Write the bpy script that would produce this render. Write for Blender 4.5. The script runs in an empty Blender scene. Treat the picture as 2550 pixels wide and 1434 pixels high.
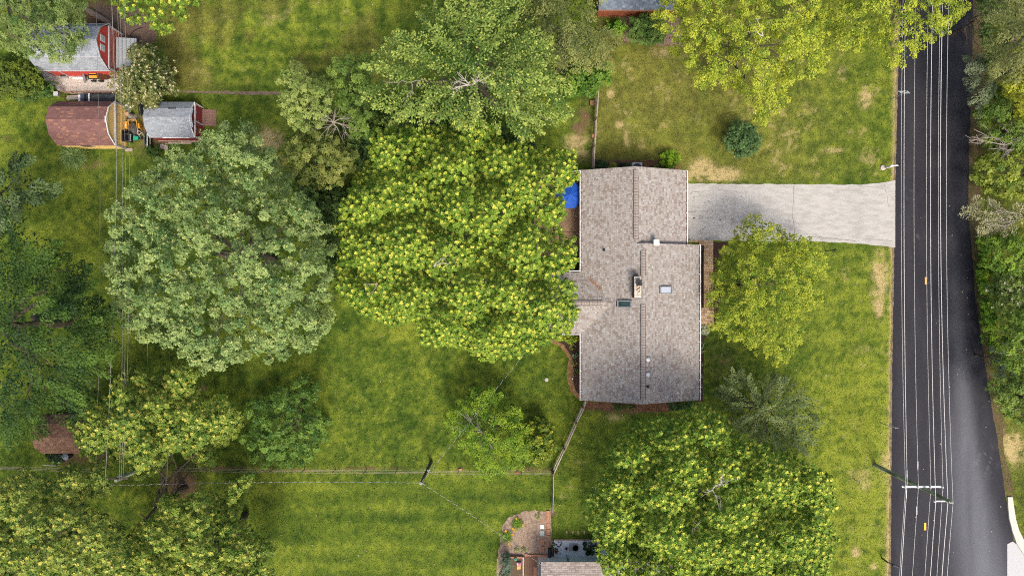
import bpy, math, random
import numpy as np

# ------------------------------------------------------------------ camera, sky, sun, exposure
sc = bpy.context.scene
COL = sc.collection
S, H = 30.0, 57.0                       # pixels per metre on the ground, flying height of the camera
cam_d = bpy.data.cameras.new('camera'); cam = bpy.data.objects.new('camera', cam_d); COL.objects.link(cam)
cam.location = (0, 0, H); cam.rotation_euler = (0, 0, 0)
cam_d.sensor_width = 36.0; cam_d.lens = 18.0 * H / 42.5
cam_d.clip_start = 0.5; cam_d.clip_end = 3000
sc.camera = cam

SUN_EL, SUN_AZ = math.radians(56), math.radians(162)     # azimuth clockwise from north (+Y)
world = bpy.data.worlds.new('World'); sc.world = world; world.use_nodes = True
wn = world.node_tree.nodes; wl = world.node_tree.links
sky = wn.new('ShaderNodeTexSky'); sky.sky_type = 'NISHITA'; sky.sun_disc = False
sky.sun_elevation = SUN_EL; sky.sun_rotation = SUN_AZ
sky.air_density = 1.0; sky.dust_density = 6.0; sky.ozone_density = 0.6
wl.new(sky.outputs[0], wn['Background'].inputs['Color'])
wn['Background'].inputs['Strength'].default_value = 0.104
sun_d = bpy.data.lights.new('sun', 'SUN'); sun = bpy.data.objects.new('sun', sun_d); COL.objects.link(sun)
sun_d.energy = 1.28; sun_d.angle = math.radians(14); sun_d.color = (1.0, 0.93, 0.82)
sun.location = (0, -40, 80)
sun.rotation_euler = (math.pi / 2 - SUN_EL, 0, math.pi - SUN_AZ)
sc.view_settings.view_transform = 'Standard'; sc.view_settings.look = 'None'
sc.view_settings.exposure = 1.45; sc.view_settings.gamma = 1.0
sc.view_settings.use_curve_mapping = False
try:
    sc.cycles.use_denoising = False
    sc.cycles.pixel_filter_type = 'BLACKMAN_HARRIS'; sc.cycles.filter_width = 1.05
    sc.cycles.max_bounces = 6; sc.cycles.diffuse_bounces = 3; sc.cycles.transmission_bounces = 3
    sc.cycles.glossy_bounces = 2; sc.cycles.transparent_max_bounces = 4
except Exception:
    pass

# ------------------------------------------------------------------ helpers
K = 1.9                                   # light reaching a level surface: picture tone = albedo * K
def P(px, py, z=0.0):
    k = (H - z) / H / S
    return ((px - 1275) * k, (717 - py) * k, z)
def lin(c):
    c = np.asarray(c, float) / 255.0
    return np.where(c <= 0.04045, c / 12.92, ((c + 0.055) / 1.055) ** 2.4)
def C(r, g, b):
    return tuple(lin((r, g, b)) / K)
rng = np.random.default_rng(7)
random.seed(7)

def value_noise(x, y, scale, seed):
    x = np.asarray(x) / scale + 1000.0; y = np.asarray(y) / scale + 1000.0
    xi = np.floor(x).astype(np.int64); yi = np.floor(y).astype(np.int64)
    fx = x - xi; fy = y - yi
    fx = fx * fx * (3 - 2 * fx); fy = fy * fy * (3 - 2 * fy)
    def h(a, b):
        n = (a * 374761393 + b * 668265263 + seed * 974634777) & 0x7fffffff
        n = ((n ^ (n >> 13)) * 1274126177) & 0x7fffffff
        return ((n ^ (n >> 16)) & 0xffff) / 65535.0
    return (h(xi, yi) * (1 - fx) * (1 - fy) + h(xi + 1, yi) * fx * (1 - fy) +
            h(xi, yi + 1) * (1 - fx) * fy + h(xi + 1, yi + 1) * fx * fy)
def fbm(x, y, scale, seed, octaves=4):
    t = 0; a = 1.0; s = 0
    x = np.asarray(x, float); y = np.asarray(y, float)
    for o in range(octaves):
        x, y = .7986 * x + .6018 * y + 13.7, -.6018 * x + .7986 * y - 7.3      # turn each octave so no grid shows
        t = t + a * value_noise(x, y, scale / 2 ** o, seed + o * 17); s += a; a *= 0.55
    return t / s

# ---- materials
MATS = {}
def M(name, rgb, var=0.18, scale=6.0, rough=0.8, bump=0.0, bscale=30.0, metallic=0.0, attr=False, spec=0.3, rgb2=None, trans=0.0, stretch=None, detail=5.0):
    if name in MATS: return MATS[name]
    m = bpy.data.materials.new(name); m.use_nodes = True
    n = m.node_tree.nodes; l = m.node_tree.links; b = n['Principled BSDF']
    b.inputs['Roughness'].default_value = rough; b.inputs['Metallic'].default_value = metallic
    b.inputs['Specular IOR Level'].default_value = spec
    tc = n.new('ShaderNodeTexCoord'); src = tc.outputs['Object']
    if stretch:
        mp = n.new('ShaderNodeMapping'); mp.inputs['Scale'].default_value = stretch
        l.new(src, mp.inputs['Vector']); src = mp.outputs[0]
    nz = n.new('ShaderNodeTexNoise'); nz.inputs['Scale'].default_value = scale; nz.inputs['Detail'].default_value = detail
    nz.inputs['Roughness'].default_value = 0.65
    l.new(src, nz.inputs['Vector'])
    mr = n.new('ShaderNodeMapRange'); mr.inputs['From Min'].default_value = 0.25; mr.inputs['From Max'].default_value = 0.75
    mr.inputs['To Min'].default_value = 1 - var; mr.inputs['To Max'].default_value = 1 + var
    l.new(nz.outputs['Fac'], mr.inputs['Value'])
    mul = n.new('ShaderNodeMix'); mul.data_type = 'RGBA'; mul.blend_type = 'MULTIPLY'; mul.inputs['Factor'].default_value = 1.0
    if attr:
        at = n.new('ShaderNodeAttribute'); at.attribute_name = 'col'; l.new(at.outputs['Color'], mul.inputs['A'])
    elif rgb2 is not None:
        nz2 = n.new('ShaderNodeTexNoise'); nz2.inputs['Scale'].default_value = scale * 0.37; nz2.inputs['Detail'].default_value = 6
        l.new(src, nz2.inputs['Vector'])
        r2 = n.new('ShaderNodeMapRange'); r2.inputs['From Min'].default_value = 0.42; r2.inputs['From Max'].default_value = 0.62
        l.new(nz2.outputs['Fac'], r2.inputs['Value'])
        mx = n.new('ShaderNodeMix'); mx.data_type = 'RGBA'
        mx.inputs['A'].default_value = (*rgb, 1); mx.inputs['B'].default_value = (*rgb2, 1)
        l.new(r2.outputs[0], mx.inputs['Factor']); l.new(mx.outputs['Result'], mul.inputs['A'])
    else:
        mul.inputs['A'].default_value = (*rgb, 1)
    cmb = n.new('ShaderNodeCombineColor')
    for i in range(3): l.new(mr.outputs[0], cmb.inputs[i])
    l.new(cmb.outputs[0], mul.inputs['B'])
    l.new(mul.outputs['Result'], b.inputs['Base Color'])
    if bump:
        nb = n.new('ShaderNodeTexNoise'); nb.inputs['Scale'].default_value = bscale; nb.inputs['Detail'].default_value = 4
        l.new(src, nb.inputs['Vector'])
        bp = n.new('ShaderNodeBump'); bp.inputs['Strength'].default_value = bump; bp.inputs['Distance'].default_value = 0.03
        l.new(nb.outputs['Fac'], bp.inputs['Height']); l.new(bp.outputs[0], b.inputs['Normal'])
    if trans:
        tr = n.new('ShaderNodeBsdfTranslucent'); l.new(mul.outputs['Result'], tr.inputs['Color'])
        ms = n.new('ShaderNodeMixShader'); ms.inputs[0].default_value = trans
        out = n['Material Output']
        l.new(b.outputs[0], ms.inputs[1]); l.new(tr.outputs[0], ms.inputs[2]); l.new(ms.outputs[0], out.inputs['Surface'])
    MATS[name] = m
    return m

LEAF = M('leaf', (0.1, 0.1, 0.1), var=0.10, scale=3.0, rough=0.6, attr=True, spec=0.2, trans=0.20)
TINT = M('tinted', (0.1, 0.1, 0.1), var=0.10, scale=25.0, rough=0.85, attr=True, spec=0.2)
BARK = M('bark', C(95, 85, 70), var=0.35, scale=9, rough=0.9, bump=0.5)
PALEBARK = M('pale_bark', C(165, 155, 145), var=0.25, scale=9, rough=0.9)
DEADWOOD = M('dead_wood', C(200, 190, 180), var=0.2, scale=9, rough=0.9)
WHITE = M('white_paint', (0.62, 0.61, 0.60), var=0.06, rough=0.5)
WHITEDIM = M('white_trim', C(205, 205, 210), var=0.10, rough=0.6)
GREYM = M('grey_metal', C(165, 170, 175), var=0.1, rough=0.45, metallic=0.2)
DARKM = M('dark_metal', C(50, 52, 58), var=0.2, rough=0.5)
BLACKP = M('black_plastic', C(34, 36, 42), var=0.25, rough=0.6)
BRICKT = M('terracotta', C(196, 140, 112), var=0.18, scale=9, rough=0.9, bump=0.3)
CONC = M('concrete', C(203, 200, 195), var=0.09, scale=5.0, rough=0.9, bump=0.25, bscale=18, rgb2=C(186, 184, 178), detail=10, stretch=(.5, 1.6, 1))
OLDWOOD = M('weathered_wood', C(188, 170, 150), var=0.25, scale=5, rough=0.9, stretch=(1, 1, 1))
BROWNWOOD = M('brown_wood', C(150, 112, 88), var=0.3, scale=7, rough=0.9)

# ---- object bookkeeping
LOC = {}
def tag(o, label=None, cat=None, group=None, kind=None):
    if label: o['label'] = label
    if cat: o['category'] = cat
    if group: o['group'] = group
    if kind: o['kind'] = kind
    return o
def thing(name, label, cat, loc, group=None):
    o = bpy.data.objects.new(name, None); COL.objects.link(o)
    o.location = loc; o.empty_display_size = 0.3
    LOC[o] = np.array(loc, float)
    return tag(o, label, cat, group)
def link(name, me, parent=None, loc=None):
    o = bpy.data.objects.new(name, me); COL.objects.link(o)
    if parent is not None:
        o.parent = parent; LOC[o] = LOC[parent]
        if loc is not None: o.location = np.array(loc, float) - LOC[parent]
    else:
        o.location = loc if loc is not None else (0, 0, 0)
        LOC[o] = np.array(o.location, float)
    return o

class MB:
    """collects faces for ONE mesh object; vertices are given in world metres"""
    def __init__(s): s.v = []; s.f = []; s.c = []
    def add(s, vs, fs, col=None):
        b = len(s.v); s.v += [tuple(map(float, p)) for p in vs]
        for f in fs:
            s.f.append([b + i for i in f]); s.c.append(col)
        return s
    def hexa(s, p, col=None):            # p: 4 bottom points then 4 top points (counter-clockwise)
        return s.add(p, [(3, 2, 1, 0), (4, 5, 6, 7), (0, 1, 5, 4), (1, 2, 6, 5), (2, 3, 7, 6), (3, 0, 4, 7)], col)
    def box(s, c, size, rz=0.0, col=None, rx=0.0, ry=0.0):
        hx, hy, hz = size[0] / 2, size[1] / 2, size[2] / 2
        pts = []
        cz_, sz_ = math.cos(rz), math.sin(rz); cx_, sx_ = math.cos(rx), math.sin(rx); cy_, sy_ = math.cos(ry), math.sin(ry)
        for z in (-hz, hz):
            for x, y in ((-hx, -hy), (hx, -hy), (hx, hy), (-hx, hy)):
                y1, z1 = y * cx_ - z * sx_, y * sx_ + z * cx_
                x2, z2 = x * cy_ + z1 * sy_, -x * sy_ + z1 * cy_
                pts.append((c[0] + x2 * cz_ - y1 * sz_, c[1] + x2 * sz_ + y1 * cz_, c[2] + z2))
        return s.hexa(pts, col)
    def prism(s, poly, z0, z1, col=None):
        n = len(poly)
        a = sum(poly[i][0] * poly[(i + 1) % n][1] - poly[(i + 1) % n][0] * poly[i][1] for i in range(n))
        if a < 0: poly = poly[::-1]
        vs = [(x, y, z0) for x, y in poly] + [(x, y, z1) for x, y in poly]
        fs = [list(range(n))[::-1], list(range(n, 2 * n))] + [(i, (i + 1) % n, n + (i + 1) % n, n + i) for i in range(n)]
        return s.add(vs, fs, col)
    def tube(s, pts, r, n=6, col=None, cap=True):
        pts = [np.array(p, float) for p in pts]
        rs = r if hasattr(r, '__len__') else [r] * len(pts)
        b = len(s.v); prev = None
        for i, p in enumerate(pts):
            d = pts[min(i + 1, len(pts) - 1)] - pts[max(i - 1, 0)]
            d = d / (np.linalg.norm(d) + 1e-9)
            if prev is None:
                up = np.array([0, 0, 1.0]) if abs(d[2]) < 0.9 else np.array([1.0, 0, 0])
            else: up = prev
            a = np.cross(d, up); a /= np.linalg.norm(a) + 1e-9
            u = np.cross(a, d); prev = u
            for k in range(n):
                t = 2 * math.pi * k / n
                s.v.append(tuple(p + rs[i] * (math.cos(t) * a + math.sin(t) * u)))
        for i in range(len(pts) - 1):
            for k in range(n):
                s.f.append([b + i * n + k, b + i * n + (k + 1) % n, b + (i + 1) * n + (k + 1) % n, b + (i + 1) * n + k]); s.c.append(col)
        if cap:
            s.f.append([b + k for k in range(n)][::-1]); s.c.append(col)
            s.f.append([b + (len(pts) - 1) * n + k for k in range(n)]); s.c.append(col)
        return s
    def lathe(s, c, prof, n=16, col=None, sy=1.0, rz=0.0):   # prof: (radius, z) from bottom to top
        b = len(s.v)
        for r, z in prof:
            for k in range(n):
                t = 2 * math.pi * k / n
                x, y = r * math.cos(t), r * sy * math.sin(t)
                s.v.append((c[0] + x * math.cos(rz) - y * math.sin(rz), c[1] + x * math.sin(rz) + y * math.cos(rz), c[2] + z))
        for i in range(len(prof) - 1):
            for k in range(n):
                s.f.append([b + i * n + k, b + i * n + (k + 1) % n, b + (i + 1) * n + (k + 1) % n, b + (i + 1) * n + k]); s.c.append(col)
        s.f.append([b + k for k in range(n)][::-1]); s.c.append(col)
        s.f.append([b + (len(prof) - 1) * n + k for k in range(n)]); s.c.append(col)
        return s
    def mesh(s, name, mat, origin=(0, 0, 0), smooth=False):
        me = bpy.data.meshes.new(name)
        o = np.array(origin, float)
        me.from_pydata([tuple(np.array(p) - o) for p in s.v], [], s.f)
        me.materials.append(mat)
        if any(c is not None for c in s.c):
            a = me.attributes.new('col', 'FLOAT_COLOR', 'FACE')
            arr = np.ones((len(s.f), 4), np.float32)
            arr[:, :3] = [c if c is not None else (0.3, 0.3, 0.3) for c in s.c]
            a.data.foreach_set('color', arr.ravel())
        if smooth: me.polygons.foreach_set('use_smooth', [True] * len(s.f))
        me.update()
        return me
    def build(s, name, mat, parent=None, loc=None, smooth=False):
        if parent is not None: org = LOC[parent]
        else: org = loc if loc is not None else (0, 0, 0)
        me = s.mesh(name, mat, org, smooth)
        return link(name, me, parent, None if parent is not None else org)

def inside(poly, p):
    poly = np.asarray(poly, float); p = np.asarray(p, float); r = np.zeros(len(p), bool)
    x, y = p[:, 0], p[:, 1]; n = len(poly); j = n - 1
    for i in range(n):
        xi, yi = poly[i]; xj, yj = poly[j]
        c = ((yi > y) != (yj > y)) & (x < (xj - xi) * (y - yi) / ((yj - yi) + 1e-12) + xi)
        r ^= c; j = i
    return r
def edge_dist(poly, p):
    poly = np.asarray(poly, float); p = np.asarray(p, float); d = np.full(len(p), 1e9); n = len(poly)
    for i in range(n):
        a = poly[i]; b = poly[(i + 1) % n]; ab = b - a
        t = np.clip(((p - a) @ ab) / (ab @ ab + 1e-9), 0, 1)
        d = np.minimum(d, np.linalg.norm(p - (a + t[:, None] * ab), axis=1))
    return d

# ------------------------------------------------------------------ ground, road, paths, beds
HARD = []                                   # pixel outlines where no grass grows
def flat(name, outline, z, mat, label=None, cat=None, hard=True, kind='structure', thick=0.0, wob=0.0):
    """a sheet laid on the ground, outline in photo pixels at ground level"""
    if wob:                                  # ragged edge
        pts = []
        n = len(outline)
        for i in range(n):
            a = np.array(outline[i], float); b = np.array(outline[(i + 1) % n], float)
            m = max(1, int(np.linalg.norm(b - a) / 7))
            for k in range(m):
                q = a + (b - a) * k / m
                pts.append(tuple(q + rng.normal(0, wob, 2)))
        outline = pts
    if hard: HARD.append(outline)
    poly = [P(x, y)[:2] for x, y in outline]
    mb = MB()
    n = len(poly)
    a = sum(poly[i][0] * poly[(i + 1) % n][1] - poly[(i + 1) % n][0] * poly[i][1] for i in range(n))
    if a < 0: poly = poly[::-1]
    if thick:
        mb.prism(poly, z - thick, z)
    else:
        mb.add([(x, y, z) for x, y in poly], [list(range(n))])
    o = mb.build(name, mat)
    tag(o, label, cat, None, kind)
    return o

# lawn colours: a map of grass vigour, dry straw and bare soil, as they lie on the ground
G_DARK, G_MID, G_LIME = np.array(C(62, 88, 28)), np.array(C(102, 122, 40)), np.array(C(144, 156, 54))
G_STRAW, G_SOIL, G_OLIVE = np.array(C(200, 180, 126)), np.array(C(120, 98, 74)), np.array(C(126, 120, 60))
DRY = [(1748,425,26,22,2.0),(1806,432,32,12,1.6),(1770,445,60,6,1.2),(2193,680,17,48,1.2),(2189,760,10,32,1.3),(2178,730,12,22,.8),(2158,248,18,24,.9),
       (665,348,34,26,1.3),(693,402,18,14,1.0),(1440,366,34,30,.9),(1430,345,22,14,.8),(2522,1115,30,42,.9),(1535,270,14,10,.8),(1520,235,10,12,.8),
       (1548,310,10,10,.6),(1560,335,10,30,.6),(2072,375,26,7,.7),(2120,330,10,8,.4),(2130,1375,10,12,1.0),(2178,1410,10,8,.8),
       (1530,1040,26,9,.6),(1440,1150,20,6,.4),(1400,1235,12,8,.4),(1420,1213,8,5,.4),(1650,130,26,14,.6),(860,30,10,5,.7),
       (690,45,50,10,.35),(660,60,20,8,.5),(500,190,30,20,.4),(2480,1200,10,50,.5),(190,405,60,30,.2),(2150,1190,30,30,.5),(2205,1150,16,60,.5)]
SOIL = [(455,1205,36,34,1.3),(228,410,26,12,.9),(505,967,8,8,1.0),(1146,1168,9,5,.9),(1540,1175,14,22,.4),(1560,1020,90,10,.9),(1440,340,20,60,.8),
        (1455,300,20,50,.7),(1480,400,16,14,.9),(1570,407,90,9,.9),(230,1125,36,26,1.2),(180,1140,40,18,1.0),(360,330,30,50,.9),(1300,215,40,40,.4),
        (330,70,70,40,1.3),(250,60,60,60,1.2),(1560,95,12,14,.9),(1640,110,40,8,.8),(1550,70,12,30,1.1),(1770,160,90,30,.35),(1640,600,10,8,.2),
        (300,250,70,20,.9),(385,340,14,30,.9),(1380,1275,10,14,.9),(1300,1168,80,6,.7),(560,1165,90,5,.8),(720,1170,60,4,.8),(930,1165,90,4,.7),(15,345,14,8,.5),(2435,200,18,230,1.2),(2428,520,10,120,.9),(2445,760,9,140,.7),(2478,1000,8,100,.8),
        (2500,1070,12,30,.7),(2515,1130,14,20,.6),(1800,900,40,60,.35),(1750,1010,30,10,.5),(1388,900,5,60,.2),(2512,1235,12,8,.9)]
def lawn_fields(px, py):
    x = np.asarray(px, float); y = np.asarray(py, float)
    big = fbm(x, y, 130, 3); mid = fbm(x, y, 42, 11); fine = fbm(x, y, 11, 23, 4)
    tone = 0.42 + 0.60 * (big - 0.5) + 0.60 * (mid - 0.5) + 1.25 * (fine - 0.5)
    dry = np.zeros_like(x); soil = np.zeros_like(x); olive = np.zeros_like(x)
    def sm(v, a, b): t = np.clip((v - a) / (b - a), 0, 1); return t * t * (3 - 2 * t)
    front = sm(x, 1960, 2060) * sm(2240 - x, 0, 20) * sm(y, 560, 680)
    tone = tone + 0.40 * front
    north = sm(x, 1470, 1500) * sm(2250 - x, 0, 30) * sm(470 - y, 0, 40)
    olive = olive + 0.85 * north * np.clip(0.25 + 1.6 * fbm(x, y, 60, 41), 0, 1) * sm(2260 - x, 0, 500)
    tone = tone + 0.15 * north
    tl = sm(x, 380, 430) * sm(1050 - x, 0, 60) * sm(240 - y, 0, 25)
    ring = np.maximum(np.abs(x - 800) / 1.35, np.abs(y - 20) * 1.15)
    tone = tone + tl * (0.08 + 0.34 * np.sin(ring / 6.4) * fbm(x, y, 110, 5))
    olive = olive + tl * 0.6 * sm(fbm(x, y, 70, 57), .45, .65) + tl * 0.7 * np.exp(-((x - 430) / 55) ** 2)
    bot = sm(x, 600, 660) * sm(1460 - x, 0, 80) * sm(y, 1190, 1215)
    tone = tone * (1 - .35 * bot) + bot * (0.16 + 0.26 * np.sin(y / 8.0 + 1.2 * fbm(x, y, 260, 8)) * (fbm(x, y * 4, 200, 9) - .12) + 0.75 * (fbm(x, y * 3.0, 120, 91) - .5))
    back = sm(x, 780, 860) * sm(1460 - x, 0, 20) * sm(y, 740, 800) * sm(1180 - y, 0, 15)
    tone = tone + back * (0.02 + 0.5 * (fbm(x, y, 55, 61) - .5))
    west = sm(320 - x, 0, 60) * sm(y, 240, 270) * sm(720 - y, 0, 200)
    tone = tone + 0.10 * west
    verge = sm(x, 2420, 2450)
    olive = olive + verge * 0.4
    stripe = sm(x, 2050, 2100) * sm(y, 600, 640)
    tone = tone + stripe * 0.16 * np.sin(y / 5.5) * fbm(x, y, 90, 15)
    rough = 0.50 + 1.7 * (fbm(x, y, 7, 71, 3) - .5) + 1.5 * (fbm(x, y, 22, 77, 3) - .5)
    for cx, cy, rx, ry, s in DRY:
        d = ((x - cx) / rx) ** 2 + ((y - cy) / ry) ** 2
        dry = np.maximum(dry, s * np.exp(-d * 0.9) * (0.35 + 1.2 * rough))
    for cx, cy, rx, ry, s in SOIL:
        d = ((x - cx) / rx) ** 2 + ((y - cy) / ry) ** 2
        soil = np.maximum(soil, s * np.exp(-d * 0.9) * (0.45 + 1.0 * rough))
    edge_x = 2237 - (y - 170) * 0.015
    dry = np.maximum(dry, 0.75 * np.exp(-((x - edge_x + 6) / 9) ** 2) * (0.3 + 1.2 * fbm(x, y, 30, 99)))
    dry = dry + 0.5 * north * sm(fbm(x, y, 40, 121), .54, .74) * sm(fbm(x, y, 8, 122, 3), .40, .62) + 0.45 * front * sm(fbm(x, y * 1.5, 26, 131), .56, .78) * sm(fbm(x, y, 7, 132, 3), .45, .62) + 0.3 * tl * sm(fbm(x, y, 26, 141), .66, .78)
    return np.clip(tone, 0, 1), np.clip(dry, 0, 1), np.clip(soil, 0, 1), np.clip(olive, 0, 1)
def lawn_color(px, py):
    t, d, s, o = lawn_fields(px, py)
    t = t[:, None]; d = d[:, None]; s = s[:, None]; o = o[:, None]
    c = np.where(t < 0.5, G_DARK + (G_MID - G_DARK) * (t / 0.5), G_MID + (G_LIME - G_MID) * ((t - 0.5) / 0.5))
    c = c + (G_OLIVE * (0.7 + 0.6 * t) - c) * o * 0.75
    sm = lambda v: v * v * (3 - 2 * v)
    c = c + (G_SOIL - c) * sm(s)
    c = c + (G_STRAW - c) * sm(d) * 0.9
    return c

gx = np.concatenate([[-900, -300, -120, -70], np.arange(-46, 46.01, 0.14), [70, 120, 300, 900]])
gy = np.concatenate([[-900, -300, -120, -60], np.arange(-27, 27.01, 0.14), [60, 120, 300, 900]])
GX, GY = np.meshgrid(gx, gy)
nx, ny = len(gx), len(gy)
me = bpy.data.meshes.new('ground')
vv = np.stack([GX.ravel(), GY.ravel(), np.zeros(GX.size)], 1).astype(np.float32)
idx = np.arange(nx * ny).reshape(ny, nx)
ff = np.stack([idx[:-1, :-1], idx[:-1, 1:], idx[1:, 1:], idx[1:, :-1]], -1).reshape(-1, 4)
def fill_mesh(me, v, f):
    me.vertices.add(len(v)); me.vertices.foreach_set('co', np.ascontiguousarray(v, np.float32).ravel())
    k = f.shape[1]
    me.loops.add(f.size); me.loops.foreach_set('vertex_index', np.ascontiguousarray(f, np.int32).ravel())
    me.polygons.add(len(f)); me.polygons.foreach_set('loop_start', np.arange(0, f.size, k, dtype=np.int32))
    me.polygons.foreach_set('loop_total', np.full(len(f), k, np.int32))
    me.update(calc_edges=True)
fill_mesh(me, vv, ff)
gc = lawn_color(1275 + vv[:, 0] * S, 717 - vv[:, 1] * S)
at = me.attributes.new('col', 'FLOAT_COLOR', 'POINT')
at.data.foreach_set('color', np.concatenate([gc, np.ones((len(gc), 1))], 1).astype(np.float32).ravel())
LAWN = M('lawn', (0.1, 0.1, 0.1), var=0.5, scale=11.0, rough=0.95, attr=True, spec=0.1, bump=0.7, bscale=14, detail=9)
me.materials.append(LAWN)
ground = bpy.data.objects.new('ground', me); COL.objects.link(ground)
tag(ground, 'mown lawn ground with dry patches spreading around houses and road', 'lawn', None, 'structure')

# road: gridded sheet so that tyre wear can be mapped along it
def road_left(y): return np.interp(y, [-400, 0, 170, 400, 900, 1434, 1900], [2254, 2243, 2237, 2231, 2222, 2218, 2212])
def road_right(y): return np.interp(y, [-400, 0, 130, 300, 480, 560, 650, 730, 800, 900, 1000, 1100, 1200, 1290, 1345, 1420, 1900],
                                    [2432, 2423, 2421, 2416, 2411, 2414, 2422, 2427, 2437, 2452, 2467, 2485, 2499, 2512, 2524, 2640, 3300])
ys = np.concatenate([np.linspace(-9000, -450, 20), np.linspace(-400, 1900, 461), np.linspace(1960, 4200, 20)]); us = np.linspace(0, 1, 61)
rv = []; rcol = []
wob = (fbm(ys, ys * 0, 6, 201) - .5) * 4.0
wob2 = (fbm(ys, ys * 0 + 50, 9, 202) - .5) * 5.0
for j, y in enumerate(ys):
    a, b = road_left(y) + wob[j], road_right(y) + wob2[j]
    x = a + (b - a) * us
    rv.append(np.stack([(x - 1275) / S, np.full_like(x, (717 - y) / S), np.full_like(x, 0.012)], 1))
rv = np.concatenate(rv)
RX = 1275 + rv[:, 0] * S; RY = 717 - rv[:, 1] * S
lane = np.interp(RY, [-400, 700, 850, 950, 1150, 1300, 1434, 1900], [2385, 2376, 2386, 2394, 2413, 2438, 2462, 2600])
wid = np.interp(RY, [-400, 600, 850, 950, 1150, 1300, 1434], [12, 14, 17, 20, 30, 40, 50])
w = np.exp(-np.abs((RX - lane) / wid) ** 2.4) * np.interp(RY, [-400, 500, 760, 960, 1434], [.03, .06, .35, .75, .95])
w2 = np.exp(-((RX - (lane - 34 - (RY - 950) * .03)) / (wid * .8)) ** 2) * np.interp(RY, [-400, 900, 1100, 1434], [0, .05, .35, .55])
w = w - .25 * np.exp(-((RX - (lane - 12 - (RY - 1200) * .12)) / 9) ** 2) * np.interp(RY, [0, 1100, 1250], [0, 0, 1])
wheel = np.exp(-((RX - (road_left(RY) + 34)) / 9) ** 2) + np.exp(-((RX - (road_left(RY) + 92)) / 9) ** 2) + np.exp(-((RX - (road_left(RY) + 128)) / 8) ** 2)
w = w + .10 * wheel * fbm(RX, RY * .08, 12, 351)
spots = np.clip((fbm(RX, RY, 16, 361) - .70) * 5, 0, 1) * np.exp(-((RX - 2275) / 30) ** 2) * np.exp(-((RY - 580) / 110) ** 2)
w = w + .8 * spots
smear = np.exp(-(((RX - 2455) / 30) ** 2 + ((RY - 1140) / 32) ** 2)) * (fbm(RX + RY * .5, (RX - RY) * .25, 12, 301) > .52)
w = np.clip(w + w2 + 0.6 * smear + 0.30 * (fbm(RX, RY * .15, 14, 303) - .5) * np.interp(RY, [0, 1434], [.5, 1]), 0, 1.1)
base = np.array(C(50, 50, 57)); worn = np.array(C(112, 114, 122))
rc = base + (worn - base) * w[:, None]
edge = np.exp(-((RX - road_left(RY)) / 14) ** 2) + np.exp(-((RX - road_right(RY)) / 12) ** 2)
rc = rc * (1 - 0.22 * np.clip(edge, 0, 1))[:, None] * (0.92 + 0.16 * fbm(RX, RY * .1, 18, 311))[:, None]
me = bpy.data.meshes.new('road')
idx = np.arange(len(ys) * len(us)).reshape(len(ys), len(us))
fill_mesh(me, rv, np.stack([idx[:-1, :-1], idx[1:, :-1], idx[1:, 1:], idx[:-1, 1:]], -1).reshape(-1, 4))
at = me.attributes.new('col', 'FLOAT_COLOR', 'POINT')
at.data.foreach_set('color', np.concatenate([rc, np.ones((len(rc), 1))], 1).astype(np.float32).ravel())
ASPH = M('asphalt', (0.1, 0.1, 0.1), var=0.20, scale=38, rough=0.85, attr=True, bump=0.4, bscale=90, spec=0.25)
me.materials.append(ASPH)
road = bpy.data.objects.new('road', me); COL.objects.link(road)
tag(road, 'dark new asphalt road running along the right side', 'road', None, 'structure')
HARD.append([(road_left(y), y) for y in range(-60, 1500, 30)] + [(road_right(y), y) for y in range(1490, -80, -30)])

YEL = M('yellow_paint', (0.72, 0.36, 0.02), var=0.12, rough=0.6)
for x, y, lb in ((2305.5, 699, 'short yellow centre dash on the road opposite the front lawn'), (2303.5, 1310, 'short yellow centre dash on the road beyond the utility pole')):
    o = MB().box((*P(x, y)[:2], 0.018), (0.17, 0.6, 0.004)).build('road_marking', YEL, loc=(*P(x, y)[:2], 0.016))
    tag(o, lb, 'road marking', 'temporary yellow road dashes', 'thing')
# gravel specks and scraps on the road
mb = MB()
for i in range(46):
    y = rng.uniform(500, 1400); x = rng.uniform(road_left(y) + 60, road_right(y) - 4)
    c = P(x, y); s_ = rng.uniform(.03, .08)
    mb.box((c[0], c[1], .03), (s_, s_ * rng.uniform(.6, 1.4), .03), rng.uniform(0, 3))
tag(mb.build('road_gravel', M('pale_stone', C(190, 186, 165), rough=.9)), 'scattered pale gravel specks lying on the dark road', 'gravel', None, 'stuff')
# roadside dirt strip along the lawn
SHOULD = M('dry_soil', C(150, 132, 108), var=0.35, scale=7, rough=1, bump=0.6, rgb2=C(118, 104, 72))
left_edge = [(road_left(y) - 1.0 + 2.2 * (rng.random() - .5), y) for y in range(-60, 1500, 9)]
flat('road_shoulder', [(x + 3, y) for x, y in left_edge] + [(x - rng.uniform(1.5, 6), y) for x, y in left_edge[::-1]], 0.008, SHOULD, 'thin dry dirt shoulder between lawn and road', 'road shoulder')
VERGE = M('verge_litter', C(112, 92, 66), var=0.45, scale=9, rough=1, bump=0.9, bscale=22, rgb2=C(92, 92, 48))
re_ = [(road_right(y) - 2, y) for y in range(-60, 1230, 12)]
flat('road_verge', re_ + [(x + (32 if y < 560 else 20) + 6 * math.sin(y / 31.0), y) for x, y in re_[::-1]], 0.008, VERGE, 'brown leaf littered verge between road and woods', 'road verge', hard=False)

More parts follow.
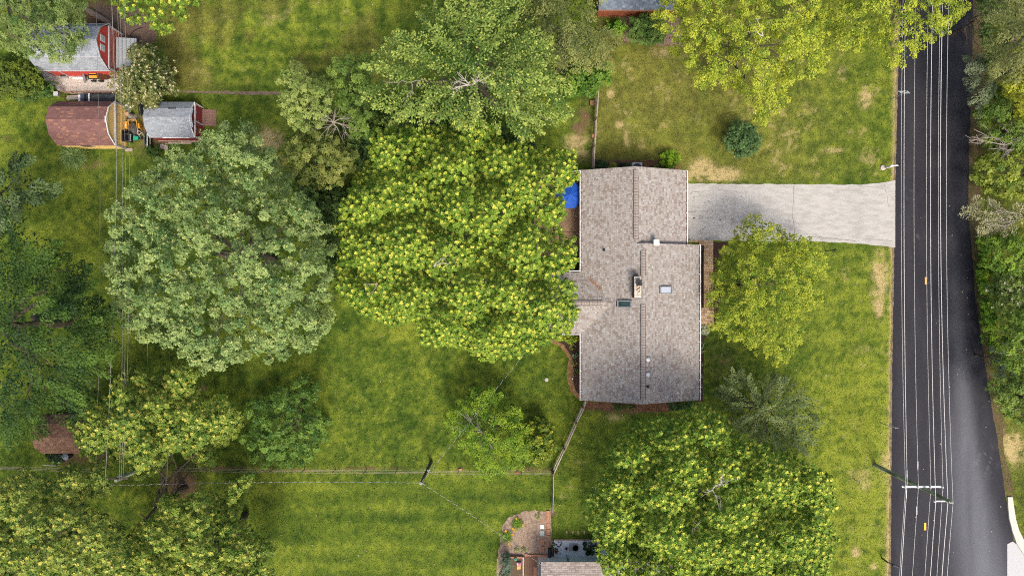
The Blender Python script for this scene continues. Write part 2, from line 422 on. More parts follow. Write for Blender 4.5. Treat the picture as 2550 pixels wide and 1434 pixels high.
# driveway slabs
drive = thing('driveway', 'pale cracked concrete driveway from garage to the road', 'driveway', P(1960, 530)); drive['kind'] = 'structure'
def drive_top(x): return np.interp(x, [1690, 2140, 2190, 2232], [457.5, 460, 457, 447])
def drive_bot(x): return np.interp(x, [1690, 2010, 2110, 2232], [599, 600.5, 604, 617])
xs = [1690, 1830, 1977, 2229]
rd = random.Random(3)
for i in range(3):
    a, b = xs[i] + .12, xs[i + 1] - .12
    k = 14
    js = lambda: rd.uniform(-.8, .8)
    sx = [a + (b - a) * t / k for t in range(k + 1)]
    rjit = lambda y: rd.uniform(-.7, .7)
    top = [(x, drive_top(x) + rd.uniform(-1.2, 1.2)) for x in sx]; bot = [(x, drive_bot(x) + rd.uniform(-1.2, 1.2)) for x in sx]
    out = top + bot[::-1]
    MB().prism([P(x, y)[:2] for x, y in out], -0.02, 0.03).build('slab', CONC, drive)
HARD.append([(x, drive_top(x) - 1) for x in xs] + [(x, drive_bot(x) + 1) for x in xs[::-1]])
# cracks: thin dark sunk lines
cr = MB()
def crack(pts, w=.007):
    q = []
    for i in range(len(pts) - 1):
        a = np.array(pts[i], float); b = np.array(pts[i + 1], float); m = max(2, int(np.linalg.norm(b - a) / 6))
        for k in range(m): q.append(a + (b - a) * k / m + rng.normal(0, 1.1, 2))
    q.append(np.array(pts[-1], float))
    for a, b in zip(q[:-1], q[1:]):
        A = np.array(P(*a)[:2]); B = np.array(P(*b)[:2]); d = B - A; n_ = np.array([-d[1], d[0]]) / (np.linalg.norm(d) + 1e-9) * w
        cr.add([(*(A - n_), .034), (*(B - n_), .034), (*(B + n_), .034), (*(A + n_), .034)], [(0, 1, 2, 3)])
crack([(1712, 527), (1740, 528), (1765, 525)], .014); crack([(1976, 462), (1974, 530), (1979, 598)], .012)
crack([(1720, 478), (1790, 474), (1860, 480)]); crack([(1800, 500), (1830, 560), (1826, 596)])
crack([(2140, 462), (2200, 470), (2222, 495)]); crack([(2120, 590), (2170, 596), (2222, 600)]); crack([(2200, 455), (2214, 520)]); crack([(2010, 590), (2075, 594), (2130, 601)], .018)
stn = MB()
for i in range(46):
    x, y = rng.uniform(1720, 1860), 480 + rng.choice([10, 62, 100]) + rng.normal(0, 9)
    c_ = P(x, y); k_ = int(rng.integers(6, 10)); rr_ = rng.uniform(.03, .13); t0 = rng.uniform(0, 6)
    stn.add([(c_[0] + rr_ * rng.uniform(.6, 1.3) * math.cos(t0 + 6.283 * j / k_), c_[1] + rr_ * rng.uniform(.5, 1.0) * math.sin(t0 + 6.283 * j / k_), .0335) for j in range(k_)], [list(range(k_))])
stn.build('oil_stain', M('oil_stain', C(158, 154, 149), var=.1, rough=.8), drive)['kind'] = 'stuff'
cr.build('crack', M('crack_dirt', C(130, 124, 116), rough=1), drive)['kind'] = 'stuff'

PATIO = M('patio_concrete', C(172, 142, 112), var=0.14, scale=5, rough=.9, bump=.2, rgb2=C(158, 130, 104))
pat = thing('patio', 'tan concrete patio slabs behind the house', 'patio', P(1420, 540)); pat['kind'] = 'structure'
for a, b in ((425, 484), (485, 577), (578, 640)):
    MB().prism([P(x, y)[:2] for x, y in ((1330, a), (1462, a), (1462, b), (1330, b))], -0.02, .03).build('slab', PATIO, pat)
HARD.append([(1330, 425), (1462, 425), (1462, 640), (1330, 640)])

MULCH = M('mulch', C(78, 58, 48), var=0.55, scale=14, rough=1, bump=1.0, bscale=30)
MULCHR = M('bark_chips', C(136, 96, 70), var=0.5, scale=12, rough=1, bump=1.0, bscale=26, rgb2=C(96, 72, 56))
STRAW = M('straw_edge', C(168, 132, 92), var=0.35, scale=10, rough=1, bump=.8, rgb2=C(140, 106, 72))
flat('mulch_bed', [(1362,818),(1470,820),(1475,998),(1446,996),(1428,976),(1420,948),(1419,915),(1420,893),(1410,872),(1395,856),(1376,843),(1362,835)], .014, MULCH, 'dark mulch bed along the back wall with pale straw border', 'mulch bed', wob=.8)
flat('straw_border', [(1368,838),(1384,843),(1402,858),(1416,875),(1426,893),(1427,915),(1426,945),(1434,970),(1447,985),(1447,996),(1434,988),(1420,972),(1412,948),(1412,915),(1416,893),(1404,874),(1390,860),(1372,850)], .019, STRAW, 'strip of pale straw edging the back mulch bed', 'straw edging', wob=1.2)
flat('mulch_bed', [(1738,606),(1752,606),(1752,766),(1738,766)], .014, MULCH, 'narrow dark mulch strip between front wall and paver walk', 'mulch bed')
flat('mulch_bed', [(1776,602),(1812,604),(1800,700),(1790,770),(1776,812),(1774,700)], .014, MULCH, 'dark mulch bed between paver walk and feathery tree', 'mulch bed', wob=.8)
flat('mulch_bed', [(1730,808),(1776,808),(1768,826),(1753,846),(1752,900),(1750,960),(1752,1000),(1730,1000)], .014, MULCH, 'dark mulch bed along the south end of the front wall', 'mulch bed', wob=.8)
flat('mulch_bed', [(1462,1000),(1690,1000),(1680,1020),(1640,1026),(1580,1024),(1530,1021),(1480,1020),(1455,1018)], .014, MULCHR, 'brown chip bed under the south gable', 'mulch bed', wob=1.5)
flat('mulch_bed', [(1484,410),(1490,402),(1560,399),(1650,401),(1690,408),(1690,425),(1484,425)], .014, MULCHR, 'brown needle strewn bed under the north gable', 'mulch bed', wob=1.5)
flat('mulch_bed', [(1545,42),(1690,40),(1700,110),(1640,114),(1600,104),(1566,106),(1550,96),(1556,80)], .014, M('wood_chips', C(150,128,112), var=.5, scale=14, rough=1, bump=1, bscale=28), 'grey chip bed under the brick neighbour house', 'mulch bed', wob=1.2)
flat('mulch_bed', [(235,20),(330,10),(385,55),(385,100),(352,116),(320,110),(250,60)], .014, M('barn_chips', C(112,92,80), var=.5, scale=13, rough=1, bump=1, bscale=26), 'brown chip ground beside the red barn', 'mulch bed', wob=2)
GRAVEL = M('gravel', C(222, 213, 204), var=0.3, scale=16, rough=1, bump=.8, bscale=24, rgb2=C(204, 192, 180))
flat('gravel_yard', [(100,172),(130,182),(320,182),(345,200),(330,226),(290,234),(180,236),(146,228),(130,212),(112,200)], .014, GRAVEL, 'pale gravel yard in front of the red barn', 'gravel yard', wob=1.2)
PATHM = M('path_dirt', C(138, 120, 102), var=0.3, scale=10, rough=1, bump=.7, rgb2=C(112, 100, 76))
flat('path', [(425,227),(560,227.5),(700,228),(704,237),(620,236.5),(560,234.5),(430,231)], .012, PATHM, 'thin bare dirt strip along the back lot line', 'path', wob=.8)
GBED = M('garden_soil', C(178, 156, 136), var=0.4, scale=9, rough=1, bump=.9, bscale=22, rgb2=C(150, 128, 110))
flat('garden_bed', [(1280,1280),(1310,1273),(1372,1270),(1374,1390),(1300,1400),(1270,1400),(1262,1440),(1236,1440),(1238,1400),(1244,1345),(1250,1310),(1262,1292)], .014, GBED, 'bare soil garden bed with brick edge behind the south neighbour', 'garden bed', wob=1.5)
PEB = M('white_gravel', (.62, .62, .62), var=0.35, scale=22, rough=.9, bump=1.0, bscale=24)
flat('gravel_bed', [(1380,1343),(1520,1343),(1520,1392),(1380,1392)], .016, PEB, 'white pebble bed along the south neighbour wall', 'gravel bed')
flat('gravel_bed', [(1335,1384),(1376,1384),(1376,1440),(1330,1440)], .018, M('mixed_gravel', C(186,180,168), var=.45, scale=20, rough=.9, bump=1), 'grey pebble strip beside the small deck', 'gravel bed')

# kerb and side road apron, bottom right
kerb = MB()
kin = [(2507,1236),(2508,1262),(2511,1290),(2519,1322),(2529,1350),(2548,1380),(2600,1418)]
kout = [(2519,1236),(2522,1258),(2527,1290),(2535,1318),(2546,1340),(2568,1362),(2610,1392)]
kp = [P(*q)[:2] for q in kin + kout[::-1]]
kb = kerb.prism(kp, -.02, .14).build('kerb', M('kerb_concrete', C(228, 220, 208), var=.08, rough=.85, bump=.2))
tag(kb, 'curved pale concrete kerb at the side road corner', 'kerb', None, 'structure'); HARD.append(kin + kout[::-1])
flat('side_road_apron', [(2508,1354),(2522,1347),(2640,1440),(2640,1700),(2508,1700)], .02, M('new_concrete', C(206,206,208), var=.06, scale=6, rough=.85, bump=.15), 'pale concrete apron at the bottom right corner', 'concrete apron')
# ------------------------------------------------------------------ buildings
def shingles(mb, a, b, c, d, course, tab, pal, thick=.016, vary=.10, skip=None):
    a, b, c, d = (np.array(p, float) for p in (a, b, c, d))
    n = np.cross(b - a, d - a); n /= np.linalg.norm(n)
    if n[2] < 0: n = -n
    rows = max(1, int(round(np.linalg.norm(d - a) / course)))
    for j in range(rows):
        v0, v1 = j / rows, (j + 1.12) / rows
        l0, r0 = a + (d - a) * v0, b + (c - b) * v0
        l1, r1 = a + (d - a) * min(v1, 1), b + (c - b) * min(v1, 1)
        L = np.linalg.norm(r0 - l0); u = -random.random() * tab
        while u < L:
            w = tab * random.uniform(.55, 1.3); u0, u1 = max(u, 0) / L, min(u + w - .012, L) / L; u += w
            if u1 <= u0: continue
            k = random.random(); acc = 0
            for rgb, wt in pal:
                acc += wt
                if k <= acc: break
            f = 1 + random.uniform(-vary, vary); col = tuple(x * f for x in rgb)
            t = thick * random.uniform(.7, 1.3)
            p = [l0 + (r0 - l0) * u0, l0 + (r0 - l0) * u1, l1 + (r1 - l1) * u1, l1 + (r1 - l1) * u0]
            q = [p[0] + n * t, p[1] + n * t, p[2] + n * .004, p[3] + n * .004]
            mb.add(p[:2] + q, [(2, 3, 4, 5), (0, 1, 3, 2), (0, 2, 5), (1, 4, 3)], col)
PAL_MAIN = [(C(181, 174, 167), .38), (C(171, 162, 154), .32), (C(156, 144, 136), .18), (C(187, 185, 182), .12)]
ROOFB = M('roof_deck', C(120, 105, 98), rough=.95)
def slab(mb, a, b, c, d, t=.08, col=None):
    a, b, c, d = (np.array(p, float) for p in (a, b, c, d)); n = np.cross(b - a, d - a); n /= np.linalg.norm(n)
    if n[2] < 0: n = -n; a, b, c, d = b, a, d, c
    n = n * t; e = n * 0.04
    return mb.hexa([a - n, b - n, c - n, d - n, a - e, b - e, c - e, d - e], col)

# ---- main house
SL = .415
XW, XR1, XR2, XE1, XE2 = 5.50, 9.49, 10.02, 13.81, 14.83
YN, YS, YM = 9.30, -8.85, 3.41
def zw(x): return 2.70 + SL * (x - XW)
ZR1, ZR2 = zw(XR1), zw(XR2)
ZE1, ZE2 = ZR1 - SL * (XE1 - XR1), ZR2 - SL * (XE2 - XR2)
house = thing('house', 'long single storey house with mottled tan shingle roof and stone chimney', 'house', ((XW + XE2) / 2, 0, 0))
SIDING = M('siding', C(205, 196, 184), var=.06, rough=.8)
wl_ = MB()
wl_.box(((XW + XE1) / 2 + .05, (YN - .35 + YM) / 2, 1.25), (XE1 - XW - .8, YN - .35 - YM, 2.5))
wl_.box(((XW + XE2) / 2 + .05, (YM - .2 + YS + .35) / 2, 1.25), (XE2 - XW - .8, YM - .2 - YS - .35, 2.5))
wl_.box(((3.25 + XW + .5) / 2, -1.16, 1.25), (XW + .5 - 3.25, 4.0, 2.5))
for y, xr, zr, xe, ze in ((YN - .35, XR1, ZR1, XE1, ZE1), (YS + .35, XR2, ZR2, XE2, ZE2), (YM - .2, XR2, ZR2, XE2, ZE2)):
    wl_.add([(XW + .4, y, 2.5), (xe - .4, y, 2.5), (xr, y, zr - .15), (XW + .4, y - .1, 2.5), (xe - .4, y - .1, 2.5), (xr, y - .1, zr - .15)],
            [(0, 1, 2), (3, 5, 4), (0, 2, 5, 3), (1, 4, 5, 2)])
wl_.build('wall', SIDING, house)
# garage door and front door, under the east eave
gd = MB()
for k in range(4): gd.box((XE1 - .33, 6.6, .28 + k * .53), (.04, 4.9, .51))
gd.build('garage_door', WHITEDIM, house)
fd = MB(); fd.box((XE2 - .33, -1.2, 1.02), (.06, .95, 2.04)); fd.box((XE2 - .29, -.85, 1.0), (.04, .06, .12)); fd.build('door', M('door_paint', C(90, 50, 44)), house)
rf = MB()
planes = [((XW, YN, 2.7), (XW, YM, 2.7), (XR1, YM, ZR1), (XR1, YN, ZR1)),
          ((XW, YM, 2.7), (XW, YS, 2.7), (XR2, YS, ZR2), (XR2, YM, ZR2)),
          ((XE1, YN, ZE1), (XE1, YM - .3, ZE1), (XR1, YM - .3, ZR1), (XR1, YN, ZR1)),
          ((XE2, YM, ZE2), (XE2, YS, ZE2), (XR2, YS, ZR2), (XR2, YM, ZR2))]
GX0, GYc, GH = 2.83, -1.16, 2.40
ZG = 2.7 + SL * GH
planes += [((GX0, GYc + GH, 2.7), (XW + 2.3, GYc + GH, 2.7), (XW + 2.3, GYc, ZG), (GX0, GYc, ZG)),
           ((GX0, GYc - GH, 2.7), (XW + 2.3, GYc - GH, 2.7), (XW + 2.3, GYc, ZG), (GX0, GYc, ZG))]
for p in planes: slab(rf, *p)
roof = rf.build('roof', ROOFB, house)
sh = MB()
for p in planes: shingles(sh, *p, .15, .21, PAL_MAIN, vary=.06)
o = sh.build('shingles', TINT, roof); o['kind'] = 'stuff'
# ridge vents covered with cap shingles, one piece each
CAPM = M('cap_shingle', C(176, 163, 154), var=.2, scale=12, rough=.9)
def caps(x0, y0, x1, y1, z, axis, start=0, lift=.035):
    L = abs((y1 - y0) if axis == 'y' else (x1 - x0)); n = int(L / .205); w = .165; h = w * SL
    mb = MB()
    if axis == 'y': pr = [(-w, -h), (0, .0), (w, -h)]; pts = lambda e, t: [(px_, e, pz_ + t) for px_, pz_ in pr]
    else: pr = [(-w, -h), (0, .0), (w, -h)]; pts = lambda e, t: [(e, px_, pz_ + t) for px_, pz_ in pr]
    a, b = pts(-.094, .016), pts(.094, .0)
    a2, b2 = pts(-.094, -.03), pts(.094, -.03)
    mb.add(a + b + a2 + b2, [(0, 1, 4, 3), (1, 2, 5, 4), (0, 6, 7, 1), (1, 7, 8, 2), (0, 3, 9, 6), (2, 8, 11, 5), (3, 4, 10, 9), (4, 5, 11, 10)])
    me = mb.mesh('ridge_cap', CAPM)
    for k in range(n):
        t = (k + .5) / n
        link('ridge_cap', me, roof, (x0 + (x1 - x0) * t, y0 + (y1 - y0) * t, z + lift + random.uniform(-.003, .003)))
caps(XR1, YN - .25, XR1, YM + .35, ZR1, 'y', lift=.07)
caps(XR2, YM - .55, XR2, .98, ZR2, 'y', lift=.07)
caps(XR2, -1.25, XR2, YS + .35, ZR2, 'y', lift=.07)
caps(GX0 + .5, GYc, XW + 1.55, GYc, ZG, 'x', lift=.07)
rv_ = MB()
for xx, y0, y1, z in ((XR1, YN - .25, YM + .35, ZR1), (XR2, YM - .55, .98, ZR2), (XR2, -1.25, YS + .35, ZR2)):
    rv_.hexa([(xx - .20, y1, z - .09), (xx + .20, y1, z - .09), (xx + .20, y0, z - .09), (xx - .20, y0, z - .09),
              (xx - .20, y1, z - .012), (xx + .20, y1, z - .012), (xx + .20, y0, z - .012), (xx - .20, y0, z - .012)])
rv_.hexa([(GX0 + .5, GYc - .15, ZG - .07), (XW + 1.55, GYc - .15, ZG - .07), (XW + 1.55, GYc + .15, ZG - .07), (GX0 + .5, GYc + .15, ZG - .07),
          (GX0 + .5, GYc - .20, ZG - .012), (XW + 1.55, GYc - .20, ZG - .012), (XW + 1.55, GYc + .20, ZG - .012), (GX0 + .5, GYc + .20, ZG - .012)])
rv_.build('ridge_vent', BLACKP, roof)  # black vent base, widened past the caps to paint their dark shadow edges
# fascia boards on the rakes
FASC = M('fascia_paint', C(186, 176, 168), var=.08)
for y, xr, zr, xe, ze in ((YN + .01, XR1, ZR1, XE1, ZE1), (YS - .01, XR2, ZR2, XE2, ZE2), (YM + .01, None, None, XE2, ZE2)):
    for x0, z0, x1, z1 in (((XW, 2.7, xr, zr), (xr, zr, xe, ze)) if xr else ((XR2, ZR2, XE2, ZE2),)):
        MB().hexa([(x0, y - .012, z0 - .2), (x1, y - .012, z1 - .2), (x1, y + .012, z1 - .2), (x0, y + .012, z0 - .2),
                 (x0, y - .012, z0 - .01), (x1, y - .012, z1 - .01), (x1, y + .012, z1 - .01), (x0, y + .012, z0 - .01)]).build('fascia_board', FASC, roof)
# gutters: open white troughs with hangers
def gutter(p, q, z, out, parent):
    """p,q ends at the eave edge; out = unit vector away from the wall"""
    p = np.array(p, float); q = np.array(q, float); o_ = np.array(out, float); d = (q - p); L = np.linalg.norm(d); d /= L
    def bar(o0, o1, z0, z1):
        a = p + o_ * o0; b = q + o_ * o0; c = q + o_ * o1; e = p + o_ * o1
        g.hexa([(*a, z0), (*b, z0), (*c, z0), (*e, z0), (*a, z1), (*b, z1), (*c, z1), (*e, z1)])
    g = MB(); bar(.085, .14, z - .12, z + .012); bar(.0, .095, z - .12, z - .105); bar(-.01, .008, z - .105, z - .02)
    for e in (p, q):
        a = e - d * .012; g.box((*(e + o_ * .06), z - .06), (.02 if abs(d[0]) > .5 else .13, .13 if abs(d[0]) > .5 else .02, .12))
    o = g.build('gutter', WHITE, parent)
    h = MB(); k = max(2, int(L / .75))
    for i in range(1, k):
        c = p + d * (L * i / k + random.uniform(-.1, .1)) + o_ * .05
        h.box((*c, z + .004), (.035 if abs(d[0]) > .5 else .1, .1 if abs(d[0]) > .5 else .035, .012))
    h.build('hanger', WHITE, o)['kind'] = 'stuff'
    l_ = MB(); c = (p + q) / 2 + o_ * .05
    l_.box((*c, z - .085), ((L - .04) if abs(d[0]) > .5 else .08, .08 if abs(d[0]) > .5 else (L - .04), .03))
    l_.build('leaf_silt', M('gutter_silt', C(112, 84, 76), var=.5, scale=20, rough=1), o)
gutter((XW, YN), (XW, GYc + GH), 2.70, (-1, 0), house)
gutter((XW, GYc - GH), (XW, YS), 2.70, (-1, 0), house)
gutter((GX0, GYc + GH), (XW - .12, GYc + GH), 2.70, (0, 1), house)
gutter((GX0, GYc - GH), (XW - .12, GYc - GH), 2.70, (0, -1), house)
gutter((XE1, YN), (XE1, YM + .02), ZE1, (1, 0), house)
gutter((XE2, YM), (XE2, YS), ZE2, (1, 0), house)
ds = MB(); ds.tube([(XW - .06, YN - .1, 2.6), (XW + .3, YN - .1, 2.3), (XW + .34, YN - .1, .1)], .05, 4); ds.tube([(XW - .12, YN - .06, 2.66), (XW - .55, YN - .06, 2.62)], .03, 4); ds.build('downspout', WHITE, house)
# chimney: stone faced stack with mortar crown, metal cap and two clay flues
STONE = M('chimney_stone', C(202, 188, 168), var=.2, scale=10, rough=.95, bump=.6)
k53 = 51.7 / 57 / 30
cx0, cx1, cy0, cy1 = 305 * k53, 322.5 * k53, -25 * k53, 30 * k53
ch = MB(); ch.box(((cx0 + cx1) / 2, (cy0 + cy1) / 2, 4.55), (cx1 - cx0 - .04, cy1 - cy0 - .04, 1.2))
chim = ch.build('chimney', M('chimney_side_shaded', C(96, 82, 74), var=.3, scale=10, rough=.95), roof)  # stack darker than its cap stones: shade on its faces put into the colour
st = MB()
yy = cy0 + .02
while yy < cy1 - .05:
    h_ = random.uniform(.16, .32); y1 = min(yy + h_, cy1 - .02)
    for a, b in ((cx0, (cx0 + cx1) / 2 + random.uniform(-.08, .08)), (None, cx1)):
        if a is None: a = lastb + .012
        lastb = b
        f = random.uniform(.85, 1.15)
        st.box(((a + b) / 2, (yy + y1) / 2, 5.17 + random.uniform(-.01, .01)), (b - a - .012, y1 - yy - .015, .10), col=tuple(x * f for x in C(222, 212, 196)))
    yy = y1
st.build('cap_stones', TINT, chim)
cp = MB(); cxm = (cx0 + cx1) / 2 + .05; yc = (717 - 704) * k53
cp.box((cxm, yc, 5.36), (.32, .40, .24)); cp.box((cxm, yc, 5.50), (.40, .46, .04)); cp.tube([(cxm - .1, yc - .15, 5.53), (cxm + .08, yc + .05, 5.53)], .02, 4)
cp.build('chimney_cap', BLACKP, chim)
for yq in (717 - 715, 717 - 724):
    MB().lathe((cxm, yq * k53, 5.2), [(.13, 0), (.13, .14), (.10, .14), (.10, .05)], 10).build('flue', M('flue_clay', C(222, 198, 176)), chim)
# skylights
def on_roof(px, py):
    z = 3.8
    for _ in range(6):
        x, y, _z = P(px, py, z); z = zw(x) if x < XR2 else ZR2 - SL * (x - XR2)
    return np.array((x, y, z))
def skylight(px, py, glass):
    c = on_roof(px, py); tilt = math.atan(SL) * (1 if px > 1602 else -1)
    f = MB()
    for dx, dy, sx, sy in ((-.48, 0, .09, .56), (.48, 0, .09, .56), (0, .245, .87, .07), (0, -.245, .87, .07)):
        z = c[2] + .10 + dx * (-SL if px > 1602 else SL)
        f.box((c[0] + dx, c[1] + dy, z), (sx, sy, .2), ry=tilt)
    fr = f.build('skylight', GREYM, roof)
    MB().box((c[0], c[1], c[2] + .17), (.88, .42, .02), ry=tilt).build('pane', glass, fr)
    MB().box((c[0] + (.56 if px > 1602 else -.56), c[1], c[2] + .03 + (-SL * .56)), (.08, .36, .05), ry=tilt).build('flashing', DARKM, fr)
skylight(1657, 722, M('milky_dome', C(198, 206, 220), var=.05, rough=.3))
gl = M('dark_glass', C(48, 70, 66), var=.4, scale=4, rough=.08, spec=.6)
skylight(1555, 757, gl)
for py in (895, 932):
    c = on_roof(1613, py)
    d = MB().lathe(c - np.array((0, 0, .05)), [(.25, 0), (.24, .12), (.20, .14)], 18).build('sun_tunnel', M('tunnel_rim', C(112, 116, 126), rough=.5), roof)
    MB().lathe(c + np.array((0, 0, .09)), [(.195, 0), (.18, .06), (.11, .10), (.05, .125), (.01, .13)], 18).build('dome', M('clear_dome', C(240, 238, 232), var=.05, rough=.25), d, smooth=True)
    MB().hexa([c + np.array(q) for q in ((-.26, -.26, .11 - .03), (.26, -.26, -.105), (.26, .26, -.105), (-.26, .26, .08), (-.26, -.26, .125), (.26, -.26, -.07), (.26, .26, -.07), (-.26, .26, .125))]).build('flashing', M('flash', C(170, 165, 165)), d)
for px, py in ((1503, 622), (1612, 962)):
    c = on_roof(px, py)
    vp = MB(); vp.lathe(c - np.array((0, 0, .08)), [(.05, 0), (.05, .34)], 8); vp.box((c[0] + .04, c[1], c[2] + .02), (.24, .20, .03), ry=math.atan(SL) * (1 if px > 1602 else -1)); vp.lathe(c + np.array((0, 0, 0.02)), [(.09, 0), (.055, .1)], 8)
    vp.build('vent_pipe', BLACKP, roof)
c = on_roof(1632, 612); ex = MB(); ex.box((c[0], YM + .05, c[2] + .18), (.38, .40, .5)); ex.box((c[0], YM + .05, c[2] + .44), (.42, .44, .03)); ex.build('exhaust_hood', WHITE, roof)
# pine needle litter in the north valley, on the roof
nl = MB()
for i in range(90):
    t = rng.random(); px = 1470 + 26 * t + rng.normal(0, 3.0); py = 694 + 26 * t + rng.normal(0, 3.0)
    c = on_roof(px, py); a = rng.uniform(0, 3.14); f = rng.uniform(.8, 1.3)
    nl.box((c[0], c[1], c[2] + .03 + rng.uniform(0, .03)), (.14, .02, .01), a, tuple(x * f for x in C(176, 134, 108)))
tag(nl.build('needle_litter', TINT), 'rusty needle litter lying in the roof valley', 'leaf litter', None, 'stuff')

# ---- generic gambrel building (ridge along x); front gable at the east end
def gambrel(root, x0, x1, y0, y1, ze, zb, zr, inset, roofcol, wallmat, trim, pal, course=.14, tab=.3, over=.0, frontover=0.0):
    ym = (y0 + y1) / 2
    w = MB(); prof = [(y0, 0), (y0, ze), (y0 + inset, zb), (ym, zr), (y1 - inset, zb), (y1, ze), (y1, 0)]
    n = len(prof)
    vs = [(x0, y, z - (.03 if z > 0 else 0)) for y, z in prof] + [(x1, y, z - (.03 if z > 0 else 0)) for y, z in prof]
    w.add(vs, [list(range(n))[::-1], list(range(n, 2 * n)), (0, 1, n + 1, n), (5, 6, n + 6, n + 5), (6, 0, n, n + 6)])
    # horizontal lap boards on the gable
    z = .1
    wall = w.build('wall', wallmat, root)
    rb = MB(); s2 = MB()
    xa, xb = x0 - .06, x1 + .05 + frontover
    segs = [((y0 - over, ze - (over * (zb - ze) / inset)), (y0 + inset, zb)), ((y0 + inset, zb), (ym, zr)), ((y1 + over, ze - (over * (zb - ze) / inset)), (y1 - inset, zb)), ((y1 - inset, zb), (ym, zr))]
    for (ya, za), (yb, zb_) in segs:
        q = ((xa, ya, za), (xb, ya, za), (xb, yb, zb_), (xa, yb, zb_))
        slab(rb, *q, t=.05); shingles(s2, *q, course, tab, pal, thick=.012, vary=.05)
    r = rb.build('roof', ROOFB, root); o = s2.build('shingles', TINT, r); o['kind'] = 'stuff'
    # rake trim on the front gable
    t = MB()
    pr = [(y0 - over, ze), (y0 + inset, zb), (ym, zr), (y1 - inset, zb), (y1 + over, ze)]
    for (ya, za), (yb, zb_) in zip(pr[:-1], pr[1:]):
        for xx in (xb + .012,):
            t.hexa([(xx - .02, ya, za - .11), (xx + .02, ya, za - .11), (xx + .02, yb, zb_ - .11), (xx - .02, yb, zb_ - .11),
                    (xx - .02, ya, za + .02), (xx + .02, ya, za + .02), (xx + .02, yb, zb_ + .02), (xx - .02, yb, zb_ + .02)])
    t.build('rake_trim', trim, r)
    return wall, r
PAL_GREY = [(C(176, 183, 191), .4), (C(167, 174, 182), .35), (C(156, 163, 172), .25)]
PAL_BROWN = [(C(142, 104, 98), .54), (C(132, 95, 90), .36), (C(172, 126, 104), .10)]
PAL_TAN = [(C(168, 128, 104), .45), (C(150, 114, 94), .4), (C(182, 146, 120), .15)]
REDW = M('red_siding', (.40, .045, .035), var=.14, scale=5, rough=.8, stretch=(1, 1, 6))
REDD = M('dark_red_siding', (.21, .03, .028), var=.14, scale=5, rough=.8)
YELW = M('yellow_siding', (.62, .43, .15), var=.06, scale=5, rough=.8)
def gx_(p): return (p - 1275) / S
def gy_(p): return (717 - p) / S
# red barn
bx0, bx1, by0, by1 = gx_(136), gx_(306), gy_(190), gy_(87)
barn = thing('barn', 'red gambrel barn with grey shingle roof in the upper left yard', 'barn', ((bx0 + bx1) / 2, (by0 + by1) / 2, 0))
wall, rb_ = gambrel(barn, bx0, bx1, by0, by1, 2.1, 3.2, 3.75, .55, None, REDW, WHITEDIM, PAL_GREY, over=.14, frontover=-.05)
def laps(wall, x, y0, y1, z0, z1, mat, step=.2):
    me = MB().box((0, 0, 0), (.025, y1 - y0, step - .012), ry=.06).mesh('lap_board', mat)
    k = int((z1 - z0) / step)
    for i in range(k): link('lap_board', me, wall, (x + .014, (y0 + y1) / 2, z0 + step * (i + .5)))
RUSTD = M('faded_red_board', (.26, .05, .04), var=.35, scale=2.5, rough=.85, rgb2=(.34, .16, .12), stretch=(1, .6, 6))
laps(wall, bx1, by0 + .05, by1 - .05, 0, 1.9, RUSTD, .24)
t = MB(); t.box((bx1 + .05, (by0 + by1) / 2, 2.02), (.08, by1 - by0 - .1, .16)); t.box((bx1 + .03, by1 - .03, 1.0), (.10, .12, 2.0)); t.box((bx1 + .03, by0 + .03, 1.0), (.10, .12, 2.0))
t.build('trim', WHITEDIM, barn)
win = M('pale_window', C(212, 220, 222), var=.1, rough=.3)
for yy_ in (-.42, .32):
    f = MB().box((bx1 + .02, (by0 + by1) / 2 + yy_ + .05, 2.85), (.05, .5, .62)).build('window', win, wall)
    m_ = MB(); m_.box((bx1 + .05, (by0 + by1) / 2 + yy_ + .05, 2.85), (.02, .03, .62)); m_.box((bx1 + .05, (by0 + by1) / 2 + yy_ + .05, 2.85), (.02, .5, .03)); m_.build('muntin', WHITEDIM, f)
# white eave boards and break line
for yy_, hh_ in ((by0 - .15, .17), (by1 + .15, .14)): MB().box(((bx0 + bx1) / 2, yy_, 1.86), (bx1 - bx0 + .1, .05, hh_)).build('eave_board', WHITEDIM, rb_)
t = MB(); t.box(((bx0 + bx1) / 2, by0 + .52, 3.19), (bx1 - bx0 + .1, .05, .05)); t.build('break_flashing', WHITEDIM, rb_)
z_ = 3.58; xk, yk, _ = P(190, 101, z_); 
t = MB(); t.box((xk + .2, yk - .02, z_ + .06), (1.15, .28, .10), rx=.25); t.build('roof_vent', GREYM, rb_)
t = MB()
for a in (bx0 + .3, bx0 + 1.2): t.box((a, by0 - .0, .9), (.1, .05, 1.8))
t.build('corner_board', WHITEDIM, barn)
# low lean-to shed east of the barn
lx0, lx1, ly0, ly1 = gx_(314), gx_(352), gy_(178), gy_(110)
lean = thing('lean_to_shed', 'low lean-to with ribbed grey roof against the barn end', 'shed', ((lx0 + lx1) / 2, (ly0 + ly1) / 2, 0))
MB().hexa([(lx0, ly0, 0), (lx1, ly0, 0), (lx1, ly1, 0), (lx0, ly1, 0), (lx0, ly0, 1.15), (lx1, ly0, .9), (lx1, ly1, .9), (lx0, ly1, 1.15)]).build('wall', M('grey_siding', C(120, 116, 112)), lean)
r_ = MB().hexa([(lx0 - .1, ly0 - .1, 1.2), (lx1 + .12, ly0 - .1, .93), (lx1 + .12, ly1 + .1, .93), (lx0 - .1, ly1 + .1, 1.2), (lx0 - .1, ly0 - .1, 1.25), (lx1 + .12, ly0 - .1, .98), (lx1 + .12, ly1 + .1, .98), (lx0 - .1, ly1 + .1, 1.25)]).build('roof', M('ribbed_roof', C(172, 178, 184), var=.1, rough=.6), lean)
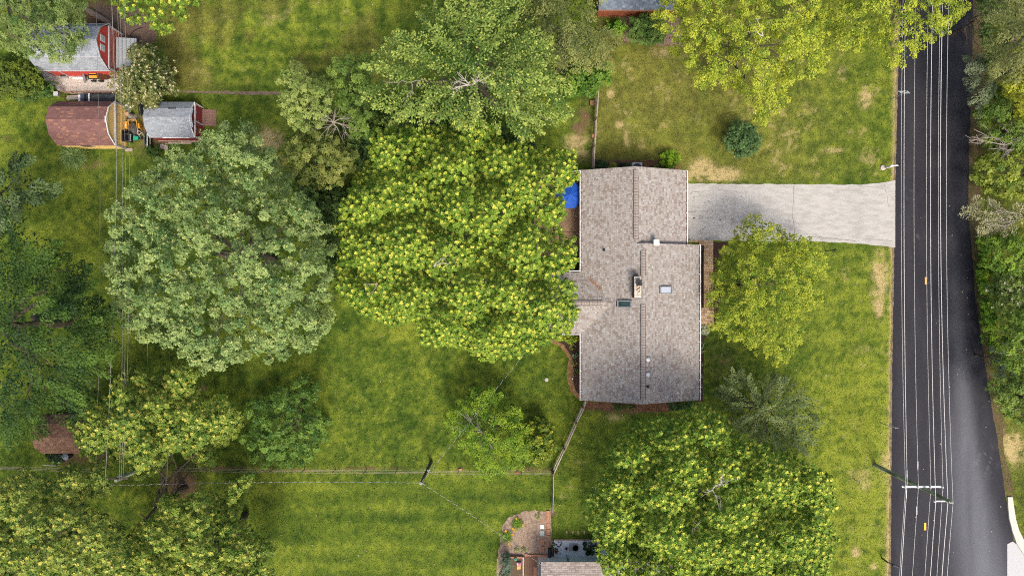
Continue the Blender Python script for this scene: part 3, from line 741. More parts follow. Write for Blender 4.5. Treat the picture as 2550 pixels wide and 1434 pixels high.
me = MB().box((0, 0, 0), (.04, ly1 - ly0 + .2, .03)).mesh('roof_rib', GREYM)
for i in range(5): 
    t_ = (i + .5) / 5; link('roof_rib', me, r_, (lx0 - .1 + (lx1 - lx0 + .22) * t_, (ly0 + ly1) / 2, 1.262 - .27 * t_))
# yellow shed
sx0, sx1, sy0, sy1 = gx_(178), gx_(316), gy_(371), gy_(269)
ysh = thing('shed', 'yellow gambrel shed with brown speckled shingle roof', 'shed', ((sx0 + sx1) / 2, (sy0 + sy1) / 2, 0))
wall, r_ = gambrel(ysh, sx0, sx1, sy0, sy1, 1.8, 2.72, 3.1, .62, None, YELW, WHITE, PAL_BROWN, over=.08)
laps(wall, sx1, sy0 + .05, sy1 - .05, 0, 1.6, YELW, .2)
t = MB(); t.box((sx1 + .06, (sy0 + sy1) / 2, 1.74), (.10, sy1 - sy0 + .1, .15)); t.box((sx1 + .03, sy0 - .02, .85), (.08, .12, 1.7)); t.box((sx1 + .03, sy1 + .02, .85), (.08, .12, 1.7)); t.build('trim', WHITEDIM, ysh)
t = MB(); t.box((sx1 + .03, (sy0 + sy1) / 2, 2.95), (.06, .5, .3)); t.build('gable_vent', WHITE, wall)
f = MB().box(((sx0 + sx1) / 2 - .2, sy0 - .02, 1.3), (.95, .05, .6)).build('window', WHITEDIM, wall); MB().box(((sx0 + sx1) / 2 - .2, sy0 - .05, 1.3), (.8, .02, .45)).build('pane', gl, f)
# small red and grey shed with ramp
qx0, qx1, qy0, qy1 = gx_(396), gx_(505), gy_(351), gy_(268)
rsh = thing('shed', 'small dark red shed with grey gambrel roof and white trim', 'shed', ((qx0 + qx1) / 2, (qy0 + qy1) / 2, 0))
wall, r_ = gambrel(rsh, qx0, qx1, qy0, qy1, 1.5, 2.12, 2.42, .62, None, REDD, WHITE, PAL_GREY, over=.06, frontover=-.05)
ym = (qy0 + qy1) / 2
ov = MB(); ovs = MB()
for ya, za, yb, zb_ in ((qy0 + .62, 2.13, ym, 2.43), (qy1 - .62, 2.13, ym, 2.43)):
    q = ((qx1, ya, za), (qx1 + .2, ya, za), (qx1 + .2, yb, zb_), (qx1, yb, zb_)); slab(ov, *q, t=.04); shingles(ovs, *q, .14, .25, PAL_GREY)
o = ov.build('roof_peak', ROOFB, rsh); o2 = ovs.build('shingles', TINT, o); o2['kind'] = 'stuff'
t = MB(); hw = (qy1 - qy0) / 2
t.box((qx1 + .03, ym, 1.46), (.07, qy1 - qy0, .14)); t.box((qx1 + .03, qy0 + .04, .75), (.07, .1, 1.5)); t.box((qx1 + .03, qy1 - .04, .75), (.07, .1, 1.5))
t.box((qx1 + .03, ym - .1, .72), (.07, .07, 1.45)); t.build('trim', WHITE, rsh)
for a, b in ((qy0 + .14, ym - .16), (ym - .04, qy1 - .14)):
    d = MB().box((qx1 + .02, (a + b) / 2, .72), (.05, b - a, 1.34)).build('door', REDD, rsh)
    h = MB(); h.box((qx1 + .06, a + .1 if a > qy0 + .5 else b - .1, .9), (.03, .05, .16)); h.box((qx1 + .06, (a + b) / 2, 1.3), (.03, .22, .04)); h.build('handle', GREYM, d)
t = MB(); t.box(((qx0 + qx1) / 2 + .3, qy0 - .07, 1.44), (2.2, .04, .05)); t.build('eave_board', WHITE, r_)
t = MB(); zv = 2.16; c_ = P(428, 270.5, zv); t.box(c_, (.6, .07, .05)); t.build('roof_vent', DARKM, r_)
RAMP = M('ramp_wood', C(158, 122, 108), var=.25, scale=5, rough=.9)
ramp = thing('ramp', 'square wooden ramp in front of the small red shed', 'ramp', P(521, 295))
rx0, rx1, ry0, ry1 = gx_(506), gx_(539), gy_(315), gy_(274)
me = MB().hexa([(rx0, -.062, .16), (rx1, -.062, 0), (rx1, .062, 0), (rx0, .062, .16), (rx0, -.062, .2), (rx1, -.062, .05), (rx1, .062, .05), (rx0, .062, .2)]).mesh('plank', RAMP, (rx0, 0, 0))
for i in range(10): link('plank', me, ramp, (rx0, ry0 + .07 + i * (ry1 - ry0) / 10, random.uniform(-.004, .004)))
# brown roofed shed, lower left
vx0, vx1, vy0, vy1 = gx_(137), gx_(262), gy_(1115), gy_(1026)
bsh = thing('shed', 'shed with plain brown ribbed gambrel roof under trees in the lower left', 'shed', ((vx0 + vx1) / 2, (vy0 + vy1) / 2, 0))
gambrel(bsh, vx0, vx1, vy0, vy1, 1.6, 2.3, 2.8, .5, None, M('brown_siding', C(110, 84, 66)), WHITEDIM, PAL_TAN, over=.08, course=.16)

# north neighbour: brick house, only its south eave in the frame
NYb = gy_(42)
nh = thing('house', 'neighbouring brick house with blue grey shingle roof at the top edge', 'house', (gx_(1600), NYb + 3, 0))
nx0, nx1 = gx_(1490), gx_(1668)
BRK = M('brick_wall', C(186, 104, 72), var=.25, scale=14, rough=.95)
nw = MB().box(((nx0 + nx1) / 2, NYb + 4, 1.25), (nx1 - nx0, 8, 2.5)).build('wall', BRK, nh)
bk = MB()
for r in range(33):
    x = nx0 - random.random() * .2
    while x < nx0 + 6:
        f = random.uniform(.75, 1.2); bk.box((x + .1, NYb - .008, .04 + r * .075), (.19, .03, .063), col=tuple(q * f for q in C(176, 104, 76))); x += .205
o = bk.build('bricks', TINT, nw); o['kind'] = 'stuff'
ey = NYb - .45
q = ((nx0 - .3, ey, 2.5), (nx1 + .3, ey, 2.5), (nx1 + .3, NYb + 4, 4.35), (nx0 - .3, NYb + 4, 4.35))
rb = MB(); slab(rb, *q); q2 = ((nx0 - .3, NYb + 8.45, 2.5), (nx1 + .3, NYb + 8.45, 2.5), q[2], q[3]); slab(rb, *q2)
r_ = rb.build('roof', ROOFB, nh); s2 = MB()
for q_ in (q, q2): shingles(s2, *q_, .15, .32, [(C(128, 142, 154), .4), (C(110, 124, 138), .4), (C(150, 160, 168), .2)])
o = s2.build('shingles', TINT, r_); o['kind'] = 'stuff'
MB().box(((nx0 + nx1) / 2, ey - .03, 2.42), (nx1 - nx0 + .6, .05, .15)).build('gutter', M('brown_gutter', C(168, 122, 100)), r_)

# south neighbour: tan roof and pale green wall
SYb = gy_(1385)
sh_ = thing('house', 'neighbouring house with pale tan shingle roof at the bottom edge', 'house', (gx_(1430), SYb - 3, 0))
hx0, hx1 = gx_(1366), gx_(1640)
GREENW = M('green_siding', (.50, .56, .52), var=.05, rough=.8)
hw_ = MB().box(((hx0 + hx1) / 2, SYb - 3.5, 1.25), (hx1 - hx0, 7, 2.5)).build('wall', GREENW, sh_)
me = MB().box((0, 0, 0), (hx1 - hx0, .03, .235), rx=-.06).mesh('lap_board', GREENW)
for i in range(10): link('lap_board', me, hw_, ((hx0 + hx1) / 2, SYb + .012, .13 + i * .25))
ey = SYb + .58 
q = ((hx0 - .75, ey, 2.6), (hx1 + .5, ey, 2.6), (hx1 + .5, SYb - 3.5, 4.2), (hx0 - .75, SYb - 3.5, 4.2))
q2 = ((hx0 - .75, SYb - 7.5, 2.6), (hx1 + .5, SYb - 7.5, 2.6), q[2], q[3])
rb = MB(); slab(rb, *q); slab(rb, *q2); r_ = rb.build('roof', ROOFB, sh_); s2 = MB()
for q_ in (q, q2): shingles(s2, *q_, .15, .32, [(C(202, 190, 180), .4), (C(190, 176, 166), .35), (C(176, 160, 152), .25)])
o = s2.build('shingles', TINT, r_); o['kind'] = 'stuff'
MB().hexa([(hx0 - .85, ey - .1, 2.48), (hx0 - .75, ey - .1, 2.48), (hx0 - .75, SYb - 3.5, 4.1), (hx0 - .85, SYb - 3.5, 4.1), (hx0 - .85, ey - .1, 2.66), (hx0 - .75, ey - .1, 2.66), (hx0 - .75, SYb - 3.5, 4.26), (hx0 - .85, SYb - 3.5, 4.26)]).build('rake_trim', M('slate_trim', C(78, 86, 98)), r_)
for b_ in ((136,87,306,190),(314,110,352,178),(178,269,316,371),(396,268,505,351),(137,1026,262,1115),(1490,-60,1850,42),(1366,1385,1640,1500),(506,274,539,315)):
    HARD.append([(b_[0], b_[1]), (b_[2], b_[1]), (b_[2], b_[3]), (b_[0], b_[3])])
HARD.append([(1455, 430), (1700, 430), (1700, 620), (1735, 620), (1735, 990), (1455, 990)])
# ------------------------------------------------------------------ trees and shrubs
class Leaves:
    def __init__(s): s.q = []; s.c = []
    def quads(s, ctr, u, v, L, W, col):
        """diamond leaves: ctr,u,v (N,3); L,W scalars or (N,)"""
        n = len(ctr)
        L = np.broadcast_to(np.asarray(L, float).reshape(-1, 1), (n, 1)); W = np.broadcast_to(np.asarray(W, float).reshape(-1, 1), (n, 1))
        a = ctr - u * L / 2; b = ctr + v * W / 2 + u * L * .08; c = ctr + u * L / 2; d = ctr - v * W / 2 + u * L * .08
        s.q.append(np.stack([a, b, c, d], 1)); s.c.append(np.clip(np.broadcast_to(col, (n, 3)), 0.003, 0.6))
    def build(s, name, parent, loc=None):
        q = np.concatenate(s.q); c = np.concatenate(s.c)
        me = bpy.data.meshes.new(name)
        fill_mesh(me, q.reshape(-1, 3) - (LOC[parent] if parent is not None else np.array(loc, float)), np.arange(len(q) * 4).reshape(-1, 4))
        a = me.attributes.new('col', 'FLOAT_COLOR', 'FACE')
        a.data.foreach_set('color', np.concatenate([c, np.ones((len(c), 1))], 1).astype(np.float32).ravel())
        me.materials.append(LEAF)
        global NLEAF; NLEAF += len(q)
        return link(name, me, parent, loc)
NLEAF = 0
def unit(a): return a / (np.linalg.norm(a, axis=-1, keepdims=True) + 1e-9)
def rosettes(lv, ctr, nrm, k, L, W, tilt0, tilt1, cols, r, off=0.5, lens=(0.8, 1.2)):
    """k leaves round each centre, cols (N,3) per rosette"""
    n = len(ctr)
    t = np.where(np.abs(nrm[:, 2:3]) < .9, [[0, 0, 1.0]], [[1.0, 0, 0]])
    a = unit(np.cross(nrm, t)); b = np.cross(nrm, a)
    ph = r.uniform(0, 2 * np.pi, (n, 1)) + np.arange(k)[None] * 2 * np.pi / k + r.normal(0, .3, (n, k))
    d = np.cos(ph)[..., None] * a[:, None] + np.sin(ph)[..., None] * b[:, None]
    el = r.uniform(tilt0, tilt1, (n, k))[..., None]
    u = d * np.cos(el) + nrm[:, None] * np.sin(el)
    v = unit(np.cross(nrm[:, None] + 0 * d, d) + r.normal(0, .18, d.shape))
    ls = L * r.uniform(lens[0], lens[1], (n, k))
    c = ctr[:, None] + u * (ls * off)[..., None]
    f = r.uniform(.86, 1.14, (n, k, 1))
    lv.quads(c.reshape(-1, 3), u.reshape(-1, 3), v.reshape(-1, 3), ls.reshape(-1), (W / L) * ls.reshape(-1), (cols[:, None] * f).reshape(-1, 3))
def lerp(a, b, t): t = np.clip(t, 0, 1)[:, None]; return np.asarray(a) * (1 - t) + np.asarray(b) * t

class Dome:
    """a crown as a real dome: outline in photo pixels (silhouette), heights in metres"""
    def __init__(s, outline, z_edge, z_top, r, flat=.55):
        s.o = np.asarray(outline, float); s.ze, s.zt, s.flat, s.r = z_edge, z_top, flat, r
        s.lo, s.hi = s.o.min(0), s.o.max(0)
        q = s.random(600); s.dmax = np.percentile(edge_dist(s.o, q), 97); s.c = q.mean(0)
        s.area = abs(sum(s.o[i - 1][0] * s.o[i][1] - s.o[i][0] * s.o[i - 1][1] for i in range(len(s.o)))) / 2
        zm = (z_edge + z_top) / 2; s.m2 = s.area * ((H - zm) / H / S) ** 2
        s.base = np.array(P(s.c[0], s.c[1], zm)); s.base[2] = 0
        s.radius = math.sqrt(s.m2 / math.pi)
        s.lobes = None
    def set_lobes(s, sp, amp, stretch=1.0):
        """break the dome into separate foliage masses with hollows between them"""
        p = s.spaced(sp); s.lobes = p; s.lsp = sp; s.lamp = amp
        d = p - s.c; th = np.arctan2(d[:, 1], d[:, 0]) + s.r.normal(0, .5, len(p))
        s.lax = np.stack([np.cos(th), np.sin(th)], 1); s.lst = np.full(len(p), stretch) * s.r.uniform(.8, 1.2, len(p)); s.lh = s.r.normal(0, .35, len(p))
    def lobe(s, p):
        best = np.full(len(p), -1.0)
        for i in range(len(s.lobes)):
            d = p - s.lobes[i]; a = d @ s.lax[i]; b = d @ np.array([-s.lax[i][1], s.lax[i][0]])
            v = 1 - ((a / (s.lsp * .60 * s.lst[i])) ** 2 + (b / (s.lsp * .60 / s.lst[i])) ** 2) + s.lh[i] * .5
            best = np.maximum(best, v)
        return best
    def random(s, n):
        out = np.zeros((0, 2))
        while len(out) < n:
            p = s.r.uniform(s.lo, s.hi, (n * 2, 2)); out = np.concatenate([out, p[inside(s.o, p)]])
        return out[:n]
    def spaced(s, d):
        cand = s.random(int(max(60, 7 * s.area / d ** 2))); grid = {}; keep = []
        for p in cand:
            k = (int(p[0] // d), int(p[1] // d)); ok = True
            for i in (-1, 0, 1):
                for j in (-1, 0, 1):
                    for q in grid.get((k[0] + i, k[1] + j), ()):
                        if (p[0] - q[0]) ** 2 + (p[1] - q[1]) ** 2 < d * d: ok = False; break
                    if not ok: break
                if not ok: break
            if ok: grid.setdefault(k, []).append(p); keep.append(p)
        return np.array(keep)
    def z(s, p):
        t = np.clip(edge_dist(s.o, p) / s.dmax, 0, 1) * np.where(inside(s.o, p), 1, 0)
        z = s.ze + (s.zt - s.ze) * (1 - (1 - t) ** 2) ** s.flat
        if s.lobes is not None: z = z + s.lamp * (np.clip(s.lobe(p), -.9, 1.2) - .75)
        return z
    def w(s, p, z):
        k = (H - z) / H / S
        return np.stack([(p[:, 0] - 1275) * k, (717 - p[:, 1]) * k, z], 1)

def filler(lv, dm, dens, L, c0, c1, r, drop=1.2, depth=2.5):  # inner leaves, coloured darker so the gaps between clumps look shaded
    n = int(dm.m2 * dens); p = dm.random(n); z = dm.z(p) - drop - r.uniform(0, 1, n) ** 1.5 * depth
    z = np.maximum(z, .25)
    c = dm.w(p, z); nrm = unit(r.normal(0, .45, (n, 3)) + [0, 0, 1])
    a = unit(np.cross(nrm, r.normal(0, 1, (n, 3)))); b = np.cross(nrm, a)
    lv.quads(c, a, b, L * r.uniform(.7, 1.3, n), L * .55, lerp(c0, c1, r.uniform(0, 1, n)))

def clump_crown(lv, dm, r, sp, rad, per, k, L, W, c0, c1, tipc=None, tip_p=.6, tipL=.16, tipW=.12, squash=.75, jz=.7, var=.35, top=None, topL=.15, topW=.13):
    p = dm.spaced(sp); z = dm.z(p) + r.normal(0, jz, len(p)) * np.clip(edge_dist(dm.o, p) / 40, .25, 1); c = dm.w(p, np.maximum(z, rad * .6))
    # extra clumps low on the flank so the crown is closed from the side
    q = dm.random(int(len(p) * .9)); e = edge_dist(dm.o, q); q = q[e < 34]
    zq = dm.ze - r.uniform(.3, 1, len(q)) * min(dm.ze * .55, dm.radius * .8); c2 = dm.w(q, np.maximum(zq, .4))
    c2[:, :2] = dm.base[:2] + (c2[:, :2] - dm.base[:2]) * .93
    allc = np.concatenate([c, c2]); n = len(allc)
    per_n = per
    shade = r.normal(.5, var * .8, n)
    rr = rad * r.uniform(.65, 1.3, n)
    d = r.normal(0, 1, (n, per_n, 3)); d = unit(d); d[..., 2] = np.where(d[..., 2] < -.25, -d[..., 2], d[..., 2]); d = unit(d)
    bump = 1 + .22 * r.normal(0, 1, (n, per_n, 1))
    ctr = allc[:, None] + d * rr[:, None, None] * bump * [1, 1, squash]
    nrm = unit(d * .75 + [0, 0, .55])
    ctr = ctr.reshape(-1, 3); nrm = nrm.reshape(-1, 3)
    ctr[:, 2] = np.maximum(ctr[:, 2], .08)
    sh = np.repeat(shade, per_n) + r.normal(0, var * .6, len(ctr))
    rosettes(lv, ctr, nrm, k, L, W, -.35, .55, lerp(c0, c1, sh), r)
    if tipc is not None:
        m = (r.uniform(0, 1, len(ctr)) < tip_p) & (d.reshape(-1, 3)[:, 2] > .05)
        tc = lerp(tipc[0], tipc[1], r.uniform(0, 1, m.sum()))
        rosettes(lv, ctr[m] + nrm[m] * L * .16, nrm[m], 5, tipL, tipW, .15, .9, tc, r)
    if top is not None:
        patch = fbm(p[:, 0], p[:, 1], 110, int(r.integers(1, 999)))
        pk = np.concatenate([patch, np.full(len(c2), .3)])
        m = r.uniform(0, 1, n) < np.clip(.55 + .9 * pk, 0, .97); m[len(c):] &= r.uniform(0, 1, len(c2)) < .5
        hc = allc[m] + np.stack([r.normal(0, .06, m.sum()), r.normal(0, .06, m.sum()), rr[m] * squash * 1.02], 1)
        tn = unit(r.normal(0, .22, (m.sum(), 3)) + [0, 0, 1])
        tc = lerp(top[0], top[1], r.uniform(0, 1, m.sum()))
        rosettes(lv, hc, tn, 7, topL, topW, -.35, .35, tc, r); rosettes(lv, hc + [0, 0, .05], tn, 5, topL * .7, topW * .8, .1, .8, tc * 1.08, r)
    return allc

def tips_crown(lv, dm, r, sp, L, W, c0, c1, tipc, tip_p=.8, tipL=.17, tipW=.15, under=1.6, var=.25, cut=-.35):
    p = dm.spaced(sp)
    if dm.lobes is not None:
        v = dm.lobe(p); p = p[(v > cut) | (r.uniform(0, 1, len(p)) < .35)]
    n = len(p); z = dm.z(p) + r.normal(0, .16, n); c = dm.w(p, z)
    # slope of the surface gives each shoot its outward lean
    e = 6.0
    gx = (dm.z(p + [e, 0]) - dm.z(p - [e, 0])) / (2 * e / S); gy = -(dm.z(p + [0, e]) - dm.z(p - [0, e])) / (2 * e / S)
    nrm = unit(np.stack([-np.clip(gx, -1.6, 1.6), -np.clip(gy, -1.6, 1.6), np.ones(n) * 1.1], 1) + r.normal(0, .18, (n, 3)))
    patch = fbm(p[:, 0], p[:, 1], 90, int(r.integers(1, 999)))
    sh = .5 + (patch - .5) * 1.2 + r.normal(0, var, n)
    rosettes(lv, c - nrm * .16, nrm, 8, L, W, -.55, .15, lerp(c0, c1, sh), r)
    m = r.uniform(0, 1, n) < np.clip(tip_p * (.8 + .4 * patch), 0, 1)
    tc = lerp(tipc[0], tipc[1], r.uniform(0, 1, m.sum()))
    rosettes(lv, c[m] + nrm[m] * .07, nrm[m], 7, tipL, tipW, -.15, .65, tc, r)
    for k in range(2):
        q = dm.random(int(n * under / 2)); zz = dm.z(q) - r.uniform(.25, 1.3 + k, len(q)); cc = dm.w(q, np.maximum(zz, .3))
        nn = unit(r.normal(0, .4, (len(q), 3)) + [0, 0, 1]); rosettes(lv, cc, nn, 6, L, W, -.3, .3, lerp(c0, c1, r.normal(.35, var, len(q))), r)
    # flank shoots below the silhouette
    q = dm.random(n); ed = edge_dist(dm.o, q); q = q[ed < 30]; zq = dm.ze - r.uniform(.2, 1, len(q)) * min(dm.ze * .55, dm.radius * .7); c2 = dm.w(q, np.maximum(zq, .4)); c2[:, :2] = dm.base[:2] + (c2[:, :2] - dm.base[:2]) * .95
    out = unit((c2 - dm.base) * [1, 1, 0] + [0, 0, .5]); rosettes(lv, c2, out, 6, L, W, -.3, .4, lerp(c0, c1, r.normal(.5, var, len(q))), r)
    return c

def spray_crown(lv, dm, r, n, length, width, nb, nj, L, W, c0, c1, tipc=None, centres=None, depth=2.5, droop=.25, ang=.9, jit=.45, var=.3, rise=0.0):
    q0 = dm.random(n)
    cen = np.asarray(centres if centres is not None else [dm.c], float)
    j = np.argmin(((q0[:, None] - cen[None]) ** 2).sum(-1), 1)
    dr = q0 - cen[j]; th = np.arctan2(dr[:, 1], dr[:, 0]) + r.normal(0, jit, n)
    ln = length * r.uniform(.6, 1.25, n)
    k = 1 / S * (H - (dm.ze + dm.zt) / 2) / H
    lnp = ln / k
    dirp = np.stack([np.cos(th), np.sin(th)], 1)
    q1 = q0 + dirp * lnp[:, None] * .62; qs = q0 - dirp * lnp[:, None] * .38
    # pull tips back so they stay near the outline
    out = ~inside(dm.o, q1); ed = edge_dist(dm.o, q1)
    back = np.where(out, np.clip(ed - 9 * r.uniform(0, 1.4, n), 0, None), 0)
    q1 = q1 - dirp * back[:, None]; qs = qs - dirp * back[:, None]
    dz = -(r.uniform(0, 1, n) ** 1.8) * depth
    zm = dm.z(q0) + dz
    p0 = dm.w(qs, np.maximum(zm + droop * ln * .4 - rise * ln, .3)); p1 = dm.w(q1, np.maximum(zm - droop * ln * .6 + rise * ln, .25))
    f = unit(p1 - p0); side = unit(np.stack([-f[:, 1], f[:, 0], 0 * f[:, 0]], 1)); up = np.cross(f, side); up = np.where(up[:, 2:3] < 0, -up, up)
    roll = r.normal(0, .25, (n, 1)); side = unit(side * np.cos(roll) + up * np.sin(roll))
    wd = width * r.uniform(.7, 1.25, n)
    t = (np.arange(nb) + .5) / nb
    prof = np.sin(np.pi * (t * .80 + .16)) ** .8
    C_, U_, N_, K_ = [], [], [], []
    shade = r.normal(.5, var, n)
    for sgn in (-1, 1):
        for i in range(nb):
            a = ang + r.normal(0, .12, n)
            bd = unit(f * np.cos(a)[:, None] + side * (sgn * np.sin(a))[:, None])
            root = p0 + (p1 - p0) * np.clip(t[i] + r.normal(0, .02, n), 0, 1)[:, None]
            for m in range(nj):
                s_ = (m + .6) / nj
                c = root + bd * (wd * prof[i] * s_)[:, None] - [[0, 0, .28]] * (wd * s_ ** 2)[:, None] + r.normal(0, L * .22, (n, 3))
                C_.append(c); U_.append(unit(bd + r.normal(0, .35, (n, 3)))); K_.append(shade + (t[i] - .5) * .5 + r.normal(0, var * .4, n) + (.10 if m == nj - 1 else -.05))
    for i in range(3):
        C_.append(p1 - f * (i * L * .5) + r.normal(0, L * .2, (n, 3))); U_.append(unit(f + r.normal(0, .2, (n, 3)))); K_.append(shade + .2 + r.normal(0, var, n))
    c = np.concatenate(C_); u = np.concatenate(U_); kk = np.concatenate(K_)
    nn = unit(r.normal(0, .38, c.shape) + [0, 0, 1]); v = unit(np.cross(nn, u))
    c[:, 2] = np.maximum(c[:, 2], .06)
    col = lerp(c0, c1, kk)
    if tipc is not None:
        m = np.zeros(len(c), bool); m[-3 * n:] = True
        m |= r.uniform(0, 1, len(c)) < .10
        col[m] = lerp(tipc[0], tipc[1], r.uniform(0, 1, m.sum()))
    lv.quads(c, u, v, L * r.uniform(.75, 1.25, len(c)), W * r.uniform(.8, 1.2, len(c)), col)
    return p0, p1

def limb_pts(a, b, r, bend=.12, n=5):
    a = np.array(a, float); b = np.array(b, float); L = np.linalg.norm(b - a)
    out = []
    off = r.normal(0, bend * L, 3)
    for i in range(n + 1):
        t = i / n; out.append(a + (b - a) * t + off * math.sin(math.pi * t) + (r.normal(0, .03 * L, 3) if 0 < i < n else 0))
    return out
def trunk(parent, base, ztop, r0, targets, r, mat=BARK, nl=16, name='trunk', fork=.45, rl=None):
    mb = MB(); b = np.array(base, float)
    top = b + [r.normal(0, .2), r.normal(0, .2), ztop]
    tp = limb_pts(b - [0, 0, .1], top, r, .02, 6)
    mb.tube(tp, [r0 * (1.25 if i == 0 else 1 - .8 * i / 6) for i in range(7)], 8)
    if len(targets):
        idx = r.choice(len(targets), min(nl, len(targets)), replace=False)
        for i in idx:
            h = r.uniform(fork, .9) * ztop; t = np.array(targets[i], float); t = np.array([b[0], b[1], 0]) * .16 + t * .84 - [0, 0, .5]; t[2] = max(t[2], .3); h = min(h, t[2] * .95)
            s_ = np.array([tp[0][0] + (top[0] - tp[0][0]) * h / ztop, tp[0][1] + (top[1] - tp[0][1]) * h / ztop, h])
            rr = (rl or r0 * .42) * r.uniform(.7, 1.2)
            mb.tube(limb_pts(s_, t - [0, 0, .15], r, .08, 5), [rr * (1 - .86 * k / 5) for k in range(6)], 5)
    return mb.build(name, mat, parent)
def bare_branches(parent, origin, tips, r, mat, r0=.05, twigs=4, name='bare_branch', tl=.7):
    mb = MB()
    for t in tips:
        pts = limb_pts(origin, t, r, .08, 5)
        mb.tube(pts, [r0 * (1 - .75 * k / 5) for k in range(6)], 5)
        for _ in range(twigs):
            i = r.integers(2, 5); a = pts[i]; d = np.array(t) - np.array(origin); d = d / (np.linalg.norm(d) + 1e-9)
            e = a + (d * r.uniform(.3, 1) + r.normal(0, .55, 3) * [1, 1, .4]) * tl
            mb.tube(limb_pts(a, e, r, .1, 3), [r0 * .4, r0 * .3, r0 * .25, r0 * .15], 4)
    return mb.build(name, mat, parent)

def tree(name, label, outline, ze, zt, style, seed, cat='tree', group=None, trunk_r=.28, base=None, limbs=16, bark=BARK, flat=.55, lobes=None, **kw):
    r = np.random.default_rng(seed); dm = Dome(outline, ze, zt, r, flat)
    b = np.array(P(*base)) if base is not None else dm.base
    if base is None and (dm.lo[0] < 0 or dm.hi[0] > 2560):      # crown cut by the frame: the trunk stands further out
        b = dm.base + (np.array(P(dm.c[0], dm.c[1], 0)) - dm.base) * .7; b[2] = 0
    if trunk_r: t = thing(name, label, cat, (b[0], b[1], 0), group)
    lv = Leaves(); tg = []
    if lobes: dm.set_lobes(*lobes)
    for s in (style if isinstance(style, list) else [style]):
        s = dict(s); kind = s.pop('kind')
        if kind == 'spray': s.update(kw)
        if kind == 'clump': tg = clump_crown(lv, dm, r, **s)
        elif kind == 'spray':
            s['n'] = max(12, int(s.pop('per_m2') * dm.m2)); _, tg = spray_crown(lv, dm, r, **s)
        elif kind == 'tips': tg = tips_crown(lv, dm, r, **s)
        elif kind == 'fill': filler(lv, dm, r=r, **s)
    if trunk_r: lv.build('crown', t)
    else: t = tag(lv.build(name, None, (b[0], b[1], 0)), label, cat, group)
    if trunk_r:
        tg = np.array(tg); tg = tg[tg[:, 2] > ze * .7] if len(tg) else tg
        trunk(t, (b[0], b[1], 0), zt * .72, trunk_r, tg, r, bark, limbs)
    return t, dm, r

# foliage kinds; the darker fill colours carry the shade of crown hollows -------------------------------------------------------
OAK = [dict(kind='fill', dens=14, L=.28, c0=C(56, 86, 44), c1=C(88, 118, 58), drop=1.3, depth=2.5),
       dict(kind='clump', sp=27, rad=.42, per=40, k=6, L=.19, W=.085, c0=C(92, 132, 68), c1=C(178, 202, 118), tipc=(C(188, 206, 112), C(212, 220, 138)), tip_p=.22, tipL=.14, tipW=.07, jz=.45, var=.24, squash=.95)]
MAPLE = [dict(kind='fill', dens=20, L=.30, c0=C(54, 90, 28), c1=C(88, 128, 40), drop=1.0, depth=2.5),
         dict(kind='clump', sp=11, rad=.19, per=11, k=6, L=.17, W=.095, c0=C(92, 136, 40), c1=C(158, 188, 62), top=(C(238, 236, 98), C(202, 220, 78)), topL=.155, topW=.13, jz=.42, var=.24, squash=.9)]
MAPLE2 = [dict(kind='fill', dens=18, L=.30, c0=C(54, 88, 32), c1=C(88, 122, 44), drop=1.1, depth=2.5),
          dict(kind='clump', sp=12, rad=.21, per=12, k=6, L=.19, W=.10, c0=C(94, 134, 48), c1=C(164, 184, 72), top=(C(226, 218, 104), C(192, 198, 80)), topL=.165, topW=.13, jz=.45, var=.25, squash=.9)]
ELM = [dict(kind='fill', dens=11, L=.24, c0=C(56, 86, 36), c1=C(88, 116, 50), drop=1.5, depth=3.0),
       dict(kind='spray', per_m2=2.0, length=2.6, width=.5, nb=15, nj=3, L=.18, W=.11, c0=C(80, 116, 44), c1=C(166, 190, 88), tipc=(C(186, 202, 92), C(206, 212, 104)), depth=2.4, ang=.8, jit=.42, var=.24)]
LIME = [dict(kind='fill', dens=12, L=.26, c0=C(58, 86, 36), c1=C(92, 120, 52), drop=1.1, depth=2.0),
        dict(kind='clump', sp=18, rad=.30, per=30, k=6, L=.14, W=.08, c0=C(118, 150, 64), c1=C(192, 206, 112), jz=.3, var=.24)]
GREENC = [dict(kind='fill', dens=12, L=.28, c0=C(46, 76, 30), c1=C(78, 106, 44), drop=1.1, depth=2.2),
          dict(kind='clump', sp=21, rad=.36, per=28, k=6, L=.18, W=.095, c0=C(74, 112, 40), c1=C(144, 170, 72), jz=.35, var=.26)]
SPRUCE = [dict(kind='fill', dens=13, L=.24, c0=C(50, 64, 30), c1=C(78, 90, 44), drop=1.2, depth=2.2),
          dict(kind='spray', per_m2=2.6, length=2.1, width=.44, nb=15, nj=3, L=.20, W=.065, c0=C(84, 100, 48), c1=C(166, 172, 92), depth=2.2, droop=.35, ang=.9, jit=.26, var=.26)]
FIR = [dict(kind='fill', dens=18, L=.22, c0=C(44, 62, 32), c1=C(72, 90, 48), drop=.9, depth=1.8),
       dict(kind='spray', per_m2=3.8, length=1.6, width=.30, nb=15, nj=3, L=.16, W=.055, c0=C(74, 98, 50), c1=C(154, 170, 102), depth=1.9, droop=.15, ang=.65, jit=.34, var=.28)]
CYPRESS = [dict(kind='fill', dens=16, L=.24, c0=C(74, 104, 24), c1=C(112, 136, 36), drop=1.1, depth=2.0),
           dict(kind='spray', per_m2=5.6, length=1.15, width=.30, nb=10, nj=3, L=.13, W=.075, c0=C(106, 140, 32), c1=C(192, 204, 60), tipc=(C(220, 218, 78), C(192, 202, 64)), depth=1.6, droop=.1, ang=.8, jit=.9, var=.26)]
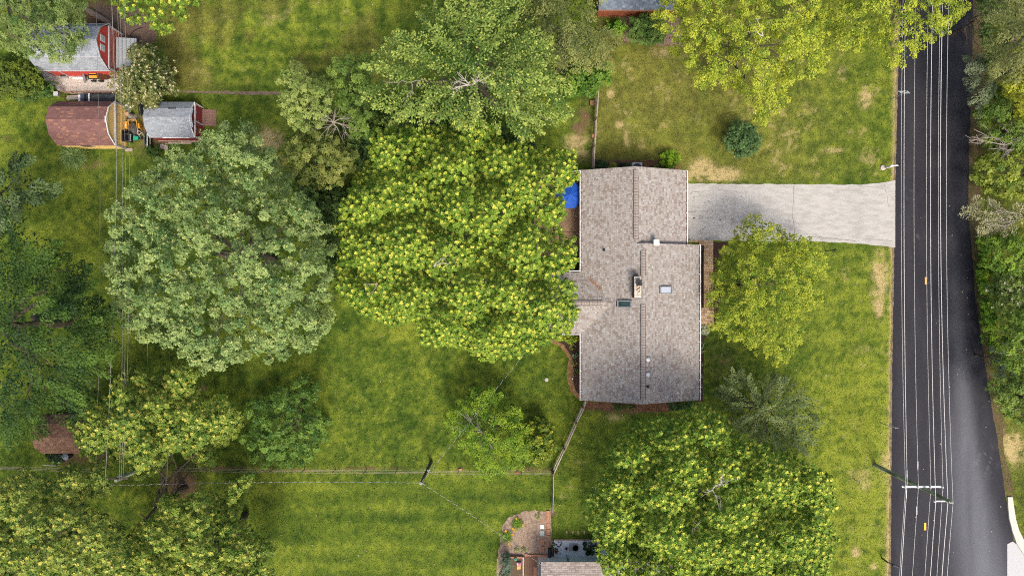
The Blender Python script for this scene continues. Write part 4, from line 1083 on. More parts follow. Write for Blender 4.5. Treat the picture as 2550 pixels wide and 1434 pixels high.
YOAK = [dict(kind='fill', dens=10, L=.24, c0=C(72, 100, 22), c1=C(116, 138, 34), drop=1.3, depth=2.5),
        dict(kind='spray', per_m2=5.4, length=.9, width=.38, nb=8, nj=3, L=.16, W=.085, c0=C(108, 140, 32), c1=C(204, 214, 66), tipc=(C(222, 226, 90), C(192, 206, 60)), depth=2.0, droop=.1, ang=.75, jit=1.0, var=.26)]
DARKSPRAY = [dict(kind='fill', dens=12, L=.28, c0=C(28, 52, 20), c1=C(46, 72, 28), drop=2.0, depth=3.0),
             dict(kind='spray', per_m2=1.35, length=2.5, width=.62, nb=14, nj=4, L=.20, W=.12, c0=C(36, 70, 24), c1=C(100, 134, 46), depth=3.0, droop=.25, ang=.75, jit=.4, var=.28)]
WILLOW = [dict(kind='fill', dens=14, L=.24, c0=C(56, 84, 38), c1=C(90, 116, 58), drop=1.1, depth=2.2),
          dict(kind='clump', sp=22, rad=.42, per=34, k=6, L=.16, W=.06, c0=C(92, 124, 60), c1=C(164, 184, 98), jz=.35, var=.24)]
BOX = dict(kind='clump', sp=15, rad=.34, per=22, k=5, L=.13, W=.08, jz=.12, var=.3)
def bush(name, label, outline, ze, zt, c0, c1, seed, cat='shrub', group=None, tipc=None, L=.13, sp=15, rad=.34, per=22, W=None, tip_p=.4):
    st = [dict(kind='fill', dens=60, L=L * 1.3, c0=np.array(c0) * .8, c1=c0, drop=.15, depth=max(.2, zt * .5)), dict(BOX, c0=c0, c1=c1, L=L, W=W or L * .6, sp=sp, rad=rad, per=per, tipc=tipc, tipL=L * .8, tipW=L * .6, tip_p=tip_p)]  # inner fill darkened: shade inside the bush put into its colour
    return tree(name, label, outline, ze, zt, st, seed, cat, group, trunk_r=0)
def ell(cx, cy, rx, ry, n=18, j=.07, seed=0, rot=0):
    r = np.random.default_rng(seed + 1000); out = []
    for i in range(n):
        t = 2 * math.pi * i / n; k = 1 + r.normal(0, j); x, y = rx * k * math.cos(t), ry * k * math.sin(t)
        out.append((cx + x * math.cos(rot) - y * math.sin(rot), cy + x * math.sin(rot) + y * math.cos(rot)))
    return out

# ---- the big crowns
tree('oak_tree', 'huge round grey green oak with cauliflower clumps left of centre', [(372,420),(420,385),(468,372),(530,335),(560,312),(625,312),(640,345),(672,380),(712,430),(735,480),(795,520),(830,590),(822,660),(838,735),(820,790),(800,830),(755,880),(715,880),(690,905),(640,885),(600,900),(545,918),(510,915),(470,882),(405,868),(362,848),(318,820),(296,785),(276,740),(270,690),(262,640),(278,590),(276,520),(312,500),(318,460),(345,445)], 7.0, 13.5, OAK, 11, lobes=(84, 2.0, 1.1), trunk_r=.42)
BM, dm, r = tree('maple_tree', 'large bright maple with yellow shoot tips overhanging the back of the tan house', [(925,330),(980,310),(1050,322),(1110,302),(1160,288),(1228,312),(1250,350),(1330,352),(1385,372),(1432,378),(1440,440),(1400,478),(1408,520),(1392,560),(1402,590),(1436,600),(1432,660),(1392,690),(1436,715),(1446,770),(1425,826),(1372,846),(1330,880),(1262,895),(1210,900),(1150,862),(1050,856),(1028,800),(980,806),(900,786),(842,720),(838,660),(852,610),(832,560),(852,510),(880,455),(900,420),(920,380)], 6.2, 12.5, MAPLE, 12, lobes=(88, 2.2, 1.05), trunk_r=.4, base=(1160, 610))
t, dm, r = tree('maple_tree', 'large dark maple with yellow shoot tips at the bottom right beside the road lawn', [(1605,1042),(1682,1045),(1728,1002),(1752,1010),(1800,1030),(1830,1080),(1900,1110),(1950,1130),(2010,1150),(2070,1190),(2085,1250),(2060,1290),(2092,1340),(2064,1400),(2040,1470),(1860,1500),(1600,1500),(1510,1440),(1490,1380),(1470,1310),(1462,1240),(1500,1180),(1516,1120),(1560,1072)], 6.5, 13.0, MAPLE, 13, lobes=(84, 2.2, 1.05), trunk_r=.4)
DM = t
spray = lambda *q: np.array(P(*q))
bare_branches(BM, spray(1080, 664, 11.6), [spray(1140, 663, 12.2), spray(1110, 645, 12.2)], r, DEADWOOD, .035, 3, tl=.4)
bare_branches(BM, spray(940, 705, 9.0), [spray(905, 707, 9.2), spray(918, 732, 9.2)], r, PALEBARK, .03, 2, tl=.4)
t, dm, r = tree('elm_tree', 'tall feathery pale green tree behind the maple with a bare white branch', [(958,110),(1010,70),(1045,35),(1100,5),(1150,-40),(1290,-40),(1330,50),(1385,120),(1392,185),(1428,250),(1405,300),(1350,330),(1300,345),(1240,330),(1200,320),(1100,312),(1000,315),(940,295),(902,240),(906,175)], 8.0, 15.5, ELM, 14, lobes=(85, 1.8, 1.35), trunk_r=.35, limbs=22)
spray = lambda *q: np.array(P(*q))
bare_branches(t, spray(1172, 212, 14.2), [spray(1192, 186, 15.3), spray(1120, 224, 14.6), spray(1150, 196, 15), spray(1185, 200, 15.2), spray(1135, 205, 14.9)], r, DEADWOOD, .055, 6, tl=.55)
bare_branches(t, spray(1025, 205, 13.2), [spray(970, 206, 13.4), spray(1060, 198, 13.6), spray(1020, 240, 13.2)], r, PALEBARK, .035, 3)
bare_branches(DM, spray(1775, 1215, 12.8), [spray(1800, 1180, 13.4), spray(1760, 1225, 13.2), spray(1790, 1240, 13.2), spray(1812, 1205, 13.2)], r, DEADWOOD, .04, 5, tl=.5)
bare_branches(DM, spray(1720, 1330, 11.8), [spray(1740, 1300, 12.4), spray(1690, 1345, 12.2), spray(1735, 1355, 12.2)], r, PALEBARK, .035, 4, tl=.5)
t, dm, r = tree('tree', 'mid green clumpy tree between the pale lime tree and the feathery tree', [(800,190),(832,150),(900,138),(925,170),(915,230),(935,300),(925,345),(880,335),(850,280),(840,220)], 4.5, 8.5, GREENC, 15, lobes=(46, 1.0, 1.1), trunk_r=.18)
bare_branches(t, spray(830, 305, 6.5), [spray(870, 296, 6.6), spray(812, 322, 6.5), spray(868, 318, 6.4), spray(836, 282, 7), spray(800, 300, 6.6), spray(862, 338, 6.2), spray(815, 290, 6.8), spray(845, 335, 6.2)], r, PALEBARK, .045, 7)
tree('tree', 'pale lime clumpy tree at the west end of the tree row', [(690,205),(712,165),(745,155),(770,185),(812,205),(834,240),(828,290),(800,300),(790,330),(745,330),(712,305),(700,250)], 4.5, 8.5, LIME, 16, lobes=(44, .9, 1.1), trunk_r=.16)
tree('tree', 'low olive green tree between the oak and the maple', [(705,345),(752,332),(800,322),(860,358),(896,392),(880,425),(850,470),(790,465),(745,455),(704,400)], 3.6, 7.0, [dict(GREENC[0]), dict(GREENC[1], c0=C(104, 124, 52), c1=C(176, 182, 92))], 17, lobes=(46, .9, 1.1), trunk_r=.15)
bush('shrub', 'dark green undergrowth shrub in the gap between oak and maple', [(735,440),(800,455),(850,470),(885,450),(870,520),(840,600),(835,700),(800,560),(760,500)], 1.5, 3.0, C(50, 74, 30), C(96, 124, 56), 18, L=.24, sp=24, rad=.6, per=18)
bush('shrub', 'dark understory shrub under the north side of the bright maple', [(880,330),(940,300),(1100,312),(1240,330),(1330,345),(1330,380),(1200,350),(1000,345),(925,400),(900,420),(870,400)], 2.5, 4.5, C(50, 78, 34), C(98, 126, 58), 19, L=.26, sp=28, rad=.7, per=18)
tree('spruce_tree', 'tall olive brown spruce at the top edge beside the brick house', [(1282,-30),(1500,-30),(1502,40),(1545,105),(1512,135),(1520,165),(1462,180),(1440,205),(1405,195),(1345,130),(1310,70)], 5.0, 14.0, SPRUCE, 20, lobes=(60, 1.5, 1.6), trunk_r=.25, limbs=10, flat=.9, centres=[(1400, 20)])
bush('shrub', 'bright green bush at the north end of the rail fence', [(1396,190),(1420,178),(1450,176),(1505,172),(1518,190),(1492,215),(1480,238),(1440,240),(1405,225)], 1.8, 3.2, C(74, 118, 34), C(142, 176, 62), 21, L=.24, sp=22, rad=.5, per=22)
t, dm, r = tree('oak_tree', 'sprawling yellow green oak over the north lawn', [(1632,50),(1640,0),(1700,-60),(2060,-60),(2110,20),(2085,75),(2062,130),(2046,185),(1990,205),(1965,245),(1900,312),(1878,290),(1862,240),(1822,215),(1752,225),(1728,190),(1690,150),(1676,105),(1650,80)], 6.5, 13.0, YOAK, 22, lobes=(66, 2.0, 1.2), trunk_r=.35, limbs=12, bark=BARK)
bare_branches(t, spray(1900, 90, 12.5), [spray(1885, 62, 12.8), spray(1880, 40, 12.8)], r, DEADWOOD, .05, 3)
tree('oak_tree', 'yellow green oak reaching across the top of the road', [(2080,60),(2110,-60),(2395,-60),(2408,20),(2372,70),(2340,92),(2300,118),(2262,140),(2240,168),(2205,150),(2180,120),(2130,118),(2090,132)], 7.0, 13.0, YOAK, 23, lobes=(60, 1.8, 1.2), trunk_r=.3, limbs=10, bark=BARK, base=(2160, -20))
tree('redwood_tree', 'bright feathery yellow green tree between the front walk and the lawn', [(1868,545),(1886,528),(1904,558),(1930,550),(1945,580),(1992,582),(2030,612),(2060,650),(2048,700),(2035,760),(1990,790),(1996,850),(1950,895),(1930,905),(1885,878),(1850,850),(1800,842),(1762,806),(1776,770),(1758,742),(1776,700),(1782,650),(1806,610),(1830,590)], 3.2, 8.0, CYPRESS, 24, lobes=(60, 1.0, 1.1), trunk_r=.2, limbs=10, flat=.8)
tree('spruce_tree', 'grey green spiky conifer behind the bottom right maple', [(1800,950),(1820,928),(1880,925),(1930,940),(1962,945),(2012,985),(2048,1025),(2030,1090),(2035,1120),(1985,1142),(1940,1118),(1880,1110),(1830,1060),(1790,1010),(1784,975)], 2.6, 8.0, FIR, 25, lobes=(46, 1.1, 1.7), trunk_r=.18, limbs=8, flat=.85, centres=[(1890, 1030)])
t, dm, r = tree('tree', 'small bright green tree with bare limbs by the wire fence', [(1165,985),(1188,966),(1230,972),(1285,1005),(1308,1060),(1330,1090),(1320,1140),(1300,1165),(1235,1185),(1195,1180),(1178,1140),(1140,1095),(1118,1062),(1112,1040),(1138,1010)], 2.6, 5.5, [dict(kind='fill', dens=18, L=.22, c0=C(62, 100, 20), c1=C(98, 134, 32), drop=.5, depth=1.6), dict(kind='spray', per_m2=7.0, length=1.1, width=.34, nb=8, nj=3, L=.15, W=.08, c0=C(84, 130, 24), c1=C(160, 188, 50), depth=2.0, ang=.8, jit=.9, droop=.1, var=.3)], 26, lobes=(52, .9, 1.1), trunk_r=.14)
bare_branches(t, spray(1200, 1075, 4.2), [spray(1140, 1052, 4.2), spray(1170, 1040, 4.8), spray(1150, 1070, 4.2), spray(1190, 1010, 4.2), spray(1230, 1120, 4.4), spray(1222, 1140, 4.2)], r, PALEBARK, .05, 5)
bush('shrub', 'yellow leaved shrub between the bright small tree and the rail fence', [(1318,1060),(1345,1050),(1372,1068),(1384,1110),(1362,1140),(1335,1150),(1316,1110)], 1.4, 2.8, C(86, 120, 36), C(150, 168, 54), 27, L=.2, sp=20, rad=.42, tipc=(C(206, 200, 64), C(180, 186, 56)), tip_p=.22)
tree('tree', 'dark green dense small tree alone in the back lawn', [(622,995),(648,985),(690,965),(722,955),(750,938),(788,948),(792,985),(776,1020),(820,1042),(808,1095),(780,1140),(752,1165),(700,1155),(655,1160),(618,1135),(600,1095),(632,1060),(610,1030)], 2.8, 6.8, [dict(GREENC[0], c0=C(40, 66, 26), c1=C(74, 104, 42)), dict(kind='clump', sp=21, rad=.34, per=26, k=6, L=.17, W=.09, c0=C(62, 102, 36), c1=C(132, 168, 66), jz=.4, var=.26)], 28, lobes=(50, .9, 1.1), trunk_r=.16)
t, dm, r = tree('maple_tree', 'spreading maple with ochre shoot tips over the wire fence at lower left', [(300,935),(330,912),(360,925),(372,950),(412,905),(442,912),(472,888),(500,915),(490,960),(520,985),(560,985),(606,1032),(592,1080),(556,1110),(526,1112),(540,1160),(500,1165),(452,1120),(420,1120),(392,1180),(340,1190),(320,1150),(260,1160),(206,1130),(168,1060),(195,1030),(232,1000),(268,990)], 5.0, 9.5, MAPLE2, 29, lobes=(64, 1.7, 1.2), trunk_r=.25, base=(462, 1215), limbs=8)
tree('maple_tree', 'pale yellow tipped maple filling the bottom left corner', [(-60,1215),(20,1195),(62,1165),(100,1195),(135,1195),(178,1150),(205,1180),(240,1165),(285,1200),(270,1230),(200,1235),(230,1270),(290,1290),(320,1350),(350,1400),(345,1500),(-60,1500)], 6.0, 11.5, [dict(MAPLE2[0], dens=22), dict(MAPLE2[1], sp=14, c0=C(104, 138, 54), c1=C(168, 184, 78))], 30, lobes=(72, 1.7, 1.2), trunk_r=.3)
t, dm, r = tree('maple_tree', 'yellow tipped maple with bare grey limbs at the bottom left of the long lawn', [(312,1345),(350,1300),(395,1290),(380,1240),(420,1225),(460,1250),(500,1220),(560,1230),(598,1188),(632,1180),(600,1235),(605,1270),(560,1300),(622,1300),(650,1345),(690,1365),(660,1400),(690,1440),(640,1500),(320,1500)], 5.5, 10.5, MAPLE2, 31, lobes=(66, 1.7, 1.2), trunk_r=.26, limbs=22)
bare_branches(t, spray(492, 1330, 8.5), [spray(496, 1268, 8.6), spray(520, 1310, 8.2), spray(470, 1330, 8.6)], r, PALEBARK, .05, 3)
tree('maple_tree', 'tall dark green layered tree filling the left edge', [(-70,560),(0,545),(50,560),(100,590),(140,600),(160,640),(226,672),(238,730),(282,780),(292,860),(282,930),(240,960),(236,1010),(205,1040),(176,1055),(130,1060),(110,1085),(60,1080),(20,1110),(-70,1100)], 6.5, 14.5, [dict(DARKSPRAY[0]), dict(DARKSPRAY[1], centres=[(20, 830)])], 32, lobes=(80, 3.0, 1.5), limbs=5, base=(170, 800), trunk_r=.4, flat=.7)
tree('tree', 'grey green tree on the left edge above the dark layered tree', [(-60,430),(0,415),(42,385),(78,390),(80,428),(118,440),(150,462),(112,486),(84,520),(60,560),(0,590),(-60,590)], 5.5, 9.5, [dict(DARKSPRAY[0]), dict(DARKSPRAY[1], c0=C(60, 88, 48), c1=C(124, 148, 90), length=1.8)], 33, lobes=(56, 1.4, 1.3), base=(50, 520), limbs=5, trunk_r=.22)
tree('willow_tree', 'soft grey green tree overhanging the red barn roof', [(-60,-60),(205,-60),(216,20),(212,70),(196,110),(176,128),(190,150),(168,158),(150,142),(112,148),(80,145),(50,132),(20,118),(-60,110)], 7.5, 13.0, WILLOW, 34, lobes=(56, 1.4, 1.1), trunk_r=.3)
tree('maple_tree', 'yellow tipped maple bough hanging in at the top left edge', [(268,-60),(560,-60),(492,10),(452,22),(470,50),(440,48),(412,92),(380,70),(330,58),(285,25)], 5.5, 9.0, [dict(MAPLE[0], dens=8), dict(MAPLE[1], sp=17)], 35, lobes=(50, 1.2, 1.2), trunk_r=.22, base=(330, -40))
t, dm, r = tree('flowering_tree', 'cream flowered small tree between the barn and the sheds', [(330,125),(352,108),(378,118),(385,142),(412,150),(428,180),(430,222),(408,240),(400,262),(365,266),(345,252),(318,262),(300,238),(288,205),(300,180),(325,170)], 2.8, 5.8, [dict(GREENC[0], c0=C(56, 76, 36), c1=C(96, 116, 54)), dict(kind='clump', sp=22, rad=.5, per=30, k=6, L=.2, W=.10, c0=C(84, 104, 50), c1=C(150, 156, 84), tipc=(C(244, 228, 190), C(220, 210, 150)), tip_p=.5, tipL=.10, tipW=.08, jz=.4, var=.3)], 36, lobes=(42, .7, 1.1), trunk_r=.13)
bush('yew_shrub', 'big dark yew bush left of the gravel yard', [(-40,158),(20,150),(60,155),(92,178),(106,205),(96,236),(60,246),(20,242),(-40,240)], 1.6, 3.2, C(58, 84, 26), C(126, 146, 48), 37, L=.17, sp=18, rad=.42, per=28)
bush('shrub', 'low green shrub between the yew and the gravel yard', [(70,225),(100,212),(135,212),(142,226),(110,238),(60,252),(40,244)], .6, 1.3, C(62, 100, 40), C(120, 160, 72), 38, L=.18)
bush('holly_shrub', 'round dark blue green bush on the north lawn', ell(1848, 348, 42, 43, 22, .05, 1), 1.3, 2.5, C(54, 88, 46), C(112, 146, 82), 39, L=.13, sp=12, rad=.28, per=24)
bush('shrub', 'small round lime green bush at the north gable', ell(1670, 399, 22, 22, 18, .05, 2), .7, 1.5, C(92, 138, 16), C(164, 204, 44), 40, L=.12, sp=10, rad=.2, per=20)
bush('yew_shrub', 'big clipped green mound under the brick house eave', [(1562,80),(1575,48),(1610,40),(1640,48),(1655,70),(1648,100),(1615,110),(1580,106)], 1.2, 2.0, C(66, 102, 40), C(128, 160, 72), 41, L=.16, sp=13, rad=.28, per=22)
bush('shrub', 'bright leafy bush left of the clipped mound', ell(1537, 68, 19, 21, 14, .07, 3), .9, 1.6, C(64, 110, 24), C(134, 178, 50), 42, L=.2, sp=14, rad=.28, per=16)
bush('shrub', 'dark round shrub at the fence end of the north gable', ell(1497, 411, 13, 11, 12, .06, 4), .35, .7, C(44, 76, 40), C(84, 116, 66), 43, L=.10, sp=8, rad=.16, per=18)
bush('shrub', 'pale yellow green tuft beside the dark gable shrub', ell(1524, 414, 10, 7, 10, .08, 5), .25, .5, C(110, 122, 44), C(168, 176, 70), 44, L=.11, sp=7, rad=.12, per=14)
bush('shrub', 'small dark shrub left of the cooling unit', ell(1553, 414, 10, 7, 10, .08, 6), .3, .6, C(40, 68, 36), C(78, 104, 58), 45, L=.10, sp=7, rad=.12, per=16)
bush('shrub', 'tiny yellow green tuft right of the cooling unit', ell(1634, 416, 7, 6, 9, .08, 7), .2, .4, C(110, 120, 44), C(164, 170, 70), 46, L=.10, sp=6, rad=.1, per=14)
bush('shrub', 'leafy green shrub under the west gable gutter', [(1380,835),(1410,832),(1440,834),(1440,845),(1405,852),(1385,846)], .8, 1.4, C(84, 124, 30), C(160, 184, 60), 47, L=.16, sp=10, rad=.2, per=14, tipc=(C(214, 210, 70), C(180, 190, 56)))
bush('ground_cover', 'dark green ground cover under the south gable by the maple', [(1665,1004),(1720,1000),(1722,1018),(1668,1021)], .2, .4, C(40, 80, 40), C(76, 118, 62), 48, cat='ground cover', L=.10, sp=8, rad=.12, per=14)
bush('ground_cover', 'patch of green ground cover midway along the south gable', [(1528,1006),(1582,1008),(1580,1018),(1532,1020)], .15, .35, C(60, 90, 40), C(110, 136, 58), 49, cat='ground cover', L=.10, sp=8, rad=.12, per=14)
bush('shrub', 'small round dark shrub below the corrugated sheets by the sheds', ell(381, 377, 19, 14, 14, .05, 8), .5, .9, C(48, 78, 28), C(90, 120, 44), 50, L=.10, sp=9, rad=.18, per=20)
bush('conifer_shrub', 'blue green conifer bush beside the raised planter', [(1250,1382),(1266,1382),(1270,1400),(1270,1440),(1255,1450),(1246,1430),(1252,1405)], .9, 1.8, C(74, 100, 80), C(128, 150, 122), 51, L=.14, sp=10, rad=.22, per=22, W=.05)
bush('shrub', 'dark clipped shrub in the white pebble bed', [(1453,1352),(1478,1350),(1490,1366),(1480,1380),(1456,1378)], .6, 1.2, C(30, 52, 20), C(62, 88, 34), 52, L=.10, sp=9, rad=.18, per=20)
bush('shrub', 'dark evergreen shrub beside the brown ribbed shed', [(116,1128),(160,1130),(162,1144),(140,1150),(118,1146)], .5, 1.0, C(34, 56, 36), C(70, 94, 62), 53, L=.13, sp=10, rad=.2, per=18)

# the woods on the right edge
tree('spruce_tree', 'olive drooping spruce in the top right corner', [(2444,60),(2460,20),(2490,-40),(2640,-40),(2640,190),(2560,200),(2520,196),(2486,200),(2470,170),(2456,120)], 4.5, 13.5, [dict(SPRUCE[0], c0=C(56, 66, 36)), dict(SPRUCE[1], c0=C(86, 98, 52), c1=C(158, 164, 92), length=2.2, width=.5)], 60, lobes=(48, 1.2, 1.2), trunk_r=.25, flat=.9, centres=[(2580, 60)], limbs=8)
tree('tree', 'broadleaf tree at the road edge left of the top right spruce', [(2436,-20),(2480,-40),(2500,10),(2470,50),(2462,120),(2476,190),(2455,150),(2446,60)], 3.0, 6.0, [dict(GREENC[0]), dict(GREENC[1], c0=C(66, 96, 40), c1=C(116, 142, 66))], 61, trunk_r=.14)
tree('spruce_tree', 'grey green spruce leaning out over the road on the right', [(2404,150),(2420,138),(2448,142),(2476,160),(2492,195),(2484,240),(2450,262),(2436,285),(2420,255),(2418,225),(2408,205),(2412,178)], 3.0, 6.5, [dict(FIR[0]), dict(FIR[1], c0=C(98, 116, 84), c1=C(158, 172, 128), width=.42)], 62, trunk_r=.12, flat=.8, centres=[(2485, 180)], limbs=6, base=(2480, 190))
tree('maple_tree', 'lime yellow maple on the right edge below the corner spruce', [(2496,205),(2520,182),(2560,176),(2640,200),(2640,320),(2560,305),(2528,296),(2530,250),(2502,235)], 4.5, 8.5, [dict(MAPLE2[0], c0=C(80, 110, 24), c1=C(120, 150, 36)), dict(MAPLE2[1], c0=C(150, 170, 40), c1=C(206, 206, 58))], 63, lobes=(48, 1.2, 1.2), trunk_r=.16)
tree('tree', 'dense green tree between the lime maple and the road', [(2448,240),(2480,215),(2502,240),(2520,280),(2560,310),(2640,330),(2640,380),(2480,380),(2446,330),(2436,280)], 2.8, 6.0, [dict(GREENC[0]), dict(GREENC[1], c0=C(76, 110, 36), c1=C(140, 166, 62))], 64, lobes=(48, 1.2, 1.2), trunk_r=.14)
t = thing('dead_tree', 'bare grey dead tree leaning from the woods over the road edge', 'dead tree', (*P(2540, 352)[:2], 0)); r = np.random.default_rng(65)
bare_branches(t, spray(2545, 350, 3.6), [spray(2412, 356, 5.0), spray(2425, 322, 5.2), spray(2440, 345, 5.0), spray(2460, 372, 4.8), spray(2500, 318, 5), spray(2470, 385, 4.6), spray(2420, 340, 5.1), spray(2490, 395, 4.6)], r, PALEBARK, .07, 9, name='limb', tl=.8)
trunk(t, (LOC[t][0], LOC[t][1], 0), 3.7, .12, np.zeros((0, 3)), r, PALEBARK)
tree('tree', 'mixed yellow green tree below the dead tree on the right edge', [(2430,400),(2452,385),(2500,372),(2640,360),(2640,480),(2520,490),(2480,480),(2440,470),(2418,450)], 2.6, 6.0, [dict(GREENC[0], c0=C(60, 84, 26)), dict(GREENC[1], c0=C(92, 122, 36), c1=C(168, 182, 66))], 66, lobes=(48, 1.2, 1.2), trunk_r=.14)
t, dm, r = tree('tree', 'pale sage tree with bare twigs reaching over the road edge', [(2398,540),(2416,505),(2440,492),(2480,500),(2540,510),(2640,520),(2640,580),(2540,575),(2480,592),(2440,588),(2432,560),(2412,556)], 3.0, 5.5, [dict(kind='fill', dens=8, L=.18, c0=C(90, 100, 60), c1=C(130, 138, 84), drop=.5, depth=2), dict(kind='spray', per_m2=4.0, length=1.4, width=.35, nb=9, nj=2, L=.16, W=.07, c0=C(138, 142, 96), c1=C(202, 198, 150), depth=1.8, jit=.35, centres=[(2540, 545)], var=.3)], 67, trunk_r=.12)
bare_branches(t, spray(2530, 545, 4.2), [spray(2440, 525, 5.2), spray(2450, 560, 5), spray(2470, 575, 5), spray(2480, 520, 5.2), spray(2460, 545, 5.2), spray(2490, 585, 4.8)], r, PALEBARK, .05, 6)
tree('tree', 'deep green tree below the sage tree on the right edge', [(2448,590),(2490,586),(2640,585),(2640,700),(2520,690),(2470,690),(2446,650)], 2.5, 6.0, [dict(GREENC[0]), dict(GREENC[1], c0=C(70, 112, 26), c1=C(144, 176, 54))], 68, lobes=(48, 1.2, 1.2), trunk_r=.14)
tree('flowering_shrub', 'white flowering shrub among the right hand woods', [(2460,690),(2510,672),(2560,680),(2600,720),(2580,770),(2520,775),(2476,760),(2462,725)], 2.2, 4.5, [dict(GREENC[0]), dict(kind='clump', sp=22, rad=.5, per=24, k=5, L=.2, W=.11, c0=C(74, 104, 40), c1=C(136, 160, 70), tipc=(C(242, 238, 214), C(226, 222, 180)), tip_p=.16, tipL=.13, tipW=.11, jz=.4, var=.3)], 69, trunk_r=.1)
bush('hedge', 'low bright green hedge growing along the right road verge', [(2444,590),(2462,640),(2458,690),(2474,760),(2478,830),(2480,900),(2466,896),(2456,830),(2448,760),(2444,690),(2436,640)], .8, 1.6, C(78, 128, 22), C(150, 186, 48), 70, cat='hedge', L=.18, sp=16, rad=.32, per=20)
tree('tree', 'large bright green tree in the lower right woods', [(2490,790),(2520,770),(2640,760),(2640,960),(2560,950),(2520,935),(2500,900),(2484,850)], 3.5, 8.5, [dict(GREENC[0], c0=C(44, 74, 26)), dict(GREENC[1], c0=C(74, 112, 34), c1=C(146, 174, 58))], 71, lobes=(48, 1.2, 1.2), trunk_r=.2)
tree('fir_tree', 'small blue grey fir between the green trees on the lower right', ell(2500, 895, 34, 40, 14, .08, 9), 1.5, 5.0, [dict(FIR[0], c0=C(46, 66, 44)), dict(FIR[1], c0=C(78, 102, 76), c1=C(130, 150, 118))], 72, trunk_r=.1, flat=.9, limbs=4)
tree('tree', 'mixed green tree at the lower end of the right hand woods', [(2480,930),(2510,935),(2560,940),(2640,950),(2640,1060),(2560,1055),(2520,1050),(2494,1030),(2476,985),(2468,950)], 2.6, 6.0, [dict(GREENC[0]), dict(GREENC[1], c0=C(82, 118, 42), c1=C(150, 174, 72))], 73, lobes=(48, 1.2, 1.2), trunk_r=.15)

# small herbaceous plants: tufts of strap leaves or broad hosta leaves
def strap_plant(name, label, px, py, rad, n, c0, c1, seed, cat='plant', group=None, flowers=None, W=.06, hgt=.5, flowercol=None):
    r = np.random.default_rng(seed); b = np.array(P(px, py)); t = thing(name, label, cat, tuple(b), group)
    lv = Leaves(); a = r.uniform(0, 2 * np.pi, n); L = rad * r.uniform(.55, 1.1, n)
    d = np.stack([np.cos(a), np.sin(a), 0 * a], 1); col = lerp(c0, c1, r.uniform(0, 1, n))
    tw = np.stack([-np.sin(a), np.cos(a), 0 * a], 1)
    prev = b + r.normal(0, rad * .10, (n, 3)) * [1, 1, 0] + [0, 0, .03]
    for k in range(3):
        e = (1.05, .45, -.35)[k] + r.normal(0, .15, n)
        u = unit(d * np.cos(e)[:, None] + np.array([0, 0, 1]) * np.sin(e)[:, None]); seg = L * (.42, .40, .35)[k] * (1 if k else hgt * 1.4)
        c = prev + u * (seg / 2)[:, None]; prev = prev + u * seg[:, None]
        c[:, 2] = np.maximum(c[:, 2], .03)
        lv.quads(c, u, tw, seg * 1.2, W * (1.1, 1, .7)[k], col)
    lv.build('foliage', t)
    if flowers:
        lf = Leaves(); aa = r.uniform(0, 6.28, flowers); c = b + np.stack([np.cos(aa) * rad * .8, np.sin(aa) * rad * .8, 0 * aa + rad * .55], 1)
        rosettes(lf, c, np.tile([[0, 0, 1.0]], (flowers, 1)), 6, .13, .09, .0, .6, np.tile([flowercol], (flowers, 1)), r); lf.build('flower', t)
    return t
strap_plant('ornamental_grass', 'fountain of long green grass below the yellow shed', 192, 391, 1.25, 700, C(104, 142, 66), C(172, 198, 118), 80, cat='ornamental grass', W=.045, hgt=.6)
strap_plant('daylily', 'orange flowered daylily clump nearer the top of the garden bed', 1288, 1302, .62, 150, C(78, 128, 26), C(150, 186, 54), 81, flowers=4, flowercol=C(236, 190, 40), W=.045)
strap_plant('daylily', 'daylily clump lower down the garden bed edge', 1262, 1334, .68, 160, C(78, 128, 26), C(150, 186, 54), 82, flowers=3, flowercol=C(236, 180, 40), W=.045)
def hosta(label, px, py, rad, n, c0, c1, seed, group=None, name='hosta'):
    r = np.random.default_rng(seed); b = np.array(P(px, py)); lv = Leaves()
    a = r.uniform(0, 6.28, n); q = rad * np.sqrt(r.uniform(0.02, 1, n)); d = np.stack([np.cos(a), np.sin(a), -.35 + 0 * a], 1)
    c = b + np.stack([np.cos(a) * q, np.sin(a) * q, .12 + .5 * rad * (1 - q / rad)], 1)
    u = unit(d + r.normal(0, .25, (n, 3))); v = unit(np.cross(u, [[0, 0, 1.0]]) + r.normal(0, .1, (n, 3)))
    lv.quads(c, u, v, rad * .62, rad * .34, lerp(c0, c1, r.uniform(0, 1, n))); return tag(lv.build(name, None, tuple(b)), label, 'plant', group)
HG = (C(96, 136, 70), C(176, 200, 140)); HV = (C(130, 154, 100), C(226, 226, 190))
hosta('variegated cream and green hosta at the end of the paver walk', 1755, 820, .44, 46, *HV, 83)
hosta('small green plant by the garage corner of the front walk', 1716, 604, .24, 24, *HV, 84)
for i, (px, py, rr, lb) in enumerate([(1746, 858, .24, 'upper'), (1745, 872, .24, 'second'), (1745, 908, .18, 'third'), (1744, 936, .2, 'fourth'), (1744, 962, .18, 'lowest')]):
    hosta(f'{lb} small plant in the mulch along the south front wall', px, py, rr, 20, *HG, 85 + i, 'small plants along the front wall')
for i, (px, py, rr, lb, cc) in enumerate([(1425, 863, .26, 'yellow green sprig topmost in the back mulch bed', (C(130, 150, 60), C(196, 200, 110))), (1432, 884, .26, 'pale mint sprig second in the back mulch bed', (C(110, 160, 110), C(180, 210, 160))), (1430, 904, .26, 'yellow green sprig third in the back mulch bed', (C(130, 150, 60), C(190, 196, 100))), (1438, 927, .32, 'bright green fern lowest in the back mulch bed', (C(70, 120, 40), C(130, 170, 70))), (1443, 845, .24, 'dark sprig close to the back wall corner', (C(60, 90, 40), C(110, 130, 70)))]):
    hosta(lb, px, py, rr, 22, *cc, 95 + i, 'small plants in the back mulch bed', 'garden_plant')
